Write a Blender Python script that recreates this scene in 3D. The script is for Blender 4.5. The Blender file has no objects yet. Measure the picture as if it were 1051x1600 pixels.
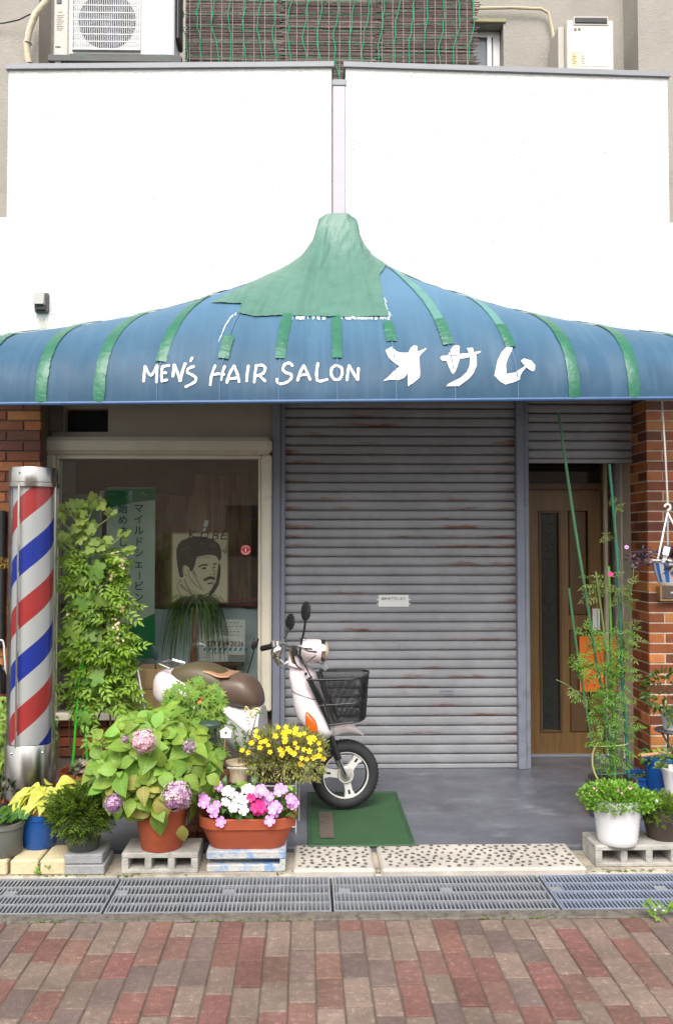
import bpy, bmesh, math, random
import numpy as np
from mathutils import Vector, Matrix, Euler, geometry
from mathutils.bvhtree import BVHTree
random.seed(11); np.random.seed(11)
SC = bpy.context.scene
COL = SC.collection
R = math.radians
# ------------------------------------------------------------------ camera
FPX = 1350.0
CAMZ = 1.6
cd = bpy.data.cameras.new('camera'); cam = bpy.data.objects.new('camera', cd); COL.objects.link(cam)
cd.sensor_fit = 'AUTO'; cd.sensor_width = 36.0; cd.lens = FPX / 1600 * 36.0
cd.shift_x = 19.0 / 1600; cd.clip_start = 0.05; cd.clip_end = 600
cam.location = (0, 0, CAMZ); cam.rotation_euler = (R(90 + 2.12), 0, R(-1.2))
SC.camera = cam
CR = cam.rotation_euler.to_matrix()
# ------------------------------------------------------------------ sky, sun, exposure
w = bpy.data.worlds.new('World'); SC.world = w; w.use_nodes = True
nt = w.node_tree; nt.nodes.clear()
sky = nt.nodes.new('ShaderNodeTexSky'); sky.sky_type = 'NISHITA'; sky.sun_disc = False
sky.sun_elevation = R(50); sky.sun_rotation = R(188); sky.dust_density = 3.5; sky.air_density = 1.2
hs = nt.nodes.new('ShaderNodeHueSaturation'); hs.inputs['Saturation'].default_value = 0.25
bg = nt.nodes.new('ShaderNodeBackground'); bg.inputs['Strength'].default_value = 0.15
wo = nt.nodes.new('ShaderNodeOutputWorld')
nt.links.new(sky.outputs[0], hs.inputs['Color']); nt.links.new(hs.outputs[0], bg.inputs['Color']); nt.links.new(bg.outputs[0], wo.inputs['Surface'])
sl = bpy.data.lights.new('sun', 'SUN'); sun = bpy.data.objects.new('sun', sl); COL.objects.link(sun)
sl.energy = 1.05; sl.angle = R(30); sl.color = (1.0, 0.955, 0.89)
sun.location = (-1, -6, 9)
_sd = Vector((math.sin(R(188)) * math.cos(R(50)), math.cos(R(188)) * math.cos(R(50)), math.sin(R(50))))
sun.rotation_euler = _sd.to_track_quat('Z', 'Y').to_euler()
vs = SC.view_settings
vs.view_transform = 'Standard'; vs.look = 'None'; vs.gamma = 1.0; vs.use_curve_mapping = False; vs.exposure = 1.1
SC.cycles.max_bounces = 8; SC.cycles.transparent_max_bounces = 16; SC.cycles.use_denoising = True
SC.cycles.caustics_reflective = False; SC.cycles.caustics_refractive = False

# ------------------------------------------------------------------ helpers
def ray(px, py):
    return CR @ Vector(((px - 525.5 + 19.0) / FPX, -(py - 800.0) / FPX, -1.0))
def at(px, py, Y):                      # the point seen there at depth Y
    d = ray(px, py); t = Y / d.y
    return Vector((d.x * t, Y, CAMZ + d.z * t))
def gr(px, py, z):                      # the point seen there at height z
    d = ray(px, py); t = (z - CAMZ) / d.z
    return Vector((d.x * t, d.y * t, z))
def X(px, Y, py=1000): return at(px, py, Y).x
def Zh(py, Y, px=525): return at(px, py, Y).z

class MB:
    def __init__(s): s.v = []; s.f = []; s.m = []; s.mi = 0
    def add(s, vs, fs):
        o = len(s.v); s.v += [tuple(v) for v in vs]
        for f in fs: s.f.append(tuple(i + o for i in f)); s.m.append(s.mi)
        return s
    def box(s, c, size, rot=None, b=0.0):
        h = [max(x / 2, 1e-5) for x in size]; c = Vector(c)
        b = min(b, min(h) * .9)
        M = rot if rot is not None else Matrix.Identity(3)
        if b <= 0:
            V = [c + M @ Vector((sx * h[0], sy * h[1], sz * h[2])) for sx in (-1, 1) for sy in (-1, 1) for sz in (-1, 1)]
            return s.add(V, [(0, 1, 3, 2), (4, 6, 7, 5), (0, 4, 5, 1), (2, 3, 7, 6), (0, 2, 6, 4), (1, 5, 7, 3)])
        V = []; idx = {}
        for sx in (-1, 1):
            for sy in (-1, 1):
                for sz in (-1, 1):
                    for a in range(3):
                        p = [sx * (h[0] - b), sy * (h[1] - b), sz * (h[2] - b)]
                        p[a] = (sx, sy, sz)[a] * h[a]
                        idx[(sx, sy, sz, a)] = len(V); V.append(c + M @ Vector(p))
        F = []
        for a in range(3):
            u, w_ = (a + 1) % 3, (a + 2) % 3
            for sg in (-1, 1):
                q = []
                for (p, r) in ((-1, -1), (1, -1), (1, 1), (-1, 1)):
                    k = [0, 0, 0]; k[a] = sg; k[u] = p; k[w_] = r; q.append(idx[(k[0], k[1], k[2], a)])
                F.append(q if sg > 0 else q[::-1])
        for a in range(3):
            u, w_ = (a + 1) % 3, (a + 2) % 3
            for p in (-1, 1):
                for r in (-1, 1):
                    k0 = [0, 0, 0]; k1 = [0, 0, 0]
                    k0[a] = -1; k1[a] = 1; k0[u] = k1[u] = p; k0[w_] = k1[w_] = r
                    q = [idx[(*k0, u)], idx[(*k1, u)], idx[(*k1, w_)], idx[(*k0, w_)]]
                    F.append(q if p * r > 0 else q[::-1])
        for sx in (-1, 1):
            for sy in (-1, 1):
                for sz in (-1, 1):
                    q = [idx[(sx, sy, sz, a)] for a in range(3)]
                    F.append(q if sx * sy * sz > 0 else q[::-1])
        return s.add(V, F)
    def bx(s, x0, x1, y0, y1, z0, z1, b=0.0):
        return s.box(((x0 + x1) / 2, (y0 + y1) / 2, (z0 + z1) / 2), (abs(x1 - x0), abs(y1 - y0), abs(z1 - z0)), None, b)
    def ring(s, rings, caps=True, closed=True):
        n = len(rings[0]); o = len(s.v)
        for r_ in rings: s.v += [tuple(p) for p in r_]
        for i in range(len(rings) - 1):
            for j in range(n if closed else n - 1):
                a = o + i * n + j; b_ = o + i * n + (j + 1) % n
                s.f.append((a, b_, b_ + n, a + n)); s.m.append(s.mi)
        if caps:
            s.f.append(tuple(o + j for j in range(n))[::-1]); s.m.append(s.mi)
            s.f.append(tuple(o + (len(rings) - 1) * n + j for j in range(n))); s.m.append(s.mi)
        return s
    def lathe(s, prof, c=(0, 0, 0), seg=28, axis=None, caps=True, sx=1.0, sy=1.0):
        c = Vector(c); M = Matrix.Identity(3) if axis is None else Vector(axis).normalized().to_track_quat('Z', 'X').to_matrix()
        return s.ring([[c + M @ Vector((r_ * sx * math.cos(2 * math.pi * k / seg), r_ * sy * math.sin(2 * math.pi * k / seg), z)) for k in range(seg)] for r_, z in prof], caps)
    def tube(s, pts, r=0.01, seg=8, caps=True):
        P = [Vector(p) for p in pts]; n = len(P)
        rr = r if isinstance(r, (list, tuple)) else [r] * n
        T = [(P[min(i + 1, n - 1)] - P[max(i - 1, 0)]).normalized() for i in range(n)]
        up = Vector((0, 0, 1)) if abs(T[0].z) < .9 else Vector((1, 0, 0))
        u = T[0].cross(up).normalized(); rings = []
        for i in range(n):
            u = (u - T[i] * u.dot(T[i])).normalized(); v = T[i].cross(u)
            rings.append([P[i] + (u * math.cos(2 * math.pi * k / seg) + v * math.sin(2 * math.pi * k / seg)) * rr[i] for k in range(seg)])
        return s.ring(rings, caps)
    def torus(s, c, axis, Rm, rm, seg=40, rs=12, flat=1.0):
        c = Vector(c); M = Vector(axis).normalized().to_track_quat('Z', 'X').to_matrix(); o = len(s.v)
        for i in range(seg):
            a = 2 * math.pi * i / seg
            for j in range(rs):
                b = 2 * math.pi * j / rs
                s.v.append(tuple(c + M @ Vector(((Rm + rm * math.cos(b)) * math.cos(a), (Rm + rm * math.cos(b)) * math.sin(a), rm * flat * math.sin(b)))))
        for i in range(seg):
            for j in range(rs):
                s.f.append((o + i * rs + j, o + ((i + 1) % seg) * rs + j, o + ((i + 1) % seg) * rs + (j + 1) % rs, o + i * rs + (j + 1) % rs)); s.m.append(s.mi)
        return s
    def prism(s, poly, d):               # 3D polygon pushed along d
        A = [Vector(p) for p in poly]; d = Vector(d); n = len(A)
        tri = geometry.tessellate_polygon([A]); o = len(s.v)
        s.v += [tuple(p) for p in A] + [tuple(p + d) for p in A]
        for t in tri:
            s.f.append(tuple(o + i for i in t)); s.m.append(s.mi)
            s.f.append(tuple(o + n + i for i in t[::-1])); s.m.append(s.mi)
        for i in range(n):
            s.f.append((o + i, o + (i + 1) % n, o + n + (i + 1) % n, o + n + i)); s.m.append(s.mi)
        return s
    def ell(s, c, r, seg=16, rings=10, M=None):
        c = Vector(c); M = M or Matrix.Identity(3)
        return s.ring([[c + M @ Vector((r[0] * math.sin(t) * math.cos(2 * math.pi * k / seg), r[1] * math.sin(t) * math.sin(2 * math.pi * k / seg), r[2] * math.cos(t))) for k in range(seg)] for t in [math.pi * (i + .02) / (rings - .0 + .04) for i in range(rings + 1)]])
    def mesh(s, name, mats, inv=None, smooth=35, recalc=True):
        me = bpy.data.meshes.new(name)
        V = s.v if inv is None else [tuple(inv @ Vector(v)) for v in s.v]
        me.from_pydata(V, [], s.f)
        for m in (mats if isinstance(mats, (list, tuple)) else [mats]): me.materials.append(m)
        if any(s.m): me.polygons.foreach_set('material_index', s.m)
        if recalc:
            bm = bmesh.new(); bm.from_mesh(me); bmesh.ops.recalc_face_normals(bm, faces=bm.faces); bm.to_mesh(me); bm.free()
        if smooth:
            me.polygons.foreach_set('use_smooth', [True] * len(me.polygons))
            me.set_sharp_from_angle(angle=R(smooth))
        me.update(); return me
    def build(s, name, mats, parent=None, smooth=35, recalc=True):
        inv = root_matrix(parent).inverted() if parent is not None else None
        o = bpy.data.objects.new(name, s.mesh(name, mats, inv, smooth, recalc)); COL.objects.link(o)
        if parent is not None: o.parent = parent
        return o
RM = {}
def root_matrix(p):
    M = Matrix.Identity(4)
    while p is not None:
        M = p.matrix_basis @ M; p = p.parent
    return M
def tag(o, label=None, cat=None, group=None, kind=None):
    if label: o['label'] = label
    if cat: o['category'] = cat
    if group: o['group'] = group
    if kind: o['kind'] = kind
    return o
def thing(name, label, cat, loc=(0, 0, 0), rz=0.0, group=None):
    o = bpy.data.objects.new(name, None); COL.objects.link(o); o.empty_display_size = .1
    o.location = loc; o.rotation_euler = (0, 0, rz); o.matrix_basis = Matrix.Translation(loc) @ Matrix.Rotation(rz, 4, 'Z')
    return tag(o, label, cat, group)
def inst(name, me, parent, M):           # a piece that shares its mesh; M is its world matrix
    o = bpy.data.objects.new(name, me); COL.objects.link(o)
    if parent is not None:
        o.parent = parent; o.matrix_basis = root_matrix(parent).inverted() @ M
    else: o.matrix_basis = M
    return o
def copy_tree(o, parent=None):
    c = o.copy(); COL.objects.link(c)
    if parent is not None: c.parent = parent
    for ch in list(o.children): copy_tree(ch, c)
    return c
# ------------------------------------------------------------------ materials
def lin(r, g, b):
    f = lambda c: (c / 255 / 12.92) if c / 255 <= .04045 else ((c / 255 + .055) / 1.055) ** 2.4
    return (f(r), f(g), f(b))
def mat(name, col, rough=.6, var=.15, scale=6.0, bump=.15, bscale=60.0, metal=0.0, col2=None, thr=(.45, .65), obj_rand=0.0, spec=.5, stretch=(1, 1, 1), coat=0.0, hue=0.0, bdist=.01, stain=None):
    m = bpy.data.materials.new(name); m.use_nodes = True; n = m.node_tree.nodes; l = m.node_tree.links
    P = n['Principled BSDF']; P.inputs['Roughness'].default_value = rough; P.inputs['Metallic'].default_value = metal
    P.inputs['Specular IOR Level'].default_value = spec; P.inputs['Coat Weight'].default_value = coat
    tc = n.new('ShaderNodeNewGeometry'); mp = n.new('ShaderNodeMapping'); mp.inputs['Scale'].default_value = stretch
    l.new(tc.outputs['Position'], mp.inputs['Vector'])
    nz = n.new('ShaderNodeTexNoise'); nz.inputs['Scale'].default_value = scale; nz.inputs['Detail'].default_value = 6; nz.inputs['Roughness'].default_value = .65
    l.new(mp.outputs[0], nz.inputs['Vector'])
    rp = n.new('ShaderNodeValToRGB'); rp.color_ramp.elements[0].position = .3; rp.color_ramp.elements[1].position = .7
    rp.color_ramp.elements[0].color = tuple(max(c * (1 - var), 0) for c in col) + (1,)
    rp.color_ramp.elements[1].color = tuple(min(c * (1 + var), 1) for c in col) + (1,)
    l.new(nz.outputs['Fac'], rp.inputs['Fac']); out = rp.outputs['Color']
    if col2:
        n2 = n.new('ShaderNodeTexNoise'); n2.inputs['Scale'].default_value = scale * 1.7; n2.inputs['Detail'].default_value = 8; n2.inputs['Roughness'].default_value = .7
        l.new(mp.outputs[0], n2.inputs['Vector'])
        r2 = n.new('ShaderNodeMapRange'); r2.inputs['From Min'].default_value = thr[0]; r2.inputs['From Max'].default_value = thr[1]
        l.new(n2.outputs['Fac'], r2.inputs['Value'])
        mx = n.new('ShaderNodeMix'); mx.data_type = 'RGBA'; l.new(r2.outputs[0], mx.inputs['Factor']); l.new(out, mx.inputs['A']); mx.inputs['B'].default_value = tuple(col2) + (1,)
        out = mx.outputs['Result']
    if stain:                      # broad dirt and wear: (scale, amount)
        ns = n.new('ShaderNodeTexNoise'); ns.inputs['Scale'].default_value = stain[0]; ns.inputs['Detail'].default_value = 7; ns.inputs['Roughness'].default_value = .68; l.new(tc.outputs['Position'], ns.inputs['Vector'])
        rs_ = n.new('ShaderNodeMapRange'); rs_.inputs['From Min'].default_value = .34; rs_.inputs['From Max'].default_value = .64; rs_.inputs['To Min'].default_value = 1 - stain[1]; rs_.inputs['To Max'].default_value = 1 + stain[1] * .35; l.new(ns.outputs['Fac'], rs_.inputs['Value'])
        sv = n.new('ShaderNodeHueSaturation'); l.new(out, sv.inputs['Color']); l.new(rs_.outputs[0], sv.inputs['Value']); out = sv.outputs['Color']
    if obj_rand or hue:
        oi = n.new('ShaderNodeObjectInfo'); hv = n.new('ShaderNodeHueSaturation')
        mr = n.new('ShaderNodeMapRange'); mr.inputs['To Min'].default_value = 1 - obj_rand; mr.inputs['To Max'].default_value = 1 + obj_rand
        l.new(oi.outputs['Random'], mr.inputs['Value']); l.new(mr.outputs[0], hv.inputs['Value'])
        if hue:
            ma = n.new('ShaderNodeMath'); ma.operation = 'MULTIPLY'; ma.inputs[1].default_value = 7.31; l.new(oi.outputs['Random'], ma.inputs[0])
            fr = n.new('ShaderNodeMath'); fr.operation = 'FRACT'; l.new(ma.outputs[0], fr.inputs[0])
            mh = n.new('ShaderNodeMapRange'); mh.inputs['To Min'].default_value = .5 - hue; mh.inputs['To Max'].default_value = .5 + hue
            l.new(fr.outputs[0], mh.inputs['Value']); l.new(mh.outputs[0], hv.inputs['Hue'])
        l.new(out, hv.inputs['Color']); out = hv.outputs['Color']
    l.new(out, P.inputs['Base Color'])
    if bump:
        n3 = n.new('ShaderNodeTexNoise'); n3.inputs['Scale'].default_value = bscale; n3.inputs['Detail'].default_value = 4
        l.new(mp.outputs[0], n3.inputs['Vector'])
        bp = n.new('ShaderNodeBump'); bp.inputs['Strength'].default_value = bump; bp.inputs['Distance'].default_value = bdist
        l.new(n3.outputs['Fac'], bp.inputs['Height']); l.new(bp.outputs[0], P.inputs['Normal'])
    m['out'] = 1
    return m
def leafmat(name, col, trans=.35, var=.25, rough=.45, hue=.02, spot=None, veins=False):
    m = mat(name, col, rough, var, 9.0, .12, 40.0, obj_rand=.22, hue=hue, spec=.35, col2=spot, thr=(.6, .72))
    n = m.node_tree.nodes; l = m.node_tree.links; P = n['Principled BSDF']; src = P.inputs['Base Color'].links[0].from_socket
    if veins:                      # midrib and side veins drawn in the leaf's own coordinates
        tc = n.new('ShaderNodeTexCoord'); so = n.new('ShaderNodeSeparateXYZ'); l.new(tc.outputs['Object'], so.inputs[0])
        def M_(op, a, b=None):
            q = n.new('ShaderNodeMath'); q.operation = op
            for i, v in enumerate((a, b)):
                if v is None: continue
                if isinstance(v, (int, float)): q.inputs[i].default_value = v
                else: l.new(v, q.inputs[i])
            return q.outputs[0]
        ay = M_('ABSOLUTE', so.outputs['Y']); u = M_('FRACT', M_('MULTIPLY', M_('SUBTRACT', so.outputs['X'], M_('MULTIPLY', ay, .75)), 8.0))
        side = M_('LESS_THAN', M_('ABSOLUTE', M_('SUBTRACT', u, .5)), .07); mid = M_('LESS_THAN', ay, .014)
        vv = M_('MAXIMUM', M_('MULTIPLY', side, .45), mid); hb = M_('ABSOLUTE', M_('SUBTRACT', u, .5))
        mxv = n.new('ShaderNodeMix'); mxv.data_type = 'RGBA'; l.new(M_('MULTIPLY', vv, .55), mxv.inputs['Factor']); l.new(src, mxv.inputs['A']); mxv.inputs['B'].default_value = tuple(min(1, c * 1.5) for c in col) + (1,)
        src = mxv.outputs['Result']; l.new(src, P.inputs['Base Color'])
        bpn = n.new('ShaderNodeBump'); bpn.inputs['Strength'].default_value = .5; bpn.inputs['Distance'].default_value = .004; l.new(hb, bpn.inputs['Height']); l.new(bpn.outputs[0], P.inputs['Normal'])
    tr = n.new('ShaderNodeBsdfTranslucent'); mx = n.new('ShaderNodeMixShader'); mx.inputs[0].default_value = trans
    br = n.new('ShaderNodeHueSaturation'); br.inputs['Value'].default_value = 1.4; br.inputs['Saturation'].default_value = 1.1; l.new(src, br.inputs['Color'])
    l.new(br.outputs[0], tr.inputs['Color']); l.new(P.outputs[0], mx.inputs[1]); l.new(tr.outputs[0], mx.inputs[2])
    l.new(mx.outputs[0], n['Material Output'].inputs['Surface'])
    return m
def glassmat(name, tint=(.9, .93, .92), refl=1.0, rough=.01):
    m = bpy.data.materials.new(name); m.use_nodes = True; n = m.node_tree.nodes; l = m.node_tree.links
    n.remove(n['Principled BSDF'])
    t = n.new('ShaderNodeBsdfTransparent'); t.inputs[0].default_value = tuple(tint) + (1,)
    g = n.new('ShaderNodeBsdfGlossy'); g.inputs['Roughness'].default_value = rough; g.inputs['Color'].default_value = (.95, .97, 1, 1)
    f = n.new('ShaderNodeFresnel'); f.inputs['IOR'].default_value = 1.5
    mu = n.new('ShaderNodeMath'); mu.operation = 'MULTIPLY'; mu.inputs[1].default_value = refl; l.new(f.outputs[0], mu.inputs[0])
    mx = n.new('ShaderNodeMixShader'); l.new(mu.outputs[0], mx.inputs[0]); l.new(t.outputs[0], mx.inputs[1]); l.new(g.outputs[0], mx.inputs[2])
    l.new(mx.outputs[0], n['Material Output'].inputs['Surface']); return m
# ------------------------------------------------------------------ leaves
def leaf_ovate(L, W, fold=.3, curl=.35, seg=5, pw=.75):
    V = []; F = []
    for i in range(seg + 1):
        t = i / seg; wd = W / 2 * math.sin(math.pi * min(max(t, .02), .985) ** pw); z = -curl * L * t * t + .08 * L * math.sin(math.pi * t)
        x = L * t * (1 - .12 * curl * t)
        V += [(x, -wd, z + fold * wd), (x, 0, z), (x, wd, z + fold * wd)]
    for i in range(seg):
        a = i * 3
        F += [(a, a + 3, a + 4), (a, a + 4, a + 1), (a + 1, a + 4, a + 5), (a + 1, a + 5, a + 2)]
    return V, F
def leaf_fan(L, lobes=5, depth=.5, spread=250, sharp=True, cup=.12):
    V = [(0, 0, 0)]; F = []; n = lobes * 2 - 1
    pts = []
    for i in range(lobes):
        a = R(-spread / 2 + spread * i / (lobes - 1)); k = 1 - .35 * abs(i - (lobes - 1) / 2) / ((lobes - 1) / 2)
        if sharp: pts += [(a, L * k)]
        else: pts += [(a - R(spread / lobes * .28), L * k * .92), (a, L * k), (a + R(spread / lobes * .28), L * k * .92)]
        if i < lobes - 1: pts.append((a + R(spread / (lobes - 1) / 2), L * depth * k))
    for a, r_ in pts: V.append((r_ * math.cos(a), r_ * math.sin(a), -cup * r_ * r_ / L + random.uniform(-.05, .05) * L))
    for i in range(1, len(pts)): F.append((0, i, i + 1))
    return V, F
def leaf_pinnate(L, pairs=3, ll=.4, lw=.12, droop=.25):
    V = []; F = []
    def lf(x, y, a, l_, z):
        o = len(V); ca, sa = math.cos(a), math.sin(a); wd = lw * L / 2
        for (u, v, h) in ((0, 0, 0), (l_ * .45, wd, .04 * L), (l_, 0, -.08 * L), (l_ * .45, -wd, .04 * L)): V.append((x + u * ca - v * sa, y + u * sa + v * ca, z + h))
        F.extend([(o, o + 3, o + 2), (o, o + 2, o + 1)])
    for i in range(pairs):
        x = L * .75 * (i + 1) / (pairs + .4); z = -droop * L * (x / L) ** 2
        for s_ in (-1, 1): lf(x, 0, s_ * R(52), ll * L * (1 - .12 * i), z)
    lf(L * .7, 0, 0, ll * L * 1.1, -droop * L * .5)
    o = len(V); V += [(0, -.006 * L, 0), (0, .006 * L, 0), (L * .75, 0, -droop * L * .55)]; F.append((o, o + 2, o + 1))
    return V, F
def leaf_small(L, W):
    return [(0, 0, 0), (L * .5, W / 2, .1 * L), (L, 0, -.05 * L), (L * .5, -W / 2, .1 * L)], [(0, 3, 2), (0, 2, 1)]
def leaf_me(name, vf, m):
    me = bpy.data.meshes.new(name); me.from_pydata(vf[0], [], vf[1]); me.materials.append(m)
    me.polygons.foreach_set('use_smooth', [True] * len(me.polygons)); me.update(); return me
def frame(p, d, up=None, s=1.0, roll=0.0):
    d = Vector(d).normalized(); up = Vector(up) if up is not None else Vector((0, 0, 1))
    y = up.cross(d)
    if y.length < 1e-3: y = Vector((1, 0, 0)).cross(d)
    y.normalize(); z = d.cross(y)
    M = Matrix((d, y, z)).transposed().to_4x4()
    if roll: M = M @ Matrix.Rotation(roll, 4, 'X')
    return Matrix.Translation(p) @ M @ Matrix.Scale(s, 4)
def scatter(name, vf, mats, frames, parent, kind=None):   # many small leaves joined into one part
    bv = np.array(vf[0], float); bf = np.array(vf[1], int)
    Ms = np.array([np.array(M) for M in frames]); inv = np.array(root_matrix(parent).inverted()) if parent is not None else np.eye(4)
    Ms = inv @ Ms
    V = np.einsum('nij,vj->nvi', Ms[:, :3, :3], bv) + Ms[:, None, :3, 3]
    N, nv = V.shape[:2]; F = (bf[None] + (np.arange(N) * nv)[:, None, None]).reshape(-1, 3); V = V.reshape(-1, 3)
    me = bpy.data.meshes.new(name); me.vertices.add(len(V)); me.vertices.foreach_set('co', V.ravel())
    me.loops.add(len(F) * 3); me.loops.foreach_set('vertex_index', F.ravel().astype(np.int32))
    me.polygons.add(len(F)); me.polygons.foreach_set('loop_start', np.arange(len(F), dtype=np.int32) * 3)
    ml = mats if isinstance(mats, (list, tuple)) else [mats]
    for m in ml: me.materials.append(m)
    if len(ml) > 1: me.polygons.foreach_set('material_index', np.repeat(np.random.randint(0, len(ml), N), len(bf)).astype(np.int32))
    me.update(calc_edges=True); me.validate()
    o = bpy.data.objects.new(name, me); COL.objects.link(o)
    if parent is not None: o.parent = parent
    if kind: o['kind'] = kind
    return o
def rnd(a, b): return random.uniform(a, b)
def rdir(): 
    v = Vector((random.gauss(0, 1), random.gauss(0, 1), random.gauss(0, 1))); return v.normalized()
def bush_frames(c, r, n, s=(.8, 1.2), shell=.45, up=.4, zmin=-1.0, clump=0):
    c = Vector(c); out = []
    cl = [rdir() * rnd(.5, .95) for _ in range(clump)]
    while len(out) < n:
        if clump:
            q = random.choice(cl) + rdir() * rnd(0, .45)
            if q.length > 1.1: continue
        else:
            q = rdir() * rnd(shell, 1) ** .6
        if q.z < zmin: continue
        p = c + Vector((q.x * r[0], q.y * r[1], q.z * r[2]))
        d = q.normalized() * .8 + rdir() * .6 + Vector((0, 0, up))
        out.append(frame(p, d, rdir() * .7 + Vector((0, 0, 1)), rnd(*s), rnd(-.6, .6)))
    return out
def text(s_, size, name='lettering', bold=.012):     # a flat text as mesh data, origin at its centre, in the XY plane
    cu = bpy.data.curves.new(name, 'FONT'); cu.body = s_; cu.size = size; cu.offset = size * bold; cu.align_x = 'CENTER'; cu.align_y = 'CENTER'
    o = bpy.data.objects.new(name, cu); COL.objects.link(o)
    dg = bpy.context.evaluated_depsgraph_get(); dg.update()
    me = bpy.data.meshes.new_from_object(o.evaluated_get(dg)); bpy.data.objects.remove(o); bpy.data.curves.remove(cu)
    return me
FACING = Matrix.Rotation(R(90), 4, 'X')                # XY plane turned upright to face -Y
def put_text(s_, size, p, m, parent, name='lettering', rot=0.0, sx=1.0):
    me = text(s_, size, name); me.materials.clear(); me.materials.append(m)
    return inst(name, me, parent, Matrix.Translation(p) @ FACING @ Matrix.Rotation(rot, 4, 'Z') @ Matrix.Diagonal((sx, 1, 1, 1)))
def stroke_poly(pts, w0, w1=None):                     # outline of a brush stroke in 2D
    w1 = w0 if w1 is None else w1; P = [Vector(p) for p in pts]; n = len(P); L = []; Rr = []
    for i in range(n):
        t = (P[min(i + 1, n - 1)] - P[max(i - 1, 0)]).normalized(); nn = Vector((-t.y, t.x)); wd = (w0 + (w1 - w0) * i / max(n - 1, 1)) / 2
        L.append(P[i] + nn * wd); Rr.append(P[i] - nn * wd)
    return L, Rr
def smooth_path(pts, k=4):
    P = [Vector(p) for p in pts]; out = []
    for i in range(len(P) - 1):
        p0 = P[max(i - 1, 0)]; p1 = P[i]; p2 = P[i + 1]; p3 = P[min(i + 2, len(P) - 1)]
        for j in range(k):
            t = j / k
            out.append(.5 * ((2 * p1) + (p2 - p0) * t + (2 * p0 - 5 * p1 + 4 * p2 - p3) * t * t + (3 * p1 - p0 - 3 * p2 + p3) * t ** 3))
    out.append(P[-1]); return out
# ------------------------------------------------------------------ main materials
M_white = mat('white_stucco', (.665, .65, .63), .85, .05, 2.5, 1.0, 40, col2=(.59, .572, .545), thr=(.55, .85), bdist=.012)
M_beige = mat('beige_render', (.32, .297, .26), .9, .10, 3.0, .5, 70, col2=(.29, .27, .235), thr=(.55, .8))
M_coping = mat('grey_metal_coping', lin(140, 141, 145), .5, .06, 4, .05)
M_steel = mat('painted_steel', lin(126, 130, 142), .45, .10, 5, .08, 30, col2=lin(104, 104, 112), thr=(.55, .75))
M_cream = mat('cream_frame', lin(218, 209, 189), .5, .06, 5, .06, 30, col2=lin(176, 165, 143), thr=(.6, .8))
M_panel = mat('grey_panel', lin(176, 166, 150), .7, .10, 5, .1, 30)
M_dark = mat('dark_void', (.012, .012, .012), .8, .2, 5, 0)
M_black = mat('black_plastic', (.015, .015, .016), .4, .2, 10, .05)
M_mortar = mat('mortar', lin(196, 180, 160), .9, .15, 20, .3, 90)
M_mortar_dark = mat('mortar_dark', lin(105, 92, 82), .9, .15, 20, .3, 90)
M_brick = [mat('brick_' + n_, c, .55, .16, 14, .25, 110, obj_rand=.14, hue=.006, stretch=(1, 1, 1), stain=(5, .25)) for n_, c in (('orange', lin(170, 98, 50)), ('brown', lin(136, 72, 38)), ('ochre', lin(182, 118, 62)), ('dark', lin(106, 56, 34)))]
M_conc = mat('porch_concrete', lin(97, 99, 107), .28, .20, 1.9, .12, 25, col2=lin(142, 144, 150), thr=(.55, .78), stretch=(1, 1.6, 1), stain=(3.2, .30))
M_margin = mat('margin_concrete', lin(172, 162, 147), .9, .15, 8, .3, 60, col2=lin(122, 112, 92), thr=(.5, .72), stain=(6, .35))
M_curb = mat('curb_concrete', lin(104, 97, 88), .95, .25, 14, .7, 90, col2=lin(66, 60, 52), thr=(.48, .66))
M_block = mat('concrete_block', lin(176, 172, 164), .95, .12, 12, .6, 120, col2=lin(132, 126, 116), thr=(.55, .75), stain=(9, .3))
M_galv = mat('galvanised', lin(142, 145, 150), .45, .15, 14, .1, 60, metal=.2)
M_galvblue = mat('galvanised_blue', lin(136, 144, 160), .45, .15, 14, .1, 60, metal=.2)
M_chrome = mat('chrome', (.72, .71, .70), .16, .08, 6, .02, metal=1.0)
M_alu = mat('white_aluminium', (.62, .62, .62), .4, .05, 5, .02)
M_paper = mat('white_paper', (.74, .73, .70), .8, .04, 6, .05)
M_ink = mat('dark_ink', (.02, .02, .022), .7, .1, 6, 0)
M_glass = glassmat('window_glass', (.92, .94, .92), 1.0)
M_clear = glassmat('clear_acrylic', (.93, .94, .94), .8)
M_asph = mat('street_asphalt', (.055, .053, .05), .95, .25, 6, .5, 90)
M_earth = mat('ground_earth', (.16, .14, .11), .95, .2, 3, .4, 40)

YSH = gr(620, 1200, .03).y; YD = gr(880, 1180, .03).y
YW = 5.62
FL = .03
# ------------------------------------------------------------------ ground, pavement, gutter, porch
YG0 = gr(525, 1424, 0).y; YG1 = gr(525, 1369, 0).y; YP = gr(525, 1437, 0).y
m = MB(); m.bx(-60, 60, YG1 - .004, 80, -.5, -.012); tag(m.build('ground', M_earth), kind='structure')
m = MB(); m.bx(-60, 60, -14, YP, -.5, -.009); tag(m.build('street', M_asph), kind='structure')
pav = MB().bx(-6, 6, 1.0, YP - .004, -.03, -.0055).build('pavement', mat('joint_sand', lin(92, 80, 70), .95, .2, 20, .3, 90)); tag(pav, kind='structure')
PM = [mat('paver_' + n_, c, .85, .16, 24, .7, 170, col2=c2, thr=(.53, .66), obj_rand=.13, hue=.008, stain=(2.6, .28)) for n_, c, c2 in
      (('red', lin(116, 79, 71), lin(138, 107, 97)), ('tan', lin(123, 104, 93), lin(150, 133, 120)), ('grey', lin(108, 91, 84), lin(128, 111, 102)), ('rose', lin(117, 86, 76), lin(144, 118, 106)))]
PW, PL = .0995, .198
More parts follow.
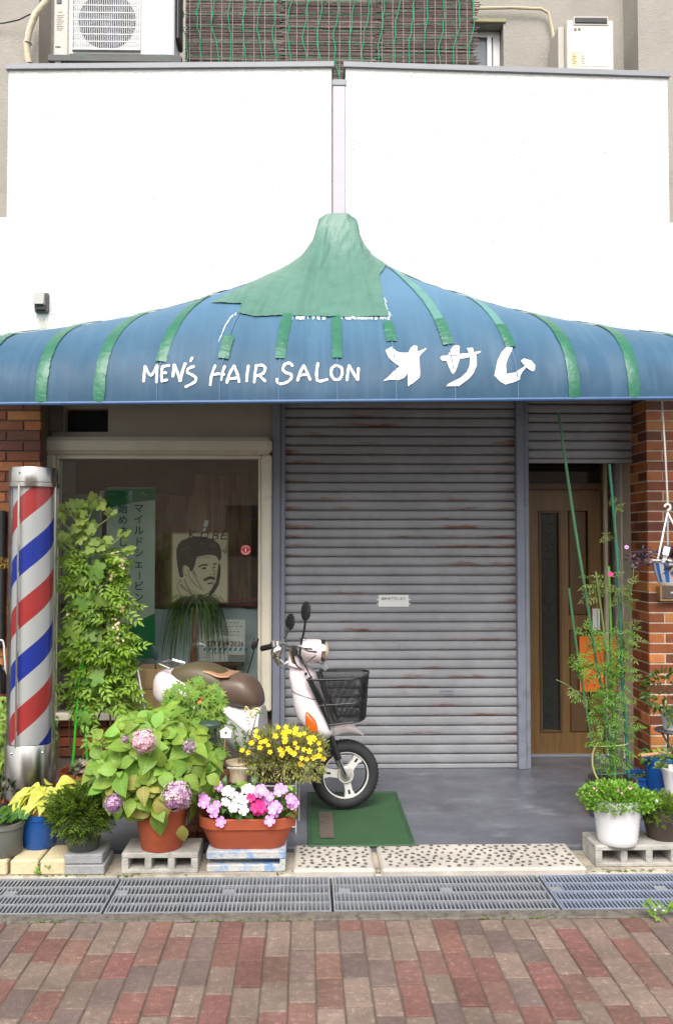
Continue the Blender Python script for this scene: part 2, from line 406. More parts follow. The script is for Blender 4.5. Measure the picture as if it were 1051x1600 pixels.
def paver_mesh(l, i, mm):
    return MB().box((0, 0, -.02), (PW - .005, l - .005, .04), None, .004).mesh('paver', mm, smooth=0)
PME = {(k, h): paver_mesh(PL * (1 if h == 0 else .5), 0, PM[k]) for k in range(4) for h in (0, 1)}
far = MB(); cx = -2.5
while cx < 2.5:
    y1 = YP - .008; first = True; off = rnd(.25, 1)
    while y1 > 1.9:
        l = PL * off if first else PL
        k = random.choices((0, 1, 2, 3), (.25, .45, .13, .17))[0]
        if first: l = max(l, .05)
        yc = y1 - l / 2
        if abs(cx - .02) < 1.55 * (yc + .25) / 3.8 + .02 and yc > 2.78:
            o = bpy.data.objects.new('paver', PME[(k, 0)]); COL.objects.link(o); o.parent = pav
            o.location = (cx + rnd(-.0012, .0012), yc, rnd(-.0026, .0022)); o.scale = (1, l / PL, 1); o.rotation_euler = (rnd(-.008, .008), rnd(-.014, .014), rnd(-.01, .01))
        else:
            far.mi = k; far.box((cx, yc, -.02), (PW - .005, l - .005, .04), None, .004)
        y1 -= l; first = False
    cx += PW
o = far.build('paver_field', PM, pav, smooth=0); tag(o, kind='stuff')
m = MB(); m.bx(-9, 9, YP, YG0 - .006, -.5, .003, .006); tag(m.build('gutter_kerb', M_curb), kind='structure')
gut = MB(); gut.bx(-9, 9, YG0 - .02, YG1 + .02, -.5, -.16)
tag(gut.build('gutter_channel', mat('wet_gutter', (.05, .045, .04), .7, .3, 8, .4, 40)), kind='structure')
YB = gr(680, 1322, FL).y                                         # where the porch paint begins
m = MB(); m.bx(-9, 9, YG1, YB, -.5, .006, .01); tag(m.build('kerb', M_margin), kind='structure')
m = MB(); m.bx(-9, 9, YB, 9.5, -.5, FL, .008); tag(m.build('porch_floor', M_conc), kind='structure')
moss = MB()
for i in range(420):
    x = rnd(-2.2, 2.2); y = random.choice((YG1 + rnd(.0, .05), YG1 + rnd(.01, .03), YP - rnd(-.01, .008)))
    if random.random() < math.sin(x * 5 + y * 9) * .5 + .45: moss.ell((x, y, .006 if y > YP + .1 else .002), (rnd(.004, .014), rnd(.003, .008), rnd(.002, .006)), 6, 4)
tag(moss.build('moss', mat('moss', (.09, .12, .03), .95, .3, 30, .4)), kind='stuff')
# drain grates
xj = gr(518, 1397, 0).x
gl = ['galvanised drain grate before the hydrangea block, dull grey', 'steel drain grate in the gutter in front of the pebble slabs',
      'bluish drain grate in front of the three-hole concrete block', 'dull grey drain grate in front of the cream bricks']
for k, (x0, lab) in enumerate(((xj - 1.0, gl[0]), (xj, gl[1]), (xj + 1.0, gl[2]), (xj - 2.0, gl[3]))):
    G = thing('drain_grate', lab, 'drain grate', (x0 + .5, (YG0 + YG1) / 2, 0), 0, 'drain grates along the gutter')
    mm = M_galvblue if k in (2,) else M_galv
    a, b = x0 + .006, x0 + .994; c, d = YG0, YG1
    for xx in (a, b - .008): MB().bx(xx, xx + .008, c, d, -.04, 0).build('end_plate', mm, G)
    n = 5
    bar = None
    for i in range(n):
        y = c + .006 + (d - c - .012) * i / (n - 1)
        MB().bx(a + .008, b - .008, y - (.004 if 0 < i < n - 1 else .005), y + (.004 if 0 < i < n - 1 else .005), -.035, .001).build('long_bar', mm, G)
    cb = MB(); i = 0; x = a + .016
    while x < b - .012:
        cb.bx(x - .0032, x + .0032, c + .012, d - .012, -.03, -.0015); x += .0185
    tag(cb.build('cross_bars', mm, G), kind='stuff')
    for fx in (.0 if k != 1 else .02, .5):
        MB().bx(x0 + fx + (.012 if fx < .1 else 0), x0 + fx + (.012 if fx < .1 else 0) + .055, (c + d) / 2 - .0, (c + d) / 2 + .045, -.02, .0022).build('lug_plate', M_galv, G)
# pebble slabs
M_slab = mat('cream_slab', lin(182, 174, 163), .85, .07, 8, .25, 90, col2=lin(156, 147, 134), thr=(.6, .8), stain=(5, .2))
M_pebble = mat('dark_pebble', (.09, .085, .08), .5, .6, 45, .1)
ya, yb = gr(600, 1358, .035).y, gr(600, 1319, .035).y
for (pa, pb, lab) in ((453, 584, 'short pebble-studded cream slab at the foot of the green mat'), (586, 905, 'long pebble-studded cream slab in the middle of the kerb')):
    x0, x1 = gr(pa + 6, 1340, .035).x, gr(pb, 1340, .035).x
    s_ = MB(); s_.bx(x0, x1 - .004, ya, yb, -.02, .035, .012); S = s_.build('pebble_slab', M_slab); tag(S, lab, 'paving slab', 'pebble slabs')
    pm = MB(); pts = []; tries = 0
    while len(pts) < (x1 - x0) * 205 and tries < 6000:
        tries += 1
        p = (rnd(x0 + .03, x1 - .03), rnd(ya + .03, yb - .025))
        if all((p[0] - q[0]) ** 2 + (p[1] - q[1]) ** 2 > .034 ** 2 for q in pts): pts.append(p)
    for p in pts: pm.ell((p[0], p[1], .0345), (rnd(.009, .016), rnd(.007, .012), rnd(.004, .008)), 8, 5, Matrix.Rotation(rnd(0, 3.1), 3, 'Z'))
    tag(pm.build('pebbles', M_pebble, S), kind='stuff')

# ------------------------------------------------------------------ the shop building
B = thing('shop_building', 'two-storey barber shop building with white stucco upper wall and shuttered front', 'building', (0, 6.1, 0))
def wall_panel(pc, po, pend, s_):
    slope = .035
    xc = X(pc, YW, 300); xo = X(po, YW + .07, 230); xe = xo + s_ * 1.2
    yy = lambda x: YW + slope * abs(x - xc)
    zt = Zh(104, YW); zm = Zh(343, YW + .07); zb = 2.62
    pts = [(xc, zb), (xc, zt), (xo, zt), (xo, zm), (xe, zm), (xe, zb)]
    pw = MB().prism([(x, yy(x), z) for x, z in pts], (0, .2, 0)).build('upper_wall', M_white, B, smooth=0)
    c = MB(); a, b = sorted((xc, xo)); cc = MB()
    q = [(a - .02, zt - .003), (b + .02, zt - .003)]
    A = [(x, yy(x) + dy, zt + dz) for x in (a - .015, b + .015) for dy, dz in ((-.02, -.008), (-.02, .026), (.23, .026), (.23, -.008))]
    cc.ring([A[:4], A[4:]]); cc.build('coping', M_coping, pw, smooth=0)
    return pw
wl = wall_panel(518, 12, -1, -1); wr = wall_panel(540, 1044, 1, 1)
# stain below the vent hood and small cracks are wear on the wall
dp = MB(); dx0, dx1 = X(519, YW + .04, 230), X(540, YW + .04, 230)
dp.bx(dx0, dx1, YW + .0, YW + .12, Zh(345, YW), Zh(127, YW), .008)
DP = dp.build('downpipe', mat('pale_pipe', lin(178, 174, 181), .5, .04, 5, .03), B)
MB().bx(dx0 - .002, dx1 + .002, YW - .006, YW + .13, Zh(127, YW) - .03, Zh(127, YW) + .012, .004).build('pipe_collar', M_coping, DP)
# storey behind the parapet
uw = MB(); xl = X(61, 6.45, 60); xr = X(996, 6.45, 60); xwl = X(741, 6.75, 60); xwr = X(786, 6.75, 60); zwt = Zh(33, 6.75); zwb = 3.6
uw.bx(-5, xl, 6.45, 7.0, 2.9, 9); uw.bx(xr, 5, 6.45, 7.0, 2.9, 9)
uw.bx(xl, xwl - .5, 6.75, 7.0, 2.9, 9); uw.bx(xwr, xr, 6.75, 7.0, 2.9, 9); uw.bx(xwl - .5, xwr, 6.75, 7.0, zwt, 9); uw.bx(xwl - .5, xwr, 6.75, 7.0, 2.9, zwb)
uw.build('back_wall', M_beige, B, smooth=0)
fr = MB(); y0 = 6.86
fr.bx(xwr - .06, xwr - .005, y0, y0 + .05, zwb, zwt - .004); fr.bx(xwl - .5, xwr - .06, y0, y0 + .05, zwt - .05, zwt - .004); fr.bx(xwr - .11, xwr - .075, y0 - .012, y0 + .03, zwb, zwt - .055)
UF = fr.build('balcony_window', M_alu, B, smooth=0)
MB().bx(xwl - .5, xwr - .06, y0 + .015, y0 + .022, zwb, zwt - .05).build('pane', mat('dim_glass', lin(96, 102, 108), .12, .2, 2, 0), UF)
MB().bx(xwl - .5, xwr + .02, 6.735, 6.76, zwt, zwt + .035, .005).build('lintel_trim', mat('olive_trim', lin(150, 146, 110), .7, .1), UF)
MB().bx(-5, 5, YW + .3, 7.0, 2.9, 3.2).build('balcony_floor', M_beige, B)
# wall over the openings, soffit, side walls, ceiling of the shop
MB().bx(-5, 5, YW + .06, 6.9, 2.72, 2.9).build('soffit', M_panel, B)
sx0, sx1 = X(445, YSH), X(808, YSH); px0 = X(425, YSH - .05); px1 = X(828, YSH - .05)
ww0, ww1 = X(68, YSH), X(425, YSH - .05)
zF = Zh(683, YSH - .1); zT = Zh(632, YSH)
hp = MB(); vx0, vx1 = X(97, YSH), X(166, YSH); vz0, vz1 = Zh(676, YSH), Zh(640, YSH)
hp.bx(vx1, ww1, YSH, YSH + .1, zF - .02, 2.72); hp.bx(ww0, vx0, YSH, YSH + .1, zF - .02, 2.72); hp.bx(vx0, vx1, YSH, YSH + .1, vz1, 2.72); hp.bx(vx0, vx1, YSH, YSH + .1, zF - .02, vz0)
HP = hp.build('header_panel', M_panel, B, smooth=0)
MB().bx(vx0 - .01, vx1 + .01, YSH + .09, YSH + .12, vz0 - .01, vz1 + .01).build('vent_opening', M_dark, HP)
MB().bx(X(72, YSH), vx0 - .006, YSH - .03, YSH + .01, vz0, Zh(636, YSH), .004).build('conduit_box', mat('dirty_grey', lin(120, 114, 106), .8, .25, 12, .3), HP)
# posts beside the shutter
for (a, b) in ((425, 445), (808, 828)):
    p = MB(); x0, x1 = X(a, YSH - .05), X(b, YSH - .05)
    p.bx(x0, x0 + (x1 - x0) * .62, YSH - .06, YSH + .09, FL, 2.72, .004); p.bx(x0 + (x1 - x0) * .63, x1, YSH - .045, YSH + .09, FL, 2.72, .004)
    p.build('steel_post', M_steel, B)
xr0, xr1 = X(971, YD - .12), X(992.5, YD - .12)
MB().bx(xr0, xr1, YD - .13, YD + .1, FL, Zh(722, YD - .12), .004).build('beige_pilaster', mat('pilaster', lin(212, 204, 190), .7, .08), B)
MB().bx(X(993.5, YSH), X(998.5, YSH), YSH - .02, YSH + .3, FL, 2.72).build('steel_trim', M_steel, B)
MB().bx(X(60, YSH - .04), X(67.5, YSH - .04), YSH - .06, YSH + .1, FL, 2.72, .003).build('steel_trim', mat('dark_trim', lin(84, 82, 78), .5, .1), B)
# brick pillars: every brick in view is a piece
BW, BH, BJ = .218, .0595, .0095
def brick_me(wd, mm): return MB().box((0, 0, 0), (wd, .05, BH), None, .003).mesh('brick', mm, smooth=0)
BM = [brick_me(BW, mm) for mm in M_brick]; BH_ = [brick_me(.1, mm) for mm in M_brick]
def lay(part, x0, x1, yf, z0, z1, frac=.5, start=0, axis='x', wts=(.36, .3, .22, .12)):
    z = z0 + BH / 2 + .004; k = start
    while z < z1:
        x = x0 - (BW + BJ) * (frac if k % 2 else 0)
        while x < x1 - .02:
            a, b = max(x, x0), min(x + BW, x1)
            if b - a > .03:
                i = random.choices(range(4), wts)[0]; sc = (b - a) / BW
                M = Matrix.Translation(((a + b) / 2, yf + .025 + rnd(-.0012, .0012), z)) if axis == 'x' else Matrix.Translation((yf, (a + b) / 2, z)) @ Matrix.Rotation(R(90), 4, 'Z')
                inst('brick', BM[i], part, M @ Matrix.Diagonal((sc, 1, 1, 1)))
            x += BW + BJ
        z += BH + BJ; k += 1
YB2 = gr(1020, 1214, FL).y
bx0 = X(1013.5, YB2)
rp = MB().bx(bx0 + .003, 4.5, YB2 + .004, YD + .3, FL, 2.72).build('brick_pillar', M_mortar, B, smooth=0)
lay(rp, bx0, bx0 + .42, YB2, FL, 2.66)
lay(rp, YB2 + .012, YB2 + .30, bx0 + .022, FL, 2.66, .35, 0, 'y', (.2, .5, .1, .2))
lx1 = X(60, YB2)
lp = MB().bx(-4.5, lx1 - .006, YB2 + .008, YD + .3, FL, 2.72).build('brick_pillar', M_mortar_dark, B, smooth=0)
lay(lp, lx1 - .45, lx1, YB2, .5, 2.66, .5, 0, 'x', (.25, .45, .08, .22))
# low brick wall below the window
zS = Zh(1108, YSH)
bw = MB().bx(ww0, ww1, YSH + .008, YSH + .3, FL, zS).build('window_base_wall', M_mortar_dark, B, smooth=0)
lay(bw, ww0 + .12, ww1 - .75, YSH - .012, .12, zS - .02, .5, 0, 'x', (.2, .5, .0, .3))
# ------------------------------------------------------------------ shop window
gx0, gx1 = X(90, YSH - .06), X(403, YSH - .06); gz1 = Zh(718, YSH - .06)
wf = MB()
fy0, fy1 = YSH - .11, YSH + .06
def bar(mb, x0, x1, z0, z1, y0, y1, b): mb.bx(x0, x1, y0, y1, z0, z1, b)
bar(wf, ww0 + .002, ww1 - .003, gz1 + .03, zF, fy0, fy1, .03)
bar(wf, ww0 + .002, gx0 - .02, zS, gz1 + .028, fy0 + .012, fy1, .012)
bar(wf, gx1 + .02, ww1 - .003, zS, gz1 + .028, fy0 + .012, fy1, .012)
bar(wf, gx0 - .018, gx1 + .018, gz1, gz1 + .028, YSH - .07, YSH + .02, .003)
bar(wf, gx0 - .018, gx0, zS, gz1 - .001, YSH - .07, YSH + .02, .003); bar(wf, gx1, gx1 + .018, zS, gz1 - .001, YSH - .07, YSH + .02, .003)
bar(wf, gx0 - .018, gx1 + .018, zS - .05, zS + .0, YSH - .12, YSH + .02, .006)
WF = wf.build('shop_window', M_cream, B)
YGL = YSH - .05
PN = MB().bx(gx0 + .002, gx1 - .002, YGL, YGL + .006, zS + .001, gz1 - .001).build('pane', M_glass, WF, smooth=0)
def letter_on(px, py, s_, size, m_, rot=0, sx=1, Y=None, name='lettering', par=None):
    return put_text(s_, size, at(px, py, (Y or YGL) - .003), m_, par if par is not None else WF, name, rot, sx)
# sign writing on the glass
def px_strokes(name, strokes, Y, m_, parent, dy=.0006):
    mb = MB()
    for i, (pts, w0, w1) in enumerate(strokes):
        pp = smooth_path([(a, b) for a, b in pts], 4) if len(pts) > 2 else [Vector(p) for p in pts]
        L, Rr = stroke_poly(pp, w0, w1); y = Y - .0015 - dy * .35 * (i % 6)
        o = len(mb.v)
        for a, b in zip(L, Rr): mb.v += [tuple(at(a.x, a.y, y)), tuple(at(b.x, b.y, y))]
        for k in range(len(L) - 1): mb.f.append((o + 2 * k, o + 2 * k + 1, o + 2 * k + 3, o + 2 * k + 2)); mb.m.append(0)
    return mb.build(name, m_, parent, smooth=0, recalc=False)
def px_poly(name, poly, Y, m_, parent):
    mb = MB().prism([at(a, b, Y - .004) for a, b in poly], (0, .0015, 0)); return mb.build(name, m_, parent, smooth=0)
K = lambda x, y: (285 + x / 8.408, 820 + y / 8.4)
ks = [[(105, 60), (90, 185)], [(175, 75), (110, 130), (205, 178)], [(300, 95), (260, 110), (245, 160), (275, 185), (325, 160), (340, 115), (310, 95)],
      [(425, 80), (395, 190)], [(425, 85), (470, 95), (455, 130), (412, 135)], [(412, 135), (465, 150), (450, 182), (395, 190)],
      [(545, 85), (505, 185)], [(545, 85), (590, 90)], [(527, 135), (580, 137)], [(505, 185), (585, 185)]]
px_strokes('glass_lettering', [([K(*p) for p in s_], 1.9, 1.5) for s_ in ks], YGL, M_ink, WF)
ks2 = [[(345, 300), (325, 330), (340, 360), (370, 345)], [(400, 330), (390, 355), (420, 355), (425, 330)], [(450, 330), (440, 355), (465, 355)], [(520, 350), (545, 330), (540, 360)], [(580, 275), (560, 370), (590, 345)]]
px_strokes('glass_script', [([K(*p) for p in s_], 1.3, .8) for s_ in ks2], YGL, mat('faded_ink', (.07, .06, .05), .7), WF)
# round red sticker
M_red = mat('red_print', lin(200, 42, 34), .5, .05); M_wprint = mat('white_print', (.75, .75, .73), .6, .03)
c = at(384, 859.5, YGL - .003); r_ = 8.2 * YGL / FPX
st = MB().lathe([(r_, 0), (r_, .002)], c, 32, (0, -1, 0)).build('round_sticker', M_red, WF)
for word, a0, rr in (('TARUMI', 90, 1), ('BARBERS', -90, -1)):
    n = len(word)
    for i, ch in enumerate(word):
        a = R(a0 - rr * (i - (n - 1) / 2) * 24)
        p = c + Vector((math.cos(a) * r_ * .73, -.0035, math.sin(a) * r_ * .73))
        put_text(ch, r_ * .44, p, M_wprint, st, 'letter', a - R(90) if rr > 0 else a + R(90))
MB().bx(c.x - r_ * .10, c.x + r_ * .10, c.y - .0035, c.y - .0025, c.z - r_ * .32, c.z + r_ * .32).build('pole_emblem', M_wprint, st)
# shop room behind the glass
rm = MB(); y0, y1 = YSH + .12, 8.6
rm.bx(-3.2, 3.2, y1, y1 + .1, FL, 2.72); rm.bx(-3.2, -3.1, y0, y1, FL, 2.72); rm.bx(ww1 - .01, ww1 + .06, y0, y1, FL, 2.70)
rm.build('room_wall', mat('room_wall', lin(112, 94, 76), .9, .15), B, smooth=0)
MB().bx(-3.1, ww1 - .012, YSH + .13, 7.1, zS - .02, zS + .02).build('window_shelf', mat('shelf_wood', lin(130, 96, 66), .6, .2, 5), B)
MB().prism([(X(a, 6.62), 6.62, Zh(b, 6.62)) for a, b in ((236, 948), (236, 772), (300, 776), (304, 742), (392, 742), (392, 948))], (0, .03, 0)).build('brown_curtain', mat('curtain', lin(158, 130, 106), .9, .22, 3, .4, 20, stretch=(5, 1, .5), col2=lin(104, 76, 62), thr=(.45, .7)), B)
# ------------------------------------------------------------------ roller shutters
def shutter_mat():
    m_ = mat('shutter_paint', lin(152, 152, 155), .5, .08, 6, .12, 90, stain=(2.2, .16))
    n = m_.node_tree.nodes; l = m_.node_tree.links; P = n['Principled BSDF']; src = P.inputs['Base Color'].links[0].from_socket
    ge = n.new('ShaderNodeNewGeometry'); tc = n.new('ShaderNodeTexCoord')
    mp = n.new('ShaderNodeMapping'); mp.inputs['Scale'].default_value = (2.6, 1, 15.3); l.new(ge.outputs['Position'], mp.inputs['Vector'])
    nz = n.new('ShaderNodeTexNoise'); nz.inputs['Scale'].default_value = 1; nz.inputs['Detail'].default_value = 9; nz.inputs['Roughness'].default_value = .72; l.new(mp.outputs[0], nz.inputs['Vector'])
    so = n.new('ShaderNodeSeparateXYZ'); l.new(tc.outputs['Object'], so.inputs[0])
    gz = n.new('ShaderNodeMapRange'); gz.inputs['From Min'].default_value = -.018; gz.inputs['From Max'].default_value = .030; gz.inputs['To Min'].default_value = .13; gz.inputs['To Max'].default_value = -.10; l.new(so.outputs['Z'], gz.inputs['Value'])
    ab = n.new('ShaderNodeMath'); ab.operation = 'ABSOLUTE'; l.new(so.outputs['X'], ab.inputs[0])
    gx = n.new('ShaderNodeMapRange'); gx.inputs['From Min'].default_value = .60; gx.inputs['From Max'].default_value = .82; gx.inputs['To Min'].default_value = 0; gx.inputs['To Max'].default_value = .085; l.new(ab.outputs[0], gx.inputs['Value'])
    a1 = n.new('ShaderNodeMath'); l.new(nz.outputs['Fac'], a1.inputs[0]); l.new(gz.outputs[0], a1.inputs[1])
    a2 = n.new('ShaderNodeMath'); l.new(a1.outputs[0], a2.inputs[0]); l.new(gx.outputs[0], a2.inputs[1])
    lf = n.new('ShaderNodeTexNoise'); lf.inputs['Scale'].default_value = 1.7; lf.inputs['Detail'].default_value = 3; l.new(ge.outputs['Position'], lf.inputs['Vector'])
    lm = n.new('ShaderNodeMapRange'); lm.inputs['From Min'].default_value = .35; lm.inputs['From Max'].default_value = .65; lm.inputs['To Min'].default_value = -.10; lm.inputs['To Max'].default_value = .07; l.new(lf.outputs['Fac'], lm.inputs['Value'])
    a3 = n.new('ShaderNodeMath'); l.new(a2.outputs[0], a3.inputs[0]); l.new(lm.outputs[0], a3.inputs[1]); a2 = a3
    th = n.new('ShaderNodeMapRange'); th.inputs['From Min'].default_value = .67; th.inputs['From Max'].default_value = .82; l.new(a2.outputs[0], th.inputs['Value'])
    r2 = n.new('ShaderNodeTexNoise'); r2.inputs['Scale'].default_value = 60; l.new(ge.outputs['Position'], r2.inputs['Vector'])
    rc = n.new('ShaderNodeValToRGB'); rc.color_ramp.elements[0].color = (*lin(84, 48, 34), 1); rc.color_ramp.elements[1].color = (*lin(150, 92, 58), 1); l.new(r2.outputs['Fac'], rc.inputs['Fac'])
    mx = n.new('ShaderNodeMix'); mx.data_type = 'RGBA'; l.new(th.outputs[0], mx.inputs['Factor']); l.new(src, mx.inputs['A']); l.new(rc.outputs[0], mx.inputs['B'])
    l.new(mx.outputs['Result'], P.inputs['Base Color']); return m_
M_shut = shutter_mat()
SP = 14.62 / 1350 * YSH / 1.0
SP = (Zh(640, YSH) - Zh(1196, YSH)) / 38.0
def slat_mesh(half, mm):
    prof = [(.006, -SP / 2 + .0015), (.0, -SP / 2 + .004), (-.006, -SP / 2 + .014), (-.0075, 0), (-.006, SP / 2 - .012), (.004, SP / 2 - .006), (.010, SP / 2 - .002), (.014, SP / 2 - .002), (.014, -SP / 2 + .0015)]
    return MB().ring([[(x, y, z) for y, z in prof] for x in (-half, half)]).mesh('slat', mm, smooth=40)
def shutter(x0, x1, zb, zt, label):
    cx = (x0 + x1) / 2
    bb = MB(); bb.bx(x0 + .003, x1 - .003, YSH - .012, YSH + .022, zb - .0, zb + .028, .004)
    bb.bx(x0, x1, YSH + .03, YSH + .035, zb + .03, 2.72)
    s_ = bb.build('roller_shutter', M_shut, B, smooth=0)
    sm = slat_mesh((x1 - x0) / 2 - .002, M_shut); z = zb + .03 + SP / 2
    while z < zt: inst('slat', sm, s_, Matrix.Translation((cx, YSH, z))); z += SP
    return s_
RS = shutter(sx0, sx1, FL, 2.70, '')
RS2 = shutter(px1 + .004, X(993, YSH), Zh(723, YSH), 2.70, '')
kp = at(626, 1009, YSH - .009)
MB().lathe([(.03, 0), (.03, .003), (.022, .006), (.008, .006)], kp, 20, (0, -1, 0), sx=1.0, sy=.45).build('lock_plate', M_galv, RS)
hp = at(697, 1082, YSH - .008)
h = MB(); h.bx(hp.x - .045, hp.x + .045, hp.y - .004, hp.y + .01, hp.z - .014, hp.z - .006); h.bx(hp.x - .045, hp.x + .045, hp.y - .004, hp.y + .01, hp.z + .006, hp.z + .014); h.bx(hp.x - .045, hp.x - .04, hp.y - .004, hp.y + .01, hp.z - .006, hp.z + .006); h.bx(hp.x + .04, hp.x + .045, hp.y - .004, hp.y + .01, hp.z - .006, hp.z + .006)
h.build('pull_handle', M_steel, RS)
NT = MB(); a = at(591, 948, YSH - .012); b = at(638, 929.5, YSH - .012)
NT.bx(a.x, b.x, a.y - .002, a.y, a.z, b.z); nt_ = NT.build('paper_notice', M_paper); tag(nt_, 'small white paper notice taped to the middle of the rusty shutter', 'notice')
put_text('臨時休業致します', .0215, Vector(((a.x + b.x) / 2, a.y - .003, a.z + (b.z - a.z) * .66)), mat('grey_ink', (.16, .16, .17), .8), nt_)
for (xx) in (a.x - .004, b.x + .004):
    for zz in (.25, .6): MB().bx(xx - .008, xx + .008, a.y - .003, a.y - .0022, a.z + (b.z - a.z) * zz - .004, a.z + (b.z - a.z) * zz + .004).build('tape', M_wprint, nt_)
# ------------------------------------------------------------------ door under the half-raised shutter
M_wood = mat('door_wood', lin(116, 87, 50), .36, .16, 3, .08, 40, col2=lin(90, 66, 40), thr=(.5, .7), stretch=(9, 9, .6), obj_rand=.05)
M_wood2 = mat('door_wood_dark', lin(88, 65, 39), .4, .16, 3, .08, 40, stretch=(9, 9, .6))
dx0, dx1 = X(826, YD), X(946, YD); dz0 = FL + .01; dz1 = Zh(765, YD)
D = MB(); gxa, gxb = X(846, YD), X(873, YD); gza, gzb = Zh(1142, YD), Zh(802, YD); pxa, pxb = X(890, YD), X(918, YD)
D.bx(dx0, gxa - .02, YD, YD + .045, dz0, dz1); D.bx(gxb + .02, pxa - .008, YD, YD + .045, dz0, dz1); D.bx(pxb + .01, dx1 - .03, YD, YD + .045, dz0, dz1)
for xa, xb in ((gxa - .02, gxb + .02), (pxa - .008, pxb + .01)):
    D.bx(xa, xb, YD, YD + .045, dz0, gza - .02); D.bx(xa, xb, YD, YD + .045, gzb + .02, dz1)
DO = D.build('entrance_door', M_wood, B, smooth=0)
MB().bx(gxa, gxb, YD + .02, YD + .026, gza, gzb).build('glass_strip', mat('frosted_dark', (.022, .024, .02), .2, .3, 30, .16, 55), DO)
mo = MB()
for xa, xb in ((gxa - .02, gxb + .02),):
    mo.bx(xa, gxa, YD - .008, YD + .03, gza - .02, gzb + .02, .004); mo.bx(gxb, xb, YD - .008, YD + .03, gza - .02, gzb + .02, .004); mo.bx(gxa, gxb, YD - .008, YD + .03, gza - .02, gza, .004); mo.bx(gxa, gxb, YD - .008, YD + .03, gzb, gzb + .02, .004)
mo.build('glass_bead', M_wood2, DO)
zmid0, zmid1 = Zh(985, YD), Zh(962, YD)
MB().bx(pxa, pxb, YD + .012, YD + .03, gza - .02, zmid0, .008).build('door_panel', M_wood2, DO)
MB().bx(pxa, pxb, YD + .012, YD + .03, zmid1, gzb + .02, .008).build('door_panel', M_wood2, DO)
MB().bx(pxa - .007, pxb + .009, YD + .004, YD + .03, zmid0, zmid1).build('mid_rail', M_wood, DO)
df = MB(); df.bx(dx1 - .028, dx1 + .03, YD - .03, YD + .06, dz0, Zh(722, YD), .003); df.bx(dx0 - .2, dx1 - .028, YD - .03, YD + .06, dz1, dz1 + .05, .003)
df.build('door_frame', M_wood2, B)
MB().bx(dx0 - .2, dx1 - .03, YD + .02, YD + .026, dz1 + .05, Zh(700, YD)).build('transom_pane', mat('dark_pane', (.02, .022, .022), .06, .1, 3, 0), B)
MB().bx(X(945, YD - .05), X(950, YD - .05), YD - .06, YD - .03, dz0, Zh(722, YD - .05)).build('aluminium_strip', mat('pale_strip', lin(190, 178, 152), .5, .05), B)
MB().bx(X(950, YD), X(972, YD), YD + .10, YD + .12, dz0, 2.4).build('side_pane', mat('dark_pane', (.02, .022, .022), .08, .1, 3, 0), B)
MB().bx(dx0 - .3, X(1000, YD), YD + .12, YD + .3, FL, 2.72).build('door_backing', M_dark, B)
MB().bx(dx0 - .1, X(972, YD), YD - .035, YD + .08, FL, FL + .012).build('door_sill', M_coping, B)
a = at(905, 1081, YD - .02); b = at(961, 994, YD - .02)
OS = MB().bx(a.x, b.x, a.y - .005, a.y, a.z, b.z, .001).build('orange_sign', mat('orange_board', lin(226, 116, 34), .6, .06, 5, .03)); tag(OS, 'orange notice board on the door, half hidden by climbing jasmine', 'sign')
random.seed(5)
sg = MB()
for cxp in (919, 927, 943):
    for i in range(5):
        y = 1038 + i * 8 + rnd(-1, 1)
        for _ in range(3):
            p = at(cxp + rnd(-3, 3), y + rnd(-3, 3), a.y - .006); q = (rnd(.008, .022), .004) if random.random() < .6 else (.004, rnd(.008, .02))
            sg.bx(p.x - q[0] / 2, p.x + q[0] / 2, a.y - .007 - rnd(0, .001), a.y - .006, p.z - q[1] / 2, p.z + q[1] / 2)
sg.build('faded_lettering', mat('red_brown_ink', lin(176, 70, 30), .7), OS, smooth=0)
a = at(925, 985, YD - .02); b = at(936, 951, YD - .02)
tag(MB().bx(a.x, b.x, a.y - .004, a.y, a.z, b.z).build('paper_slip', M_paper), 'narrow white paper slip on the door above the orange board', 'notice')
a = at(1033, 936, YB2 - .06); b = at(1075, 916, YB2 - .06)
mbx = thing('mailbox', 'dark bronze letter box on the brick pillar below the hanging basket', 'mailbox', (a.x, YB2, a.z))
bz = mat('bronze_box', lin(96, 80, 70), .45, .1)
MB().bx(a.x, b.x, YB2 - .055, YB2 - .002, a.z, b.z, .004).build('body', bz, mbx); 
f = MB(); f.bx(a.x - .012, a.x, YB2 - .065, YB2 - .002, a.z - .012, b.z); f.bx(a.x, b.x, YB2 - .065, YB2 - .002, a.z - .012, a.z - .0005); f.build('rim', mat('brass_rim', lin(176, 146, 104), .4, .1, metal=.6), mbx)
MB().bx(a.x + .06, a.x + .11, YB2 - .062, YB2 - .056, (a.z + b.z) / 2 - .006, (a.z + b.z) / 2 + .006).build('label_plate', M_alu, mbx)
# vent hood on the white wall
vh = thing('vent_hood', 'small grey-white vent hood on the white stucco wall above the awning', 'vent', at(65, 472, YW + .06))
a = at(54, 487, YW + .03); b = at(75, 457, YW + .03); yv = YW + .055
MB().bx(a.x, b.x, yv - .02, yv + .03, a.z, b.z, .003).build('base_plate', mat('grey_rim', lin(84, 82, 80), .6), vh)
hd = MB(); x0, x1 = a.x + .008, b.x - .014; zt_ = b.z - .006; zb_ = a.z + .04
hd.ring([[(x, yv - .021, zt_), (x, yv - .055, zt_ - .004), (x, yv - .075, zb_), (x, yv - .021, zb_)] for x in (x0, x1)]); hd.build('hood', mat('hood_grey', lin(150, 148, 144), .5, .05), vh)
MB().bx(x0, x1, yv - .05, yv - .02, a.z + .012, zb_ - .004).build('louvre', mat('mid_grey', lin(70, 69, 68), .6), vh)
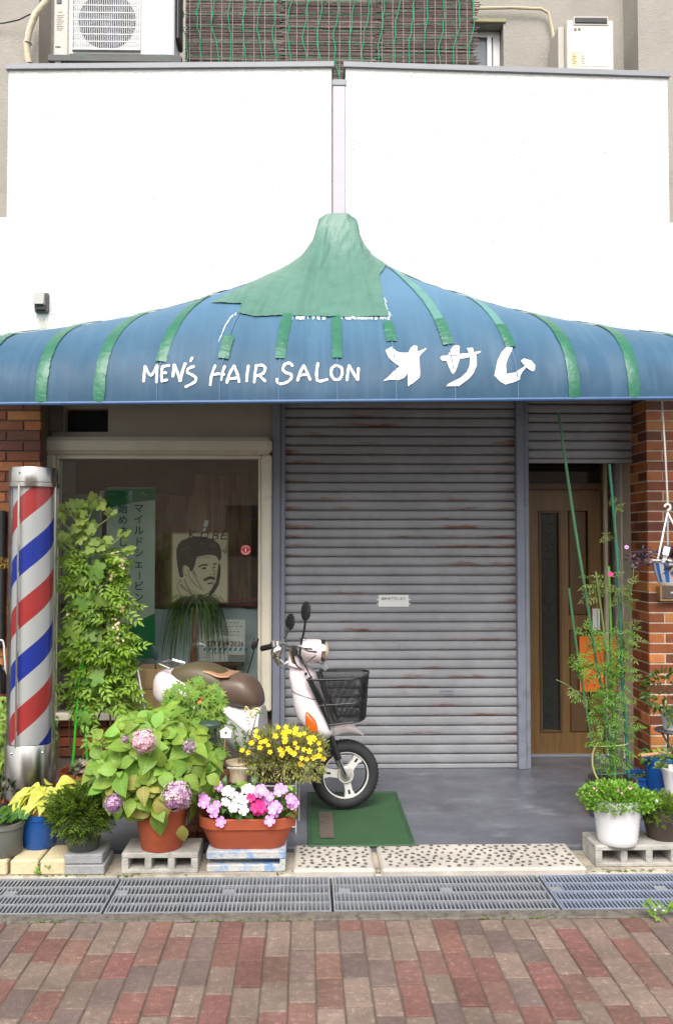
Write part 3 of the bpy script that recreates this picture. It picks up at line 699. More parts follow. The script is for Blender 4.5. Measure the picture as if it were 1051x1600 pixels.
# ------------------------------------------------------------------ awning
from mathutils import noise
YH = 4.65; zH = Zh(626, YH, 525)
A = thing('awning', 'blue canvas shop awning with green repair tape and white hand-painted lettering', 'awning', (0, YW, zH))
WT = [(0, 0, 334), (40, 16, 335), (75, 27, 343), (110, 33, 372), (150, 52, 398), (184, 76, 415), (240, 122, 440), (300, 178, 459), (369, 262, 481), (462, 370, 500), (554, 470, 513), (640, 560, 524), (720, 640, 532)]
def wall_pt(u):
    s_ = 1 if u >= 0 else -1; a = min(abs(u), 720)
    for i in range(len(WT) - 1):
        if a <= WT[i + 1][0]:
            t = (a - WT[i][0]) / (WT[i + 1][0] - WT[i][0]); q = WT[i]; r_ = WT[i + 1]
            p = at(527 + s_ * (q[1] + (r_[1] - q[1]) * t), q[2] + (r_[2] - q[2]) * t, YW)
            p.y = YW - .004 + .035 * abs(p.x - X(527, YW, 400)) ; return p
def surf(u, v, raw=False):
    W = wall_pt(u); k = max(0.0, 1 - abs(u) / 260.0); k = k * k * (3 - 2 * k)
    hx = X(527 + u, YH, 600)
    zq = zH + .012 * hx; P0 = Vector((hx, YH, zq)); h = W.z - zH
    P1 = Vector((hx, YH - .0, zq + .40 + .07 * k))
    P2 = Vector((hx + (W.x - hx) * (.40 - .15 * k), YW - (.62 * (1 - k) + .16 * k), W.z - (.20 * (1 - k) + .72 * k)))
    t = v; p = P0 * (1 - t) ** 3 + P1 * 3 * t * (1 - t) ** 2 + P2 * 3 * t * t * (1 - t) + W * t ** 3
    if not raw:
        ph = (u % 92) / 92; wk = noise.noise(Vector((u * .035, v * 3.0, 7.7))) * .010 + noise.noise(Vector((u * .11, v * 1.6, 2.2))) * .005; p.y -= wk * min(1, v * 5 + .15) * (1 - v) * 1.4; p.z += wk * .5 * v * (1 - v); p.z -= .018 * math.sin(math.pi * ph) * math.sin(math.pi * min(v * 1.6, 1)) * (1 - k * .5)   # canvas sags a little between the seams
        p.y -= .006 * math.cos(2 * math.pi * ph) * min(1, v * 3) * (1 - v)
    return p
def proj(p):
    q = CR.transposed() @ (Vector(p) - Vector((0, 0, CAMZ))); return (525.5 - 19 + FPX * q.x / -q.z, 800 - FPX * q.y / -q.z)
US = [-700 + i * 7 for i in range(201)]; NV = 44
grid = [[surf(u, j / NV) for j in range(NV + 1)] for u in US]
cv = MB(); n = NV + 1
cv.v = [tuple(p) for col_ in grid for p in col_]
for i in range(len(US) - 1):
    for j in range(NV): cv.f.append((i * n + j, (i + 1) * n + j, (i + 1) * n + j + 1, i * n + j + 1)); cv.m.append(0)
tree = BVHTree.FromPolygons([Vector(v) for v in cv.v], cv.f)
def on_awning(px, py, off=.004):
    d = ray(px, py).normalized(); loc, nn, i_, ds = tree.ray_cast(Vector((0, 0, CAMZ)), d)
    if loc is None: return None
    if nn.dot(d) > 0: nn = -nn
    return loc + nn * off
M_canvas = mat('blue_canvas', (.012, .072, .142), .55, .07, 3.0, .45, 7, col2=(.026, .11, .20), thr=(.5, .8), stretch=(1.5, 1, 1))
nn_ = M_canvas.node_tree.nodes; ll_ = M_canvas.node_tree.links; Pp = nn_['Principled BSDF']; src = Pp.inputs['Base Color'].links[0].from_socket
tc = nn_.new('ShaderNodeTexCoord'); mp = nn_.new('ShaderNodeMapping'); mp.inputs['Scale'].default_value = (26, 1, 1.6); ll_.new(tc.outputs['Object'], mp.inputs[0])
nz = nn_.new('ShaderNodeTexNoise'); nz.inputs['Scale'].default_value = 1; nz.inputs['Detail'].default_value = 5; ll_.new(mp.outputs[0], nz.inputs['Vector'])
so = nn_.new('ShaderNodeSeparateXYZ'); ll_.new(tc.outputs['Object'], so.inputs[0])
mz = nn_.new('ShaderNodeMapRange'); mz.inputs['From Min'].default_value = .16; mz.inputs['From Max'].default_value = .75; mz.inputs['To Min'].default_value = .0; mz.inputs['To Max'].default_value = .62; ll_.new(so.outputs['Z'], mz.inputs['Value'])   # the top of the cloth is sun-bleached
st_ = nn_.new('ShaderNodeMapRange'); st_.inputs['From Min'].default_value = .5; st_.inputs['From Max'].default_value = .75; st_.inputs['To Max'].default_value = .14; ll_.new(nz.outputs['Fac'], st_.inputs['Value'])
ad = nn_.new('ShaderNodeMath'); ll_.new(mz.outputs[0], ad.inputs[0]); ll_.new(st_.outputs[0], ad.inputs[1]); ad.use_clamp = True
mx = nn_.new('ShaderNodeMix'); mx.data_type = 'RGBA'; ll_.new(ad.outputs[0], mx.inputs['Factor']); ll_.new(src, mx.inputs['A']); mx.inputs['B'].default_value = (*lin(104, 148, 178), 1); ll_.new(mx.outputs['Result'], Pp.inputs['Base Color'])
tl_ = nn_.new('ShaderNodeBsdfTranslucent'); tl_.inputs['Color'].default_value = (.34, .40, .46, 1)      # vinyl cloth lets some daylight through
ms_ = nn_.new('ShaderNodeMixShader'); ms_.inputs[0].default_value = .22; ll_.new(Pp.outputs[0], ms_.inputs[1]); ll_.new(tl_.outputs[0], ms_.inputs[2]); ll_.new(ms_.outputs[0], nn_['Material Output'].inputs['Surface'])
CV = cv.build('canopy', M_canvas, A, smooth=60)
hm = MB(); hm.tube([surf(u, 0) + Vector((0, 0, -.004)) for u in US[::4]], .011, 8); hm.build('hem_bar', mat('hem', lin(58, 88, 128), .5, .1), A)
# frame under the canvas
fm = MB()
for u in range(-644, 690, 184):
    p = surf(u, .06); q = Vector((surf(u, 1).x, YW - .0, zH + .22)); fm.tube([p + Vector((0, .02, -.02)), Vector((p.x, YW + .05, zH + .3))], .012, 6)
fm.build('support_arms', M_steel, A)
# green repair tape along the seams
M_tape = mat('green_tape', lin(26, 98, 72), .38, .16, 10, .5, 26, col2=lin(48, 112, 88), thr=(.55, .75))
M_faded = mat('faded_green_tape', lin(82, 130, 124), .5, .12, 9, .35, 26)
M_patch = mat('green_patch', lin(72, 114, 99), .42, .08, 5, .5, 12, col2=lin(60, 104, 89), thr=(.5, .7))
random.seed(8)
seams = [(-554, 0, .92), (-462, 0, .95), (-372, 0, .95), (-282, .20, .95), (-184, .20, .33), (-92, .19, .55), (0, .19, .55), (92, .28, .40), (184, .27, .97), (282, .27, .97), (369, 0, .97), (462, 0, .97), (560, 0, .97), (650, 0, .97), (-640, 0, .97)]
def seam_strip(u, v0, v1, name, mm, wpx, off=.005, nseg=46, jit=.0022):
    t = MB(); rows = []
    for i in range(nseg + 1):
        v = v0 + (v1 - v0) * i / nseg; p = surf(u, v); e = .002
        tv = (surf(u, min(v + .01, 1)) - surf(u, max(v - .01, 0))).normalized(); tu = (surf(u + 2, v, True) - surf(u - 2, v, True)).normalized()
        nn = tu.cross(tv).normalized(); nn = nn if nn.y < 0 or nn.z > .5 else -nn
        wd = wpx / FPX * YH / 2 * (1 + rnd(-.08, .08)); sd = tv.cross(nn).normalized()
        rows.append([p - sd * wd + nn * (off + rnd(0, jit)), p - sd * wd * .3 + nn * (off + .003 + rnd(0, jit)), p + sd * wd * .35 + nn * (off + .003 + rnd(0, jit)), p + sd * wd + nn * (off + rnd(0, jit))])
    t.ring(rows, caps=False, closed=False); return t.build(name, mm, A, smooth=25, recalc=False)
for (u, v0, v1) in seams:
    seam_strip(u, 0, 1, 'seam', mat('seam_thread', lin(84, 112, 146), .6) if u == -554 else bpy.data.materials['seam_thread'], 2.0, .0035, 40, 0)
    if u in (184, 282): seam_strip(u, v0 + .16, v1, 'faded_tape', M_faded, 15); seam_strip(u, v0, v0 + .16, 'repair_tape', M_tape if u != 92 else M_faded, 17, .006)
    else:
        if abs(u) <= 92:
            while proj(surf(u, v1))[1] < 491 and v1 > v0 + .05: v1 -= .004
        seam_strip(u, v0, v1, 'repair_tape', M_tape if abs(u) != 0 else M_tape, 17 if abs(u) < 300 else 18)
for s_ in (-1, 1):                       # edge tape along the wall line
    t = MB(); rows = []
    for i in range(60):
        u = s_ * (100 + i * 10.2); a = surf(u, .93); b = surf(u, .995); rows.append([a + Vector((0, -.006, .006)), (a + b) / 2 + Vector((0, -.009, .008 + rnd(0, .002))), b + Vector((0, -.006, .008))])
    t.ring(rows, caps=False, closed=False); t.build('edge_tape', M_faded if s_ > 0 else M_faded, A, smooth=30, recalc=False)
# big green patch at the peak
PP = [(500, 320), (556, 320), (570, 380), (604, 412), (592, 432), (598, 470), (607, 496), (560, 497), (500, 496), (440, 494), (400, 496), (371, 490), (378, 476), (330, 474), (420, 430), (460, 400), (488, 372)]
def inside(p, poly):
    c_ = False; x, y = p; j = len(poly) - 1
    for i in range(len(poly)):
        a, b = poly[i], poly[j]
        if (a[1] > y) != (b[1] > y) and x < (b[0] - a[0]) * (y - a[1]) / (b[1] - a[1]) + a[0]: c_ = not c_
        j = i
    return c_
pt = MB(); UU = [-330 + i * 2 for i in range(285)]; NV2 = 220; keep = {}
from mathutils import noise
def patch_pt(u, v):
    p = surf(u, v); tv = surf(u, min(v + .01, 1)) - surf(u, max(v - .01, 0)); tu = surf(u + 2, v, True) - surf(u - 2, v, True); nn = tu.cross(tv).normalized(); nn = nn if nn.y < 0 else -nn
    q = proj(p); wr = noise.noise(Vector((q[0] * .030, q[1] * .010, 3.1))) * .006 + abs(noise.noise(Vector((q[0] * .07 + q[1] * .03, q[1] * .022, 1.7)))) * .008
    return p + nn * (.0075 + wr), q
PG = {}
def pid(i, j):
    if (i, j) not in PG:
        p, q = patch_pt(UU[i], .25 + .75 * j / NV2); PG[(i, j)] = len(pt.v); pt.v.append(tuple(p)); keep[(i, j)] = q
    return PG[(i, j)]
for i in range(len(UU) - 1):
    for j in range(NV2):
        ids = (pid(i, j), pid(i + 1, j), pid(i + 1, j + 1), pid(i, j + 1)); q = [keep[(i, j)], keep[(i + 1, j + 1)]]
        if inside(((q[0][0] + q[1][0]) / 2, (q[0][1] + q[1][1]) / 2), PP): pt.f.append(ids); pt.m.append(0)
bmx = bmesh.new()
PT = pt.build('repair_patch', M_patch, A, smooth=0, recalc=False)
PT.data.polygons.foreach_set('use_smooth', [True] * len(PT.data.polygons))
bmx.from_mesh(PT.data); bmesh.ops.delete(bmx, geom=[v for v in bmx.verts if not v.link_faces], context='VERTS'); bmx.to_mesh(PT.data); bmx.free()
# old glue showing white at the edge of the patch
M_glue = mat('old_glue', lin(172, 186, 200), .8, .1, 20, .5, 60)
def awning_quads(name, quads, mm, off=.0045):
    mb = MB()
    for q in quads:
        P = [on_awning(a, b, off) for a, b in q]
        if all(p is not None for p in P): mb.add(P, [tuple(range(len(P)))])
    return mb.build(name, mm, A, smooth=0, recalc=False)
gq = []
for i in range(90):
    x = rnd(440, 606)
    if 506 < x < 520: continue
    gq.append([(x, 495), (x + rnd(2, 5), 495), (x + rnd(1, 4), 499 + rnd(0, 3)), (x + rnd(0, 1), 498 + rnd(0, 3))])
for i in range(16):
    t = i / 15; x = 371 - 24 * t ** .6 * 1.05; y = 490 + 42 * t; gq.append([(x - 3 + rnd(-1, 1), y), (x - 1 + rnd(-1, 1), y - 1), (x - 3 + rnd(-1, 1), y + 4), (x - 5 + rnd(-1, 1), y + 4)])
for i in range(8): 
    x = 596 + rnd(0, 12); y = 462 + rnd(0, 30); gq.append([(x, y), (x + 2.5, y + 1), (x + 6, y + 8), (x + 3, y + 7)])
tag(awning_quads('glue_residue', gq, M_glue), kind='stuff')
# hand-painted letters
M_letter = mat('white_letter_paint', (.80, .79, .78), .6, .03, 9, .05)
def K1(p): return (210 + p[0] / 5.532, 560 + p[1] / 5.527)
def K2(p): return (390 + p[0] / 5.532, 560 + p[1] / 5.527)
def K3(p): return (595 + p[0] / 4.204, 535 + p[1] / 4.204)
def brush(name, strokes, K, w_=3.9):
    mb = MB()
    for si, st in enumerate(strokes):
        pp = smooth_path([K(p) for p in st], 5) if len(st) > 2 else [Vector(K(st[0])).lerp(Vector(K(st[1])), t / 5) for t in range(6)]
        d0 = (pp[0] - pp[1]).normalized(); d1 = (pp[-1] - pp[-2]).normalized()
        pts = [pp[0] + d0 * w_ * .42] + [pp[0] + d0 * w_ * .22] + pp + [pp[-1] + d1 * w_ * .22] + [pp[-1] + d1 * w_ * .42]
        n_ = len(pts); wd = [w_ * .42, w_ * .82] + [w_ * (1 + .12 * math.sin(k * 1.3 + si)) for k in range(n_ - 4)] + [w_ * .85, w_ * .45]
        rows = []
        for i in range(n_):
            t = (pts[min(i + 1, n_ - 1)] - pts[max(i - 1, 0)]).normalized(); nn = Vector((-t.y, t.x)) * wd[i] / 2
            a = on_awning(*(pts[i] + nn), .0045 + .0009 * si); b = on_awning(*(pts[i] - nn), .0045 + .0009 * si)
            rows.append([a, b])
        mb.ring(rows, caps=False, closed=False)
    return mb.build(name, M_letter, A, smooth=0, recalc=False)
L1 = [[[(82, 200), (92, 76)], [(95, 74), (145, 150), (198, 70)], [(200, 66), (195, 208)]], [[(245, 74), (237, 140), (241, 200)], [(248, 74), (302, 66)], [(244, 130), (275, 128)], [(243, 200), (284, 190)]],
      [[(334, 158), (344, 60)], [(346, 60), (375, 130), (396, 198)], [(398, 198), (415, 120), (440, 50)]], [[(502, 0), (488, 26)]], [[(514, 74), (468, 92), (458, 122), (500, 145), (530, 168), (522, 206), (445, 248)]],
      [[(700, 66), (668, 150), (656, 230)], [(780, 72), (758, 140), (750, 188)], [(668, 150), (720, 138), (774, 142)]], [[(800, 212), (825, 130), (860, 70)], [(862, 70), (890, 140), (905, 206)], [(802, 184), (888, 172)]], [[(985, 68), (974, 140), (970, 198)]]]
L2 = [[[(57, 70), (46, 140), (40, 208)], [(52, 70), (100, 62), (134, 85), (118, 132), (55, 156)], [(84, 152), (134, 200)]], [[(368, 66), (345, 44), (305, 56), (287, 96), (312, 125), (355, 140), (358, 176), (318, 210), (264, 222), (240, 205), (236, 182)]],
      [[(414, 192), (435, 125), (464, 68)], [(466, 68), (498, 130), (522, 186)], [(428, 152), (500, 142)]], [[(590, 48), (578, 120), (582, 185), (610, 200), (668, 185)]],
      [[(748, 64), (712, 85), (704, 140), (730, 182), (772, 182), (797, 140), (792, 88), (750, 64)]], [[(840, 190), (848, 120), (858, 68)], [(858, 68), (895, 130), (928, 186)], [(931, 190), (938, 92)]]]
for s_ in L1: brush('letter', s_, K1)
for s_ in L2: brush('letter', s_, K2)
def poly_letter(polys, name='letter'):
    mb = MB()
    for k, poly in enumerate(polys):
        bm = bmesh.new(); co = [Vector((*K3(p), 0)) for p in poly]; vs_ = [bm.verts.new(c_) for c_ in co]
        for t_ in geometry.tessellate_polygon([co]): bm.faces.new([vs_[i] for i in t_])
        y0 = min(v.co.y for v in bm.verts); y1 = max(v.co.y for v in bm.verts); y = y0 + 3
        while y < y1:
            bmesh.ops.bisect_plane(bm, geom=bm.verts[:] + bm.edges[:] + bm.faces[:], plane_co=(0, y, 0), plane_no=(0, 1, 0)); y += 3
        bmesh.ops.triangulate(bm, faces=bm.faces[:]); bm.verts.ensure_lookup_table(); bm.verts.index_update()
        mb.add([on_awning(v.co.x, v.co.y, .005 + .0012 * k) for v in bm.verts], [tuple(v.index for v in f.verts) for f in bm.faces]); bm.free()
    return mb.build(name, M_letter, A, smooth=0, recalc=False)
poly_letter([[(28, 55), (70, 33), (95, 60), (125, 72), (178, 72), (195, 40), (215, 25), (238, 28), (240, 65), (265, 55), (300, 40), (295, 50), (262, 80), (250, 100), (255, 210), (250, 235), (215, 265), (175, 290), (173, 205), (150, 235), (110, 250), (70, 246), (15, 255), (40, 235), (80, 195), (122, 160), (85, 135), (50, 105)]])
poly_letter([[(388, 105), (400, 92), (440, 88), (455, 55), (472, 32), (490, 22), (515, 28), (512, 78), (560, 75), (655, 60), (650, 70), (600, 92), (560, 105), (515, 110), (505, 140), (490, 185), (478, 210), (465, 205), (445, 165), (430, 125), (400, 122)],
             [(562, 42), (600, 40), (608, 70), (625, 95), (625, 155), (605, 205), (570, 245), (510, 288), (425, 290), (440, 275), (520, 235), (560, 200), (580, 155), (583, 95)]])
poly_letter([[(858, 10), (860, 45), (830, 110), (818, 150), (822, 208), (880, 198), (925, 170), (945, 155), (950, 165), (925, 195), (910, 220), (908, 245), (870, 262), (815, 278), (780, 258), (742, 220), (748, 195), (765, 120), (790, 70), (825, 30)],
             [(915, 125), (935, 110), (985, 125), (1010, 155), (1005, 185), (990, 195), (960, 175), (930, 145)]])
# rain stain on the stucco under the vent hood
random.seed(3)
stn = MB(); ylo = lambda x: YW + .035 * abs(x - X(518, YW, 300)) - .0012
for i in range(11):
    p = at(61 + i * 1.5 + rnd(-.6, .6), 488 + rnd(10, 18), YW + .07); L = rnd(.03, .10); a = rnd(.004, .009); y = ylo(p.x)
    stn.add([(p.x - a, y, p.z), (p.x + a, y, p.z), (p.x + a * .4, y, p.z - L), (p.x - a * .4, y, p.z - L)], [(0, 1, 2, 3)])
stn.build('rain_stain', mat('rain_stain', lin(196, 192, 184), .9, .2, 30), wl, smooth=0)
# ------------------------------------------------------------------ things on the balcony
YA = 5.95
ac = thing('outdoor_unit', 'white air-conditioner outdoor unit standing above the parapet', 'air conditioner', at(185, 98, YA))
M_acw = mat('white_enamel', (.58, .58, .57), .35, .03, 4, .03); M_acg = mat('grey_enamel', lin(176, 170, 160), .4, .04)
ax0, ax1, ax2 = X(83, YA, 60), X(107, YA, 60), X(272, YA, 60); az0 = Zh(91, YA); az1 = az0 + .62
fc = at(168, 33, YA); fr_ = 47.5 / FPX * YA * .95
MB().bx(ax1 + .001, ax2, YA, YA + .3, az0, az1, .012).build('casing', M_acw, ac)
MB().bx(ax0, ax1 - .001, YA + .012, YA + .29, az0, az1, .01).build('side_panel', M_acg, ac)
fd = MB(); fd.lathe([(fr_, 0), (fr_, .004)], (fc.x, YA - .0005, fc.z), 48, (0, -1, 0)); fd.build('fan_opening', mat('fan_dark', lin(46, 48, 62), .6, .1), ac)
fb = MB()
for k in range(3):
    a = k * 2.094 + .4; poly = [(math.cos(a + t) * fr_ * rr, math.sin(a + t) * fr_ * rr) for t, rr in ((0, .25), (.15, .9), (.5, .96), (.95, .92), (.8, .25))]
    fb.prism([(fc.x + x, YA - .0065, fc.z + z) for x, z in poly], (0, .001, 0))
fb.lathe([(fr_ * .3, 0), (fr_ * .28, .004), (.01, .005)], (fc.x, YA - .006, fc.z), 24, (0, -1, 0)); fb.build('fan', mat('fan_grey', lin(84, 86, 102), .5), ac)
gr_ = MB(); xg0, xg1 = X(115, YA, 60), X(219, YA, 60); zg0 = Zh(83, YA); nb = 36
for i in range(nb + 1):
    x = xg0 + (xg1 - xg0) * i / nb; gr_.bx(x - .0017, x + .0017, YA - .02, YA - .016, zg0, az1 - .01)
z = zg0
while z < az1 - .01: gr_.bx(xg0, xg1, YA - .0225, YA - .0195, z - .003, z + .003); z += .0515
gr_.bx(xg0 - .006, xg0 - .003, YA - .022, YA, zg0, az1 - .01); gr_.bx(xg1 + .003, xg1 + .006, YA - .022, YA, zg0, az1 - .01); gr_.bx(xg0 - .006, xg1 + .006, YA - .022, YA, zg0 - .008, zg0 - .005)
tag(gr_.build('guard_grille', M_acw, ac), kind='stuff')
MB().bx(ax0 + .02, ax0 + .055, YA + .008, YA + .013, Zh(8, YA) - .01, Zh(8, YA) + .02, .004).build('dark_handle', M_black, ac)
st = MB()
for i in range(9): st.bx(ax0 + .022, ax0 + .075 - (i % 3) * .008, YA + .0095, YA + .0115, Zh(28 + i * 2.8, YA) - .002, Zh(28 + i * 2.8, YA) + .002)
st.bx(ax0 + .03, ax0 + .06, YA + .0095, YA + .0115, Zh(22, YA) - .006, Zh(22, YA) + .006); st.build('caution_print', mat('pale_grey_print', lin(176, 170, 160), .7), ac)
MB().bx(ax0 + .014, ax0 + .05, YA + .0095, YA + .0115, Zh(77, YA) - .004, Zh(77, YA) + .004).build('name_badge', M_black, ac)
for x in (ax1 + .07, ax2 - .11): MB().bx(x, x + .07, YA - .03, YA + .3, az0 - .022, az0 - .001, .004).build('foot', mat('green_foot', lin(62, 96, 88), .6), ac)
MB().bx(ax2 + .001, ax2 + .03, YA + .06, YA + .24, az0 + .16, az1 - .05, .01).build('valve_cover', M_black, ac)
br = MB(); zb_ = Zh(100, YA - .05); br.bx(ax0 - .02, ax2 + .06, YA - .05, YA + .0, zb_, az0 - .024, .003); br.bx(ax0 - .02, ax2 + .06, YA + .25, YA + .29, zb_, az0 - .024, .003)
for x in (ax0 + .05, ax2 - .05): br.bx(x - .02, x + .02, YA - .045, YA + .28, 3.2, zb_ - .001)
tag(br.build('unit_stand', mat('dark_stand', lin(74, 74, 72), .6, .2)), 'dark grey angle-iron stand under the air-conditioner unit', 'stand')
pi = MB(); pi.tube([at(82, -40, 6.35), at(72, 2, 6.35), at(56, 22, 6.35), at(47, 45, 6.35), at(42, 68, 6.35), at(44, 92, 6.35), at(50, 112, 6.35), at(53, 150, 6.35)], .024, 12)
PI = pi.build('insulated_pipe', mat('beige_lagging', lin(196, 184, 160), .8, .12, 14, .6, 30)); tag(PI, 'beige lagged refrigerant pipe curving down beside the air-conditioner', 'pipe')
for q in ((44, 68), (48, 100)):
    p = at(*q, 6.35); tb = MB().torus(p, (.12, 0, 1), .026, .004, 16, 6); tb.build('tie', M_conc, PI)
cb = MB().tube([at(-20, 38, 6.42), at(8, 36, 6.40), at(30, 31, 6.38), at(48, 22, 6.36)], .005, 6).build('cable', M_black); tag(cb, 'thin black cable running to the lagged pipe on the beige wall', 'cable')
# reed screen with a green net
YR = 6.2
rs = thing('reed_screen', 'brown reed screen with a green plant net hanging over the balcony opening', 'screen', at(515, 60, YR))
x0, x1 = X(290, YR, 60), X(741, YR, 60); z0, z1 = Zh(150, YR), Zh(-60, YR)
random.seed(21); rd = MB(); z = z0; 
while z < z1:
    for k in range(3):
        a = x0 + (x1 - x0) * k / 3 + rnd(-.05, .05) * (k > 0); b = x0 + (x1 - x0) * (k + 1) / 3 + rnd(-.03, .05)
        rd.mi = random.choice((0, 0, 1, 2)); y = YR + rnd(-.004, .004); rd.tube([(a, y, z + rnd(-.002, .002)), ((a + b) / 2, y, z + rnd(-.003, .003)), (b, y, z + rnd(-.002, .002))], .0042, 5, False)
    z += .0082
tag(rd.build('reeds', [mat('reed_a', lin(112, 98, 94), .8, .2, 20, .2), mat('reed_b', lin(136, 121, 116), .8, .2, 20, .2), mat('reed_c', lin(96, 82, 79), .8, .2, 20, .2)], rs, recalc=False), kind='stuff')
MB().bx(x0 + .01, x1 - .01, YR + .012, YR + .016, z0, z1).build('backing_cloth', mat('backing', lin(70, 62, 58), .9), rs)
th = MB(); x = x0 + .03
while x < x1: th.bx(x, x + .004, YR - .0085, YR - .0065, z0, z1); x += .078
th.build('binding_thread', mat('thread', lin(150, 140, 130), .8), rs)
nt2 = MB(); M_net = mat('green_net', lin(40, 150, 108), .5, .15)
nx, nz_ = 19, 9; gp = {}
for i in range(nx + 1):
    for j in range(nz_ + 1): gp[(i, j)] = Vector((x0 + (x1 - x0) * .985 * i / nx + rnd(-.012, .012) + .02 * math.sin(j * .9 + i * .2), YR - .03 + rnd(-.008, .008), z0 + .06 + (z1 - z0 - .06) * j / nz_ + rnd(-.012, .012) + (.10 * max(0, (i - 13) / 6) * (1 if j > 1 else .3))))
for i in range(nx + 1):
    for j in range(nz_ + 1):
        for (di, dj) in ((1, 0), (0, 1)):
            if (i + di, j + dj) in gp:
                a, b = gp[(i, j)], gp[(i + di, j + dj)]; m_ = (a + b) / 2 + Vector((rnd(-.01, .01), 0, rnd(-.014, .004))); nt2.tube([a, m_, b], .0036 if dj else .0022, 4, False)
nt2.build('plant_net', M_net, rs, recalc=False)
# water heater
YT = 6.42
wh = thing('water_heater', 'white wall-mounted gas water heater with a black exhaust slot', 'water heater', at(922, 105, YT))
hx0, hx1 = X(885, YT, 60), X(958, YT, 60); hz1 = Zh(26, YT); hz0 = hz1 - .56
MB().bx(hx0, hx1, YT, YT + .2, hz0, hz1, .008).build('casing', mat('cream_enamel', lin(198, 193, 182), .35, .03), wh)
MB().bx(hx0 - .05, hx0 - .001, YT + .06, YT + .3, hz0, hz1 - .02, .004).build('side_plate', M_acg, wh)
v0 = at(897, 37, YT); v1 = at(947, 29, YT); vt = MB(); vt.bx(v0.x, v1.x, YT - .012, YT + .01, v0.z, v1.z, .004); VT = vt.build('exhaust_slot', M_black, wh)
MB().bx(v0.x - .012, v1.x + .012, YT - .005, YT + .005, v0.z - .014, v1.z + .014, .003).build('slot_rim', M_acg, VT)
def label(a, b, m_, nm='sticker'):
    p, q = at(*a, YT), at(*b, YT); return MB().bx(p.x, q.x, YT - .0025, YT - .0005, q.z, p.z).build(nm, m_, wh)
label((890, 69), (910, 82), M_paper); label((891, 83), (903, 103), mat('yellow_sticker', lin(226, 204, 150), .6)); label((905, 84), (921, 104), mat('cream_sticker', lin(232, 220, 196), .6)); label((924, 85), (950, 104), mat('pale_sticker', lin(220, 218, 204), .6))
pr = MB()
for i in range(12):
    p = at(893 + (i % 2) * 14, 86 + (i // 2) * 2.6, YT); pr.bx(p.x, p.x + .022 + (i % 3) * .006, YT - .0045, YT - .0032, p.z - .0022, p.z + .0022)
for dx in (0, 6): 
    p = at(898 + dx, 46, YT); pr.lathe([(.01, 0), (.01, .002)], p + Vector((0, -.003, 0)), 12, (0, -1, 0))
pr.build('small_print', mat('print_grey', lin(120, 112, 104), .7), wh)
cdp = MB().tube([at(742, 13, 6.70), at(800, 12, 6.70), at(845, 14, 6.70), at(856, 20, 6.70), at(862, 45, 6.70), at(867, 80, 6.68), at(869, 118, 6.68), at(869, 160, 6.68)], .012, 8).build('conduit', mat('conduit_beige', lin(188, 176, 148), .7, .1)); tag(cdp, 'thin beige conduit bending down the wall beside the water heater', 'pipe')
# ------------------------------------------------------------------ barber pole
YPOL = 4.98
pc = at(51.5, 900, YPOL); pr_ = 37.0 / FPX * YPOL
bp = thing('barber_pole', 'tall barber pole with red, white and blue stripes in a clear cylinder', 'barber pole', (pc.x, YPOL, FL))
bx_, by_ = pc.x, YPOL; z1 = Zh(733, YPOL); z2 = Zh(757, YPOL); z3 = Zh(1156, YPOL)
M_brush = mat('brushed_steel', (.44, .42, .39), .2, .14, 5, .05, 200, metal=1.0, stretch=(6, 6, .4))
MB().lathe([(pr_ * 1.0, FL), (pr_ * 1.02, FL + .01), (pr_ * 1.02, z3 - .006), (pr_ * .99, z3)], (bx_, by_, 0), 48).build('steel_base', M_brush, bp)
cp = MB().lathe([(pr_ * .98, z2 - .022), (pr_ * 1.02, z2 - .02), (pr_ * 1.02, z2 + .002), (pr_ * .985, z2 + .006), (pr_ * .985, z1 - .006), (pr_ * .97, z1), (.01, z1 + .001)], (bx_, by_, 0), 48).build('steel_cap', M_brush, bp)
sm = bpy.data.materials.new('pole_stripes'); sm.use_nodes = True; n = sm.node_tree.nodes; l = sm.node_tree.links; P = n['Principled BSDF']; P.inputs['Roughness'].default_value = .45
tc = n.new('ShaderNodeTexCoord'); so = n.new('ShaderNodeSeparateXYZ'); l.new(tc.outputs['Object'], so.inputs[0])
at2 = n.new('ShaderNodeMath'); at2.operation = 'ARCTAN2'; l.new(so.outputs['X'], at2.inputs[0]); ng = n.new('ShaderNodeMath'); ng.operation = 'MULTIPLY'; ng.inputs[1].default_value = -1; l.new(so.outputs['Y'], ng.inputs[0]); l.new(ng.outputs[0], at2.inputs[1])
PITCH = 160.0 / FPX * YPOL
d1 = n.new('ShaderNodeMath'); d1.operation = 'DIVIDE'; d1.inputs[1].default_value = -2 * math.pi; l.new(at2.outputs[0], d1.inputs[0])
d2 = n.new('ShaderNodeMath'); d2.operation = 'DIVIDE'; d2.inputs[1].default_value = PITCH; l.new(so.outputs['Z'], d2.inputs[0])
sm_ = n.new('ShaderNodeMath'); l.new(d1.outputs[0], sm_.inputs[0]); l.new(d2.outputs[0], sm_.inputs[1])
zc = Zh(790, YPOL) - FL                     # middle of a red band on the side that faces the street
of = n.new('ShaderNodeMath'); of.inputs[1].default_value = 10.125 - zc / PITCH; l.new(sm_.outputs[0], of.inputs[0])
fr = n.new('ShaderNodeMath'); fr.operation = 'FRACT'; l.new(of.outputs[0], fr.inputs[0])
rp = n.new('ShaderNodeValToRGB'); rp.color_ramp.interpolation = 'CONSTANT'; el = rp.color_ramp.elements
RD = (*lin(214, 66, 64), 1); WH = (.82, .81, .79, 1); BL = (*lin(30, 62, 190), 1)
el[0].position = 0; el[0].color = RD; el[1].position = .255; el[1].color = WH
for p_, c_ in ((.5, BL), (.745, WH)): e = el.new(p_); e.color = c_
l.new(fr.outputs[0], rp.inputs['Fac']); l.new(rp.outputs[0], P.inputs['Base Color'])
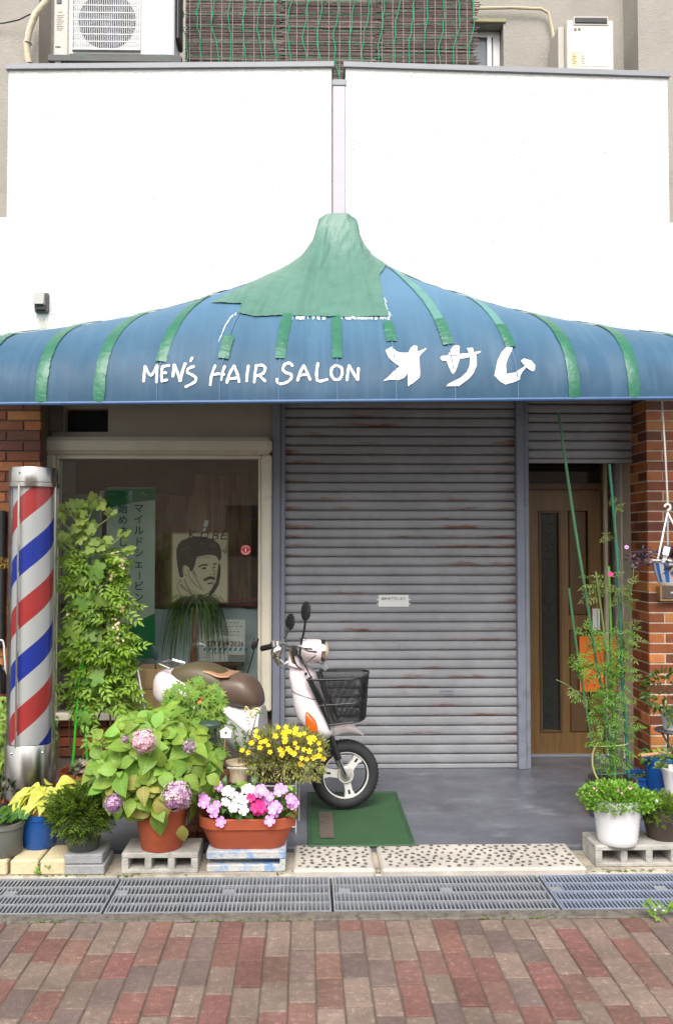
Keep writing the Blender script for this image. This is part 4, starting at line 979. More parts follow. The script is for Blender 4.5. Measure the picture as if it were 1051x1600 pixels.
MB().lathe([(pr_ * .82, z3 - .02), (pr_ * .82, z2 - .01)], (bx_, by_, 0), 48).build('striped_drum', sm, bp)
MB().lathe([(pr_ * .975, z3 - .004), (pr_ * .975, z2 - .018)], (bx_, by_, 0), 48, caps=False).build('clear_cylinder', M_clear, bp)
for a in (-108, -12, 75, 168):
    x, y = bx_ + math.cos(R(a)) * pr_ * .985, by_ + math.sin(R(a)) * pr_ * .985
    MB().box((x, y, (z2 + z3) / 2 - .01), (.011, .009, z2 - z3 + .01), Matrix.Rotation(R(a + 90), 3, 'Z'), .002).build('steel_strip', M_chrome, bp)
for a in (-118, -45):
    x, y = bx_ + math.cos(R(a)) * pr_ * 1.025, by_ + math.sin(R(a)) * pr_ * 1.025
    MB().ell((x, y, z3 - .04), (.007, .007, .007), 8, 6).build('screw', M_chrome, bp)
MB().ell((bx_ + math.cos(R(-107)) * pr_ * .99, by_ + math.sin(R(-107)) * pr_ * .99, z1 - .035), (.005, .005, .005), 8, 6).build('screw', M_black, bp)
# ------------------------------------------------------------------ the house over the street (seen in the window's reflection)
oh = thing('house', 'plain brown house across the street, mirrored in the shop window', 'house', (0, -11, 0))
MB().bx(-9, 9, -15, -11, 0, 4.2).build('wall', mat('brown_wall', lin(216, 190, 168), .9, .15, 2, .2), oh)
MB().prism([(-9.4, -10.5, 4.2), (-9.4, -15.5, 4.2), (-9.4, -13, 5.8)], (18.8, 0, 0)).build('roof', mat('dark_roof', lin(80, 74, 72), .8, .2, 4, .3), oh)
for x in (-6, -2.2, 1.8, 5.6):
    f = MB().bx(x, x + 1.6, -11.01, -10.95, 1.2, 2.7).build('window', M_alu, oh); MB().bx(x + .06, x + 1.54, -10.94, -10.935, 1.26, 2.64).build('pane', mat('night_glass', (.03, .035, .04), .1), f)
# ------------------------------------------------------------------ window display
YI = YSH + .16
def board(name, pa, pb, Y, m_, label, cat, th=.006, par=None):
    a, b = at(pa[0], pb[1], Y), at(pb[0], pa[1], Y); o = MB().bx(a.x, b.x, Y, Y + th, a.z, b.z).build(name, m_, par)
    if par is None: tag(o, label, cat)
    return o
M_ban = mat('banner_cloth', lin(196, 206, 196), .8, .05, 4, .1, 12); M_bang = mat('banner_green', lin(34, 128, 78), .7, .06); M_teal = mat('banner_teal', lin(24, 92, 88), .7, .06)
bn = board('banner', (165, 762), (243, 1030), YI, M_ban, 'tall white and green cloth banner hanging in the shop window', 'banner', .004)
px_poly('green_band', [(165.5, 763), (242.5, 763), (242.5, 781), (215, 784), (185, 790), (165.5, 796)], YI, M_bang, bn)
px_poly('green_band', [(242.5, 1029), (165.5, 1029), (165.5, 985), (205, 975), (242.5, 958)], YI, M_bang, bn)
for i, ch in enumerate('マイルドシェービング'):
    if ch == 'ー': put_text('ー', .062, at(217, 795 + i * 17.4, YI - .005), M_teal, bn, 'letter', R(-90))
    else: put_text(ch, .072, at(217, 795 + i * 17.4, YI - .005), M_teal, bn, 'letter')
for i, ch in enumerate('始めました'): put_text(ch, .072, at(192, 796 + i * 17.4, YI - .005), M_teal, bn, 'letter')
for i, ch in enumerate('ーアヘ'): put_text(ch, .06, at(177 + i * 24, 773, YI - .007), mat('pale_green', lin(120, 176, 140), .7) if i == 0 else bpy.data.materials['pale_green'], bn, 'letter')
board('pale_board', (96, 772), (160, 1000), YI + .12, mat('pale_green_board', lin(150, 166, 152), .7, .08, 2), 'pale green board standing in the window beside the banner', 'board')
YO = YI + .02
po = board('portrait_picture', (269.5, 834), (355, 940), YO, mat('yellowed_paper', lin(226, 214, 184), .8, .06, 5), 'black ink portrait of a man with a moustache on yellowed paper', 'picture', .012)
pf = MB()
for (a, b) in (((267.5, 832), (269.5, 942)), ((355, 832), (357, 942)), ((269.5, 832), (355, 834)), ((269.5, 940), (355, 942))):
    p, q = at(a[0], b[1], YO), at(b[0], a[1], YO); pf.bx(p.x, q.x, YO - .006, YO + .012, p.z, q.z)
pf.build('thin_frame', mat('pale_wood', lin(182, 156, 104), .6), po)
KP = lambda x, y: (230 + x / 5.712, 780 + y / 5.714)
M_draw = mat('drawing_ink', (.055, .05, .042), .8, .2, 30)
def pp_(name, poly, y=0.0): px_poly(name, [KP(*p) for p in poly], YO - y, M_draw, po)
pp_('drawn_hair', [(290, 690), (272, 600), (262, 520), (262, 450), (280, 400), (310, 368), (380, 342), (450, 332), (520, 336), (590, 360), (640, 400), (660, 450), (662, 520), (645, 560), (628, 520), (600, 500), (540, 496), (450, 510), (432, 550), (425, 590), (405, 640), (385, 645), (375, 610), (345, 588), (318, 596), (312, 640), (325, 690), (310, 700)])
pp_('drawn_shadow', [(640, 560), (655, 600), (655, 680), (640, 760), (600, 830), (560, 868), (545, 862), (575, 800), (612, 740), (625, 660)], .0012)
pp_('drawn_brow', [(455, 600), (490, 580), (530, 578), (548, 590), (530, 594), (490, 594), (462, 612)]); pp_('drawn_brow', [(580, 588), (600, 572), (622, 568), (618, 580), (598, 586)])
pp_('drawn_eye', [(480, 618), (505, 606), (532, 612), (520, 624), (500, 626)]); pp_('drawn_eye', [(585, 608), (600, 600), (612, 606), (600, 616)])
pp_('drawn_moustache', [(500, 716), (535, 694), (570, 686), (604, 698), (606, 722), (580, 714), (548, 716), (512, 736)], .0012); pp_('drawn_lip', [(532, 748), (560, 744), (586, 746), (575, 757), (548, 758)])
px_strokes('drawn_line', [([KP(*p) for p in s_], a, b) for s_, a, b in (
    ([(585, 610), (592, 640), (596, 664), (575, 674), (552, 668)], .9, .6), ([(372, 680), (400, 730), (450, 780), (505, 815)], 1.0, .8), ([(590, 760), (592, 790), (570, 820), (540, 830)], .8, .6), ([(330, 600), (320, 640), (345, 680), (370, 660), (360, 620)], .9, .6),
    ([(412, 640), (430, 670), (455, 695)], 1.6, .5), ([(335, 715), (350, 760), (400, 850)], 1.3, .8), ([(300, 720), (270, 770), (268, 800)], 1.2, .7), ([(300, 760), (330, 800), (380, 840)], 1.6, .8), ([(270, 800), (300, 850), (310, 905)], 1, .6), ([(640, 860), (670, 890), (690, 910)], 1, .6))], YO, M_draw, po)
M_lift = mat('paper_highlight', lin(150, 142, 112), .8, .1, 30); random.seed(66); hs_ = []
for i in range(46):                # pale pen gaps that follow the combed-back hair
    a = rnd(150, 350); r0 = rnd(.55, .95); x = 465 + 185 * r0 * math.cos(R(a)) * 1.0; y = 480 + 140 * r0 * math.sin(R(a)) * (1 if a > 180 else .6)
    if y > 500 and x > 430: continue
    d = rnd(14, 40); hs_.append(([KP(x, y), KP(x + d * .7, y - d * .35 + rnd(-4, 4)), KP(x + d * 1.5, y - d * .3 + rnd(-6, 10))], rnd(.5, .9), .3))
px_strokes('hair_highlight', hs_, YO - .0016, M_lift, po)
sh_l = []
for i in range(16): x = 400 + i * 5; y = 650 + i * 9; sh_l.append(([KP(x, y), KP(x + 18, y + 14)], .5, .3))
for i in range(12): x = 600 - i * 2; y = 640 + i * 11; sh_l.append(([KP(x, y), KP(x + 24, y - 8)], .5, .3))
for i in range(14): x = 300 + i * 14; y = 760 + i * 7; sh_l.append(([KP(x, y), KP(x - 14, y + 24)], .7, .3))
for i in range(9): x = 440 + i * 14; sh_l.append(([KP(x, 508), KP(x + 4, 524 + rnd(-4, 10))], .8, .3))
px_strokes('hatching', sh_l, YO, M_draw, po)
# small white clip and wire above the picture
tag(MB().tube([at(250, 813, YO + .05), at(400, 812, YO + .05)], .003, 6).build('hanging_wire', M_steel), 'thin taut wire across the window above the portrait', 'wire')
cl = MB(); p = at(322, 818, YO + .03); cl.box(p, (.03, .01, .05), Matrix.Rotation(R(12), 3, 'Y'), .003); cl.box(p + Vector((-.012, 0, -.045)), (.018, .01, .03), Matrix.Rotation(R(25), 3, 'Y'), .003); tag(cl.build('white_clip', M_wprint), 'bent white clip hanging from the wire above the portrait', 'clip')
# ponytail palm in a pot
YPA = YI - .045
pl_ = thing('ponytail_palm', 'potted ponytail palm with long drooping leaves in the shop window', 'potted plant', at(303, 1065, YPA))
M_trunk = mat('palm_trunk', lin(150, 104, 66), .85, .2, 14, .5, 40)
tk = MB().tube([at(304, 1100, YPA), at(303, 1060, YPA), at(302, 1020, YPA), at(305, 985, YPA), at(306, 950, YPA)], [.035, .026, .02, .018, .014], 10).build('trunk', M_trunk, pl_)
MB().lathe([(.05, 0), (.075, .12), (.08, .13), (.07, .13), (.066, .118), (.01, .118)], at(304, 1104, YPA), 24).build('pot', mat('brown_pot', lin(110, 76, 56), .6, .1), pl_)
M_palm = leafmat('palm_leaf', (.12, .21, .04), .25, .3)
random.seed(12)
def strap(base, az, L, lift, droop, wd, n=9):
    V = []; P = []
    for i in range(n + 1):
        t = i / n; r_ = L * (t - .22 * t * t); z = L * (lift * t - droop * t * t); P.append(Vector((base.x + r_ * math.cos(az) * (1.05 - .25 * t), base.y + r_ * math.sin(az) * .42 * (1 - .3 * t), base.z + z)))
    return P
for k in range(2):
    mb = MB(); 
    for i in range(105):
        base = at(307, 946, YPA) + Vector((rnd(-.02, .02), rnd(-.01, .01), rnd(-.02, .02))); az = rnd(0, 2 * math.pi)
        if math.sin(az) < 0: az = -az if random.random() < .55 else az
        L = rnd(.26, .44); P = strap(base, az, L, rnd(.3, 1.0), rnd(.9, 1.75), .006); o = len(mb.v); n_ = len(P)
        for j, p in enumerate(P):
            wd = .0046 * (1 - (j / (n_ - 1)) ** 2) + .0012; sd = Vector((-math.sin(az), math.cos(az), 0)) * wd
            p = Vector((p.x, max(p.y, YGL + .02), p.z)); mb.v += [tuple(p - sd), tuple(p + sd + Vector((0, 0, .002)))]
        for j in range(n_ - 1): mb.f.append((o + 2 * j, o + 2 * j + 1, o + 2 * j + 3, o + 2 * j + 2)); mb.m.append(0)
    tag(mb.build('leaf_tuft', M_palm, pl_, smooth=60, recalc=False), kind='stuff')
# calendar on a little easel
YC = YI + .03
cal = board('desk_calendar', (309, 968), (383, 1034), YC, M_paper, 'white desk calendar with dates on a wooden easel in the window', 'calendar', .006)
for i, s_ in enumerate(('5', '12', '13', '19', '20', '26')): put_text(s_, .052, at((318, 329, 341, 355, 367, 378)[i] - 2, 1006.5, YC - .003), mat('date_red', lin(112, 52, 56), .7) if i == 0 else bpy.data.materials['date_red'], cal, 'date', 0, .9)
cb = MB()
for i in range(9): px = 317 + i * 8; cb.add([tuple(at(px, 1017, YC - .003)), tuple(at(px + 3.5, 1017, YC - .003)), tuple(at(px + 6, 1012, YC - .003)), tuple(at(px + 2.5, 1012, YC - .003))], [(0, 1, 2, 3)])
cb.build('blue_dashes', mat('date_blue', lin(72, 142, 190), .7), cal, smooth=0)
p, q = at(357, 1033, YC), at(382, 1023, YC); MB().bx(p.x, q.x, YC - .003, YC - .001, p.z, q.z).build('grey_box', mat('grey_print', lin(150, 150, 150), .7), cal)
ln = MB()
random.seed(4)
for y, x0, x1 in ((973, 345, 372), (979, 340, 375), (987, 338, 376), (993, 345, 374), (1020, 330, 352), (1027, 312, 318)):
    x = x0
    while x < x1: p = at(x, y, YC - .003); ln.bx(p.x, p.x + rnd(.006, .016), YC - .003, YC - .002, p.z - .003, p.z + .003); x += rnd(4, 7)
ln.build('small_print', mat('grey_ink2', (.14, .14, .15), .8), cal, smooth=0)
ea = thing('easel', 'small wooden easel carrying the desk calendar', 'easel', at(350, 1060, YC + .03))
p, q = at(305, 1041, YC - .02), at(380, 1035, YC - .02); MB().bx(p.x, q.x, YC - .03, YC + .04, p.z, q.z, .003).build('ledge', M_wood2, ea)
for a, b in (((366, 1042), (378, 1105)), ((335, 1042), (331, 1105)), ((320, 1042), (310, 1105))): MB().tube([at(*a, YC + .01), at(*b, YC + .01)], .011, 4).build('leg', M_wood2, ea)
sh = MB(); random.seed(9)  # added sheet: the pale reflection of the road, built as a surface
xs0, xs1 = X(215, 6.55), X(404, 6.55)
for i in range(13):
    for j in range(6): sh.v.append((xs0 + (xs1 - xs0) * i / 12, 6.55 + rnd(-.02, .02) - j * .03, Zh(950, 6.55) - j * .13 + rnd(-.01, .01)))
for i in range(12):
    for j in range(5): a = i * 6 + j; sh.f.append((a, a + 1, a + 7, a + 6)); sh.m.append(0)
so_ = sh.build('road_reflection_sheet', mat('pale_blue_reflection', lin(196, 212, 218), .5, .1, 4, .5, 14), smooth=60); tag(so_, 'pale blue sheet added in the shop window as the reflection of the road', 'sheet')
rl = MB();  # added bars: the red reflection of a guard rail, built as solid strips
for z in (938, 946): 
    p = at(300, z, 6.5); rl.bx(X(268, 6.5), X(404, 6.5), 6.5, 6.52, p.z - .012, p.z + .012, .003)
tag(rl.build('guard_rail_reflection', mat('dull_red', lin(124, 56, 52), .6, .1)), 'two dull red bars added in the window as the reflection of a guard rail', 'rail')
# ------------------------------------------------------------------ door mat
mz = .042
q = [gr(480, 1321, mz), gr(650, 1321, mz), gr(636, 1236, mz), gr(481, 1236, mz)]
x0, x1 = q[0].x, q[1].x; y0, y1 = q[0].y, q[2].y
dm = thing('door_mat', 'green rubber door mat under the front wheel of the scooter', 'door mat', ((x0 + x1) / 2, (y0 + y1) / 2, FL))
MG = mat('green_rubber', lin(48, 82, 50), .65, .12, 7, .5, 240, col2=lin(66, 92, 60), thr=(.55, .78)); MGd = mat('green_border', lin(42, 74, 46), .5, .1, 7, .1)
MB().bx(x0 + .022, x1 - .022, y0 + .022, y1 - .022, FL, mz - .002).build('pile', MG, dm)
bd = MB(); bd.bx(x0, x1, y0, y0 + .022, FL, mz, .003); bd.bx(x0, x1, y1 - .022, y1, FL, mz, .003); bd.bx(x0, x0 + .022, y0 + .0225, y1 - .0225, FL, mz, .003); bd.bx(x1 - .022, x1, y0 + .0225, y1 - .0225, FL, mz, .003); bd.build('border', MGd, dm)
a, b = gr(500, 1310, mz), gr(524, 1269, mz); tp = MB(); random.seed(2); rows = []
for i in range(12):
    y = a.y + (b.y - a.y) * i / 11; rows.append([(a.x + j * .019 + rnd(-.002, .002), y, mz + .0015 + rnd(0, .003)) for j in range(5)])
tp.ring(rows, caps=False, closed=False); tp.build('worn_tape', mat('grey_tape', lin(96, 84, 76), .4, .25, 18, .6, 40), dm, smooth=40, recalc=False)
# ------------------------------------------------------------------ scooter
YS = 5.13; SCL = FPX / YS
rt = at(505, 1266, YS); Z0 = mz
scoot = thing('motor_scooter', 'pale pink motor scooter with brown seat and black mesh front basket', 'motor scooter', (rt.x, YS, FL))
def frm(yaw):
    Rz = Matrix.Rotation(R(yaw), 3, 'Z')
    return lambda px, py, y=0.0: Vector((rt.x, YS, Z0)) + Rz @ Vector(((px - 505) / SCL, y, (1266 - py) / SCL))
BF = frm(-13); FF = frm(9)
M_pink = mat('pale_pink_paint', (.72, .61, .62), .22, .03, 3, .0, coat=.6); M_grey = mat('pale_grey_plastic', (.58, .56, .56), .35, .04, 3, .0)
M_seat = mat('brown_vinyl', lin(96, 78, 68), .38, .08, 6, .15, 160); M_seat2 = mat('olive_vinyl', lin(88, 78, 56), .45, .1, 6, .15, 160); M_tan = mat('tan_vinyl', lin(172, 128, 96), .4, .06, 6, .1, 160)
M_tyre = mat('tyre_rubber', (.022, .022, .024), .75, .25, 20, .4, 60); M_rim = mat('rim_paint', (.66, .64, .60), .35, .08, 10, .05); M_alum = mat('dull_aluminium', (.5, .5, .5), .35, .15, 10, .1, metal=.8)
M_amber = mat('amber_lens', lin(220, 92, 24), .12, .1, 20, .05, coat=.5)
def sec(F, cx, py, hx, hw, n=20, e=.75, tilt=0.0):
    out = []
    for k in range(n):
        a = 2 * math.pi * k / n; c_, s_ = math.cos(a), math.sin(a)
        out.append(F(cx + hx * math.copysign(abs(c_) ** e, c_), py + tilt * math.copysign(abs(c_) ** e, c_) * hx, hw * math.copysign(abs(s_) ** e, s_)))
    return out
def secx(F, px, top, bot, hw, n=20, e=.7):
    out = []
    for k in range(n):
        a = 2 * math.pi * k / n; c_, s_ = math.cos(a), math.sin(a)
        out.append(F(px, (top + bot) / 2 - (bot - top) / 2 * math.copysign(abs(s_) ** e, s_), hw * math.copysign(abs(c_) ** e, c_)))
    return out
def interp(S, k=3):
    S = [tuple(map(float, s)) for s in S]; V = [Vector(s) for s in S]; return [tuple(v) for v in smooth_path(V, k)]
MB().ring([sec(BF, s[0] + 4, *s[1:], tilt=.35) for s in interp([(462, 1040, 10, .05), (465, 1045, 15, .075), (469, 1052, 20, .10), (471, 1066, 22, .135), (477, 1085, 24, .155)], 3)]).build('leg_shield_top', M_pink, scoot, smooth=60)
MB().ring([sec(BF, s[0] + 4, *s[1:], tilt=.35) for s in interp([(477, 1085.3, 23.8, .1545), (485, 1108, 29, .165), (492, 1130, 30, .162), (496, 1142, 23, .14), (499, 1152, 11, .11)], 3)]).build('leg_shield', mat('white_pink_paint', (.70, .65, .65), .25, .03, 3, 0, coat=.5), scoot, smooth=60)
MB().ring([sec(FF, *s, tilt=.3) for s in ((459, 1030, 8, .034), (459, 1036, 9, .04), (461, 1041, 12, .055), (462, 1045, 13, .06))]).build('steering_collar', M_pink, scoot, smooth=50)
# orange indicator on the flank
ind = MB(); tear = []
for k in range(22):
    a = 2 * math.pi * k / 22; r_ = 1.0 - .0 * a; x = 8.2 * math.cos(a) * (1 - .42 * (math.sin(a) > 0) * math.sin(a)); z = 18 * math.sin(a); ca, sa = math.cos(R(24)), math.sin(R(24)); tear.append((495 + x * ca - z * sa * .95, 1125 - (x * sa + z * ca)))
rings = [[BF(495.5 + (p[0] - 495.5) * s, 1126 + (p[1] - 1126) * s, -y) for p in tear] for s, y in ((1.0, .148), (1.0, .166), (.9, .177), (.62, .184), (.2, .187))]
ind.ring(rings).build('indicator', M_amber, scoot, smooth=60)
ind2 = MB().ring([[BF(495.5 + (p[0] - 495.5) * s, 1126 + (p[1] - 1126) * s, y) for p in tear] for s, y in ((1.0, .148), (1.0, .166), (.9, .177), (.2, .187))]).build('indicator', M_amber, scoot, smooth=60)
# wheels
def wheel(F, cx, cy, nm='front_wheel'):
    C = F(cx, cy); ax = (F(cx, cy, 1) - F(cx, cy, 0)).normalized(); ex = (F(cx + SCL, cy) - C).normalized(); ez = Vector((0, 0, 1))
    W = MB().torus(C, ax, .163, .0385, 56, 14, 1.15)
    W = W.build(nm, M_tyre, scoot, smooth=60)
    tr = MB()
    for k in range(56):
        a = 2 * math.pi * k / 56; d = ex * math.cos(a) + ez * math.sin(a); tdir = ax.cross(d); M3 = Matrix((tdir, ax, d)).transposed()
        for s_ in (-1, 1): tr.box(C + d * .1975 + ax * s_ * .0155, (.012, .024, .006), M3 @ Matrix.Rotation(R(18 * s_), 3, 'Z'), .001)
    tag(tr.build('tread', M_tyre, W), kind='stuff')
    r_ = MB(); prof = [(.139, -.030), (.131, -.030), (.127, -.012), (.127, .012), (.131, .030), (.139, .030), (.141, .0)]
    Mx = ax.to_track_quat('Z', 'X').to_matrix(); n_ = 56
    r_.ring([[C + Mx @ Vector((r0 * math.cos(2 * math.pi * k / n_), r0 * math.sin(2 * math.pi * k / n_), z)) for r0, z in prof] for k in range(n_)] + [[C + Mx @ Vector((r0, 0, z)) for r0, z in prof]], caps=False)
    r_.build('rim', M_rim, W, smooth=40)
    for a in (172, 52, -78):
        d = ex * math.cos(R(a)) + ez * math.sin(R(a)); t = ex * -math.sin(R(a)) + ez * math.cos(R(a))
        poly = [(.03, .032), (.055, .021), (.095, .021), (.130, .034), (.130, -.034), (.095, -.021), (.055, -.021), (.03, -.032)]
        MB().prism([C + d * x + t * y - ax * .019 for x, y in poly], ax * .030).build('spoke', M_rim, W, smooth=0)
        MB().box(C + d * .103 - ax * .0185, (.026, .004, .013), Matrix((d, ax, t)).transposed(), .0015).build('spoke_slot', M_black, W)
    MB().lathe([(.05, -.02), (.05, .024), (.042, .030), (.04, .031), (.018, .033), (.016, .045), (.008, .048)], C, 32, -ax).build('hub', mat('hub_metal', (.5, .46, .42), .4, .25, 14, .1, metal=.5), W)
    MB().lathe([(.044, .0312), (.044, .0335), (.040, .0335), (.040, .0312)], C, 32, -ax).build('hub_ring', M_rim, W)
    return W
wheel(FF, 539, 1213)
wheel(BF, 292, 1213, 'rear_wheel')
for s_ in (-1, 1):
    MB().tube([FF(505, 1128, s_ * .05), FF(516, 1160, s_ * .062), FF(526, 1186, s_ * .062)], [.02, .022, .019], 12).build('fork_leg', M_black, scoot)
    MB().tube([FF(525, 1184, s_ * .062), FF(534, 1206, s_ * .060), FF(539, 1213, s_ * .056)], [.013, .013, .012], 12).build('fork_slider', M_alum, scoot)
MB().ring([secx(FF, *s) for s in interp([(497, 1151, 1166, .05), (506, 1140, 1160, .066), (520, 1133.5, 1153, .074), (540, 1131.5, 1149, .074), (555, 1138, 1150.5, .066), (567, 1151, 1154, .04)], 3)]).build('front_fender', M_pink, scoot, smooth=60)
MB().tube([FF(488, 1120), FF(505, 1140), FF(512, 1150)], [.035, .035, .03], 12).build('steering_boot', M_black, scoot)
# head: lamp, bars, mirrors
hx = (FF(560, 1030) - FF(460, 1022)).normalized(); HC = FF(466, 1020)
u = 1 / SCL
MB().lathe([(9 * u, 0), (15 * u, 4 * u), (18 * u, 12 * u), (19 * u, 24 * u), (18.4 * u, 33 * u)], HC, 32, hx).build('headlamp_shell', M_pink, scoot, smooth=60)
hl = MB().lathe([(18.5 * u, 33 * u), (19.2 * u, 34 * u), (19 * u, 39 * u), (16.5 * u, 40 * u)], HC, 32, hx).build('headlight', M_chrome, scoot, smooth=50)
MB().lathe([(16.5 * u, 39 * u), (15 * u, 43 * u), (10 * u, 46 * u), (2 * u, 47 * u)], HC, 32, hx).build('lens', mat('lens_glass', lin(196, 176, 140), .12, .1, 10, 0), hl, smooth=60)
MB().ell(FF(473, 1003), (.02, .03, .012)).build('speedometer', M_chrome, scoot)
bar = MB().tube([FF(447, 1016, .30), FF(456, 1018, .16), FF(462, 1016, 0), FF(458, 1014, -.14), FF(452, 1013, -.24)], .011, 10).build('handlebar', M_alum, scoot)
MB().tube([FF(452, 1012.5, -.20), FF(447, 1012.5, -.34)], [.019, .020], 14).build('grip', M_black, scoot)
MB().tube([FF(437, 1018, .20), FF(418, 1026, .30)], [.017, .018], 14).build('grip', M_black, scoot)
br_ = MB(); br_.ell(FF(436, 1025, .10), (.036, .036, .050), 18, 12, Matrix.Rotation(R(15), 3, 'Y')); br_.tube([FF(433, 1008, .10), FF(434, 1016, .10)], [.028, .032], 16); br_.tube([FF(437, 1036, .10), FF(440, 1046, .09)], [.026, .014], 12); br_.build('brake_reservoir', M_chrome, scoot)
b2 = MB(); b2.ell(FF(437, 1012, .12), (.035, .025, .014)); b2.build('reservoir_cap', M_alum, scoot)
b3 = MB(); b3.tube([FF(440, 1036, .05), FF(447, 1043, .02), FF(440, 1046, 0)], .006, 8); b3.tube([FF(446, 1040, .0), FF(452, 1036, 0)], .007, 8); b3.build('lever_pivot', M_alum, scoot)
MB().tube([FF(452, 1016, -.05), FF(455, 1030, -.05), FF(458, 1042, -.04)], .011, 8).build('cable_sleeve', mat('brown_cable', lin(120, 84, 44), .6), scoot)
cbl = MB(); cbl.tube([FF(452, 1010, -.10), FF(466, 1013, -.14), FF(482, 1015, -.12)], .005, 6); cbl.tube([FF(458, 1020, -.08), FF(468, 1034, -.10), FF(472, 1041, -.06)], .006, 6); cbl.tube([FF(466, 1012, -.09), FF(464, 1024, -.10), FF(470, 1036, -.10)], .007, 6); cbl.build('control_cable', M_black, scoot)
MB().tube([FF(466, 1013, -.14), FF(474, 1016, -.19), FF(482, 1015, -.26)], [.006, .005, .006], 8).build('brake_lever', M_chrome, scoot)
MB().tube([FF(467, 1038, -.15), FF(484, 1022, -.20)], .004, 6).build('brake_lever', M_chrome, scoot)
def mirror(base, top, c, hw, hh, tilt):
    mb = MB(); mb.tube([base, base.lerp(top, .5) + Vector((.004, 0, 0)), top], .0065, 8); S = mb.build('mirror_stalk', M_black, scoot)
    Mr = Matrix.Rotation(R(tilt), 3, 'Y') @ Matrix.Rotation(R(30), 3, 'Z'); MB().ell(c, (hw, .055, hh), 18, 12, Mr).build('mirror', M_black, S)
mirror(FF(464, 1008, -.14), FF(470, 966, -.18), FF(470, 956.5, -.18), .010, .056, 6)
mirror(FF(449, 1006, .14), FF(457, 988, .16), FF(459, 980, .16), .010, .050, 8)
# basket
def BK(px, py, y): return BF(px, py, y)
rim = []; bot = []
def outline(back, front, py_b, py_f, hwb, hwf, n=40):
    out = []; seg = [(back, py_b, hwb), (front - 14, py_f + (py_b - py_f) * .25, hwf * 1.02), (front - 4, py_f + (py_b - py_f) * .08, hwf * .8), (front, py_f, hwf * .35)]
    P = [Vector((a, b, -c_)) for a, b, c_ in seg] + [Vector((a, b, c_)) for a, b, c_ in seg[::-1]]
    P = P + [P[0]]; L = [0]
    for i in range(len(P) - 1):
        a, b = P[i], P[i + 1]; L.append(L[-1] + Vector(((b.x - a.x) / SCL, b.z - a.z)).length)
    for k in range(n):
        d = L[-1] * k / n
        for i in range(len(L) - 1):
            if L[i] <= d <= L[i + 1]: t = (d - L[i]) / max(L[i + 1] - L[i], 1e-6); q = P[i].lerp(P[i + 1], t); out.append(Vector((q.x, q.y, q.z))); break
    return out
NB = 170; Rm = outline(490, 574, 1060, 1056, .185, .17, NB); Bm = outline(521, 570, 1131, 1124, .13, .115, NB)
def bpt(k, t): q = Rm[k % NB].lerp(Bm[k % NB], t); return BK(q.x, q.y, q.z)
bk = MB(); bk.tube([bpt(k, 0) for k in range(0, NB + 1, 2)], .0055, 8, False)
BKT = bk.build('basket', mat('black_wire', (.012, .012, .013), .4, .2), scoot)
MB().tube([bpt(k, .97) for k in range(0, NB + 1, 2)], .004, 6, False).build('bottom_hoop', M_black, BKT)
mw = MB()
for k in range(NB): mw.tube([bpt(k, 0), bpt(k, .5), bpt(k, 1)], .0013, 3, False)
for j in range(1, 40): mw.tube([bpt(k, j / 40) for k in range(0, NB + 1, 2)], .0013, 3, False)
nb = 22
for i in range(1, nb): 
    a, b = bpt(int(NB * .0 + i * NB * .5 / nb), 1), bpt(NB - int(i * NB * .5 / nb), 1); mw.tube([a, b], .0013, 3, False)
tag(mw.build('basket_mesh', M_black, BKT, smooth=0, recalc=False), kind='stuff')
MB().tube([bpt(k, .55) for k in range(0, NB + 1, 2)], .0038, 6, False).build('basket_band', M_black, BKT)
bs = MB()
for y in (-.05, .05): bs.tube([BK(497, 1052, y), BK(508, 1085, y), BK(525, 1128, y)], .006, 6)
for py in (1092, 1102, 1112):
    for y in (-.03, .0, .03): bs.box(BK(512 + (py - 1092) * .45, py, y), (.006, .02, .032), Matrix.Rotation(R(-20), 3, 'Y'))
bs.build('basket_stay', M_black, BKT)
MB().box(BK(508, 1046, -.02), (.03, .02, .045), Matrix.Rotation(R(-35), 3, 'Y'), .004).build('basket_clip', M_alum, BKT)
p = bpt(int(NB * .30), .2); MB().box(p + Vector((.0, -.006, -.005)), (.03, .006, .04), Matrix.Rotation(R(-40), 3, 'Z'), .002).build('basket_badge', M_black, BKT)
MB().lathe([(.010, 0), (.010, .003)], BF(484, 1054, -.115), 16, (.5, -.8, .3)).build('key_cover', M_black, scoot)
# fittings: cables down the fork, seams, emblem
MB().tube(smooth_path([FF(466, 1030, -.12), FF(474, 1046, -.14), FF(500, 1100, -.19), FF(512, 1150, -.10), FF(530, 1196, -.085), FF(537, 1210, -.07)], 5), .0042, 6).build('brake_cable', M_black, scoot)
MB().tube(smooth_path([FF(449, 1020, -.20), FF(456, 1036, -.16), FF(466, 1046, -.10)], 5), .0045, 6).build('throttle_cable', M_black, scoot)
sm2 = [BF(s[0] + 4.3 + s[2] * 1.004 * math.cos(a) , 1085 + .35 * s[2] * math.cos(a), s[3] * 1.006 * math.sin(a)) for s in [(477, 1085, 24, .155)] for a in [2 * math.pi * k / 40 for k in range(41)]]
sm2 = [BF(481 + 24.1 * math.copysign(abs(math.cos(a)) ** .75, math.cos(a)), 1085.2 + .35 * 24.1 * math.copysign(abs(math.cos(a)) ** .75, math.cos(a)), .156 * math.copysign(abs(math.sin(a)) ** .75, math.sin(a))) for a in [2 * math.pi * k / 48 for k in range(49)]]
MB().tube(sm2, .0022, 5, False).build('panel_seam', mat('seam_shadow_grey', lin(110, 104, 104), .6), scoot)
MB().tube([BF(350, 1112, -.152), BF(372, 1128, -.158), BF(398, 1150, -.142), BF(402, 1196, -.13)], .0025, 5, False).build('panel_seam', bpy.data.materials['seam_shadow_grey'], scoot)
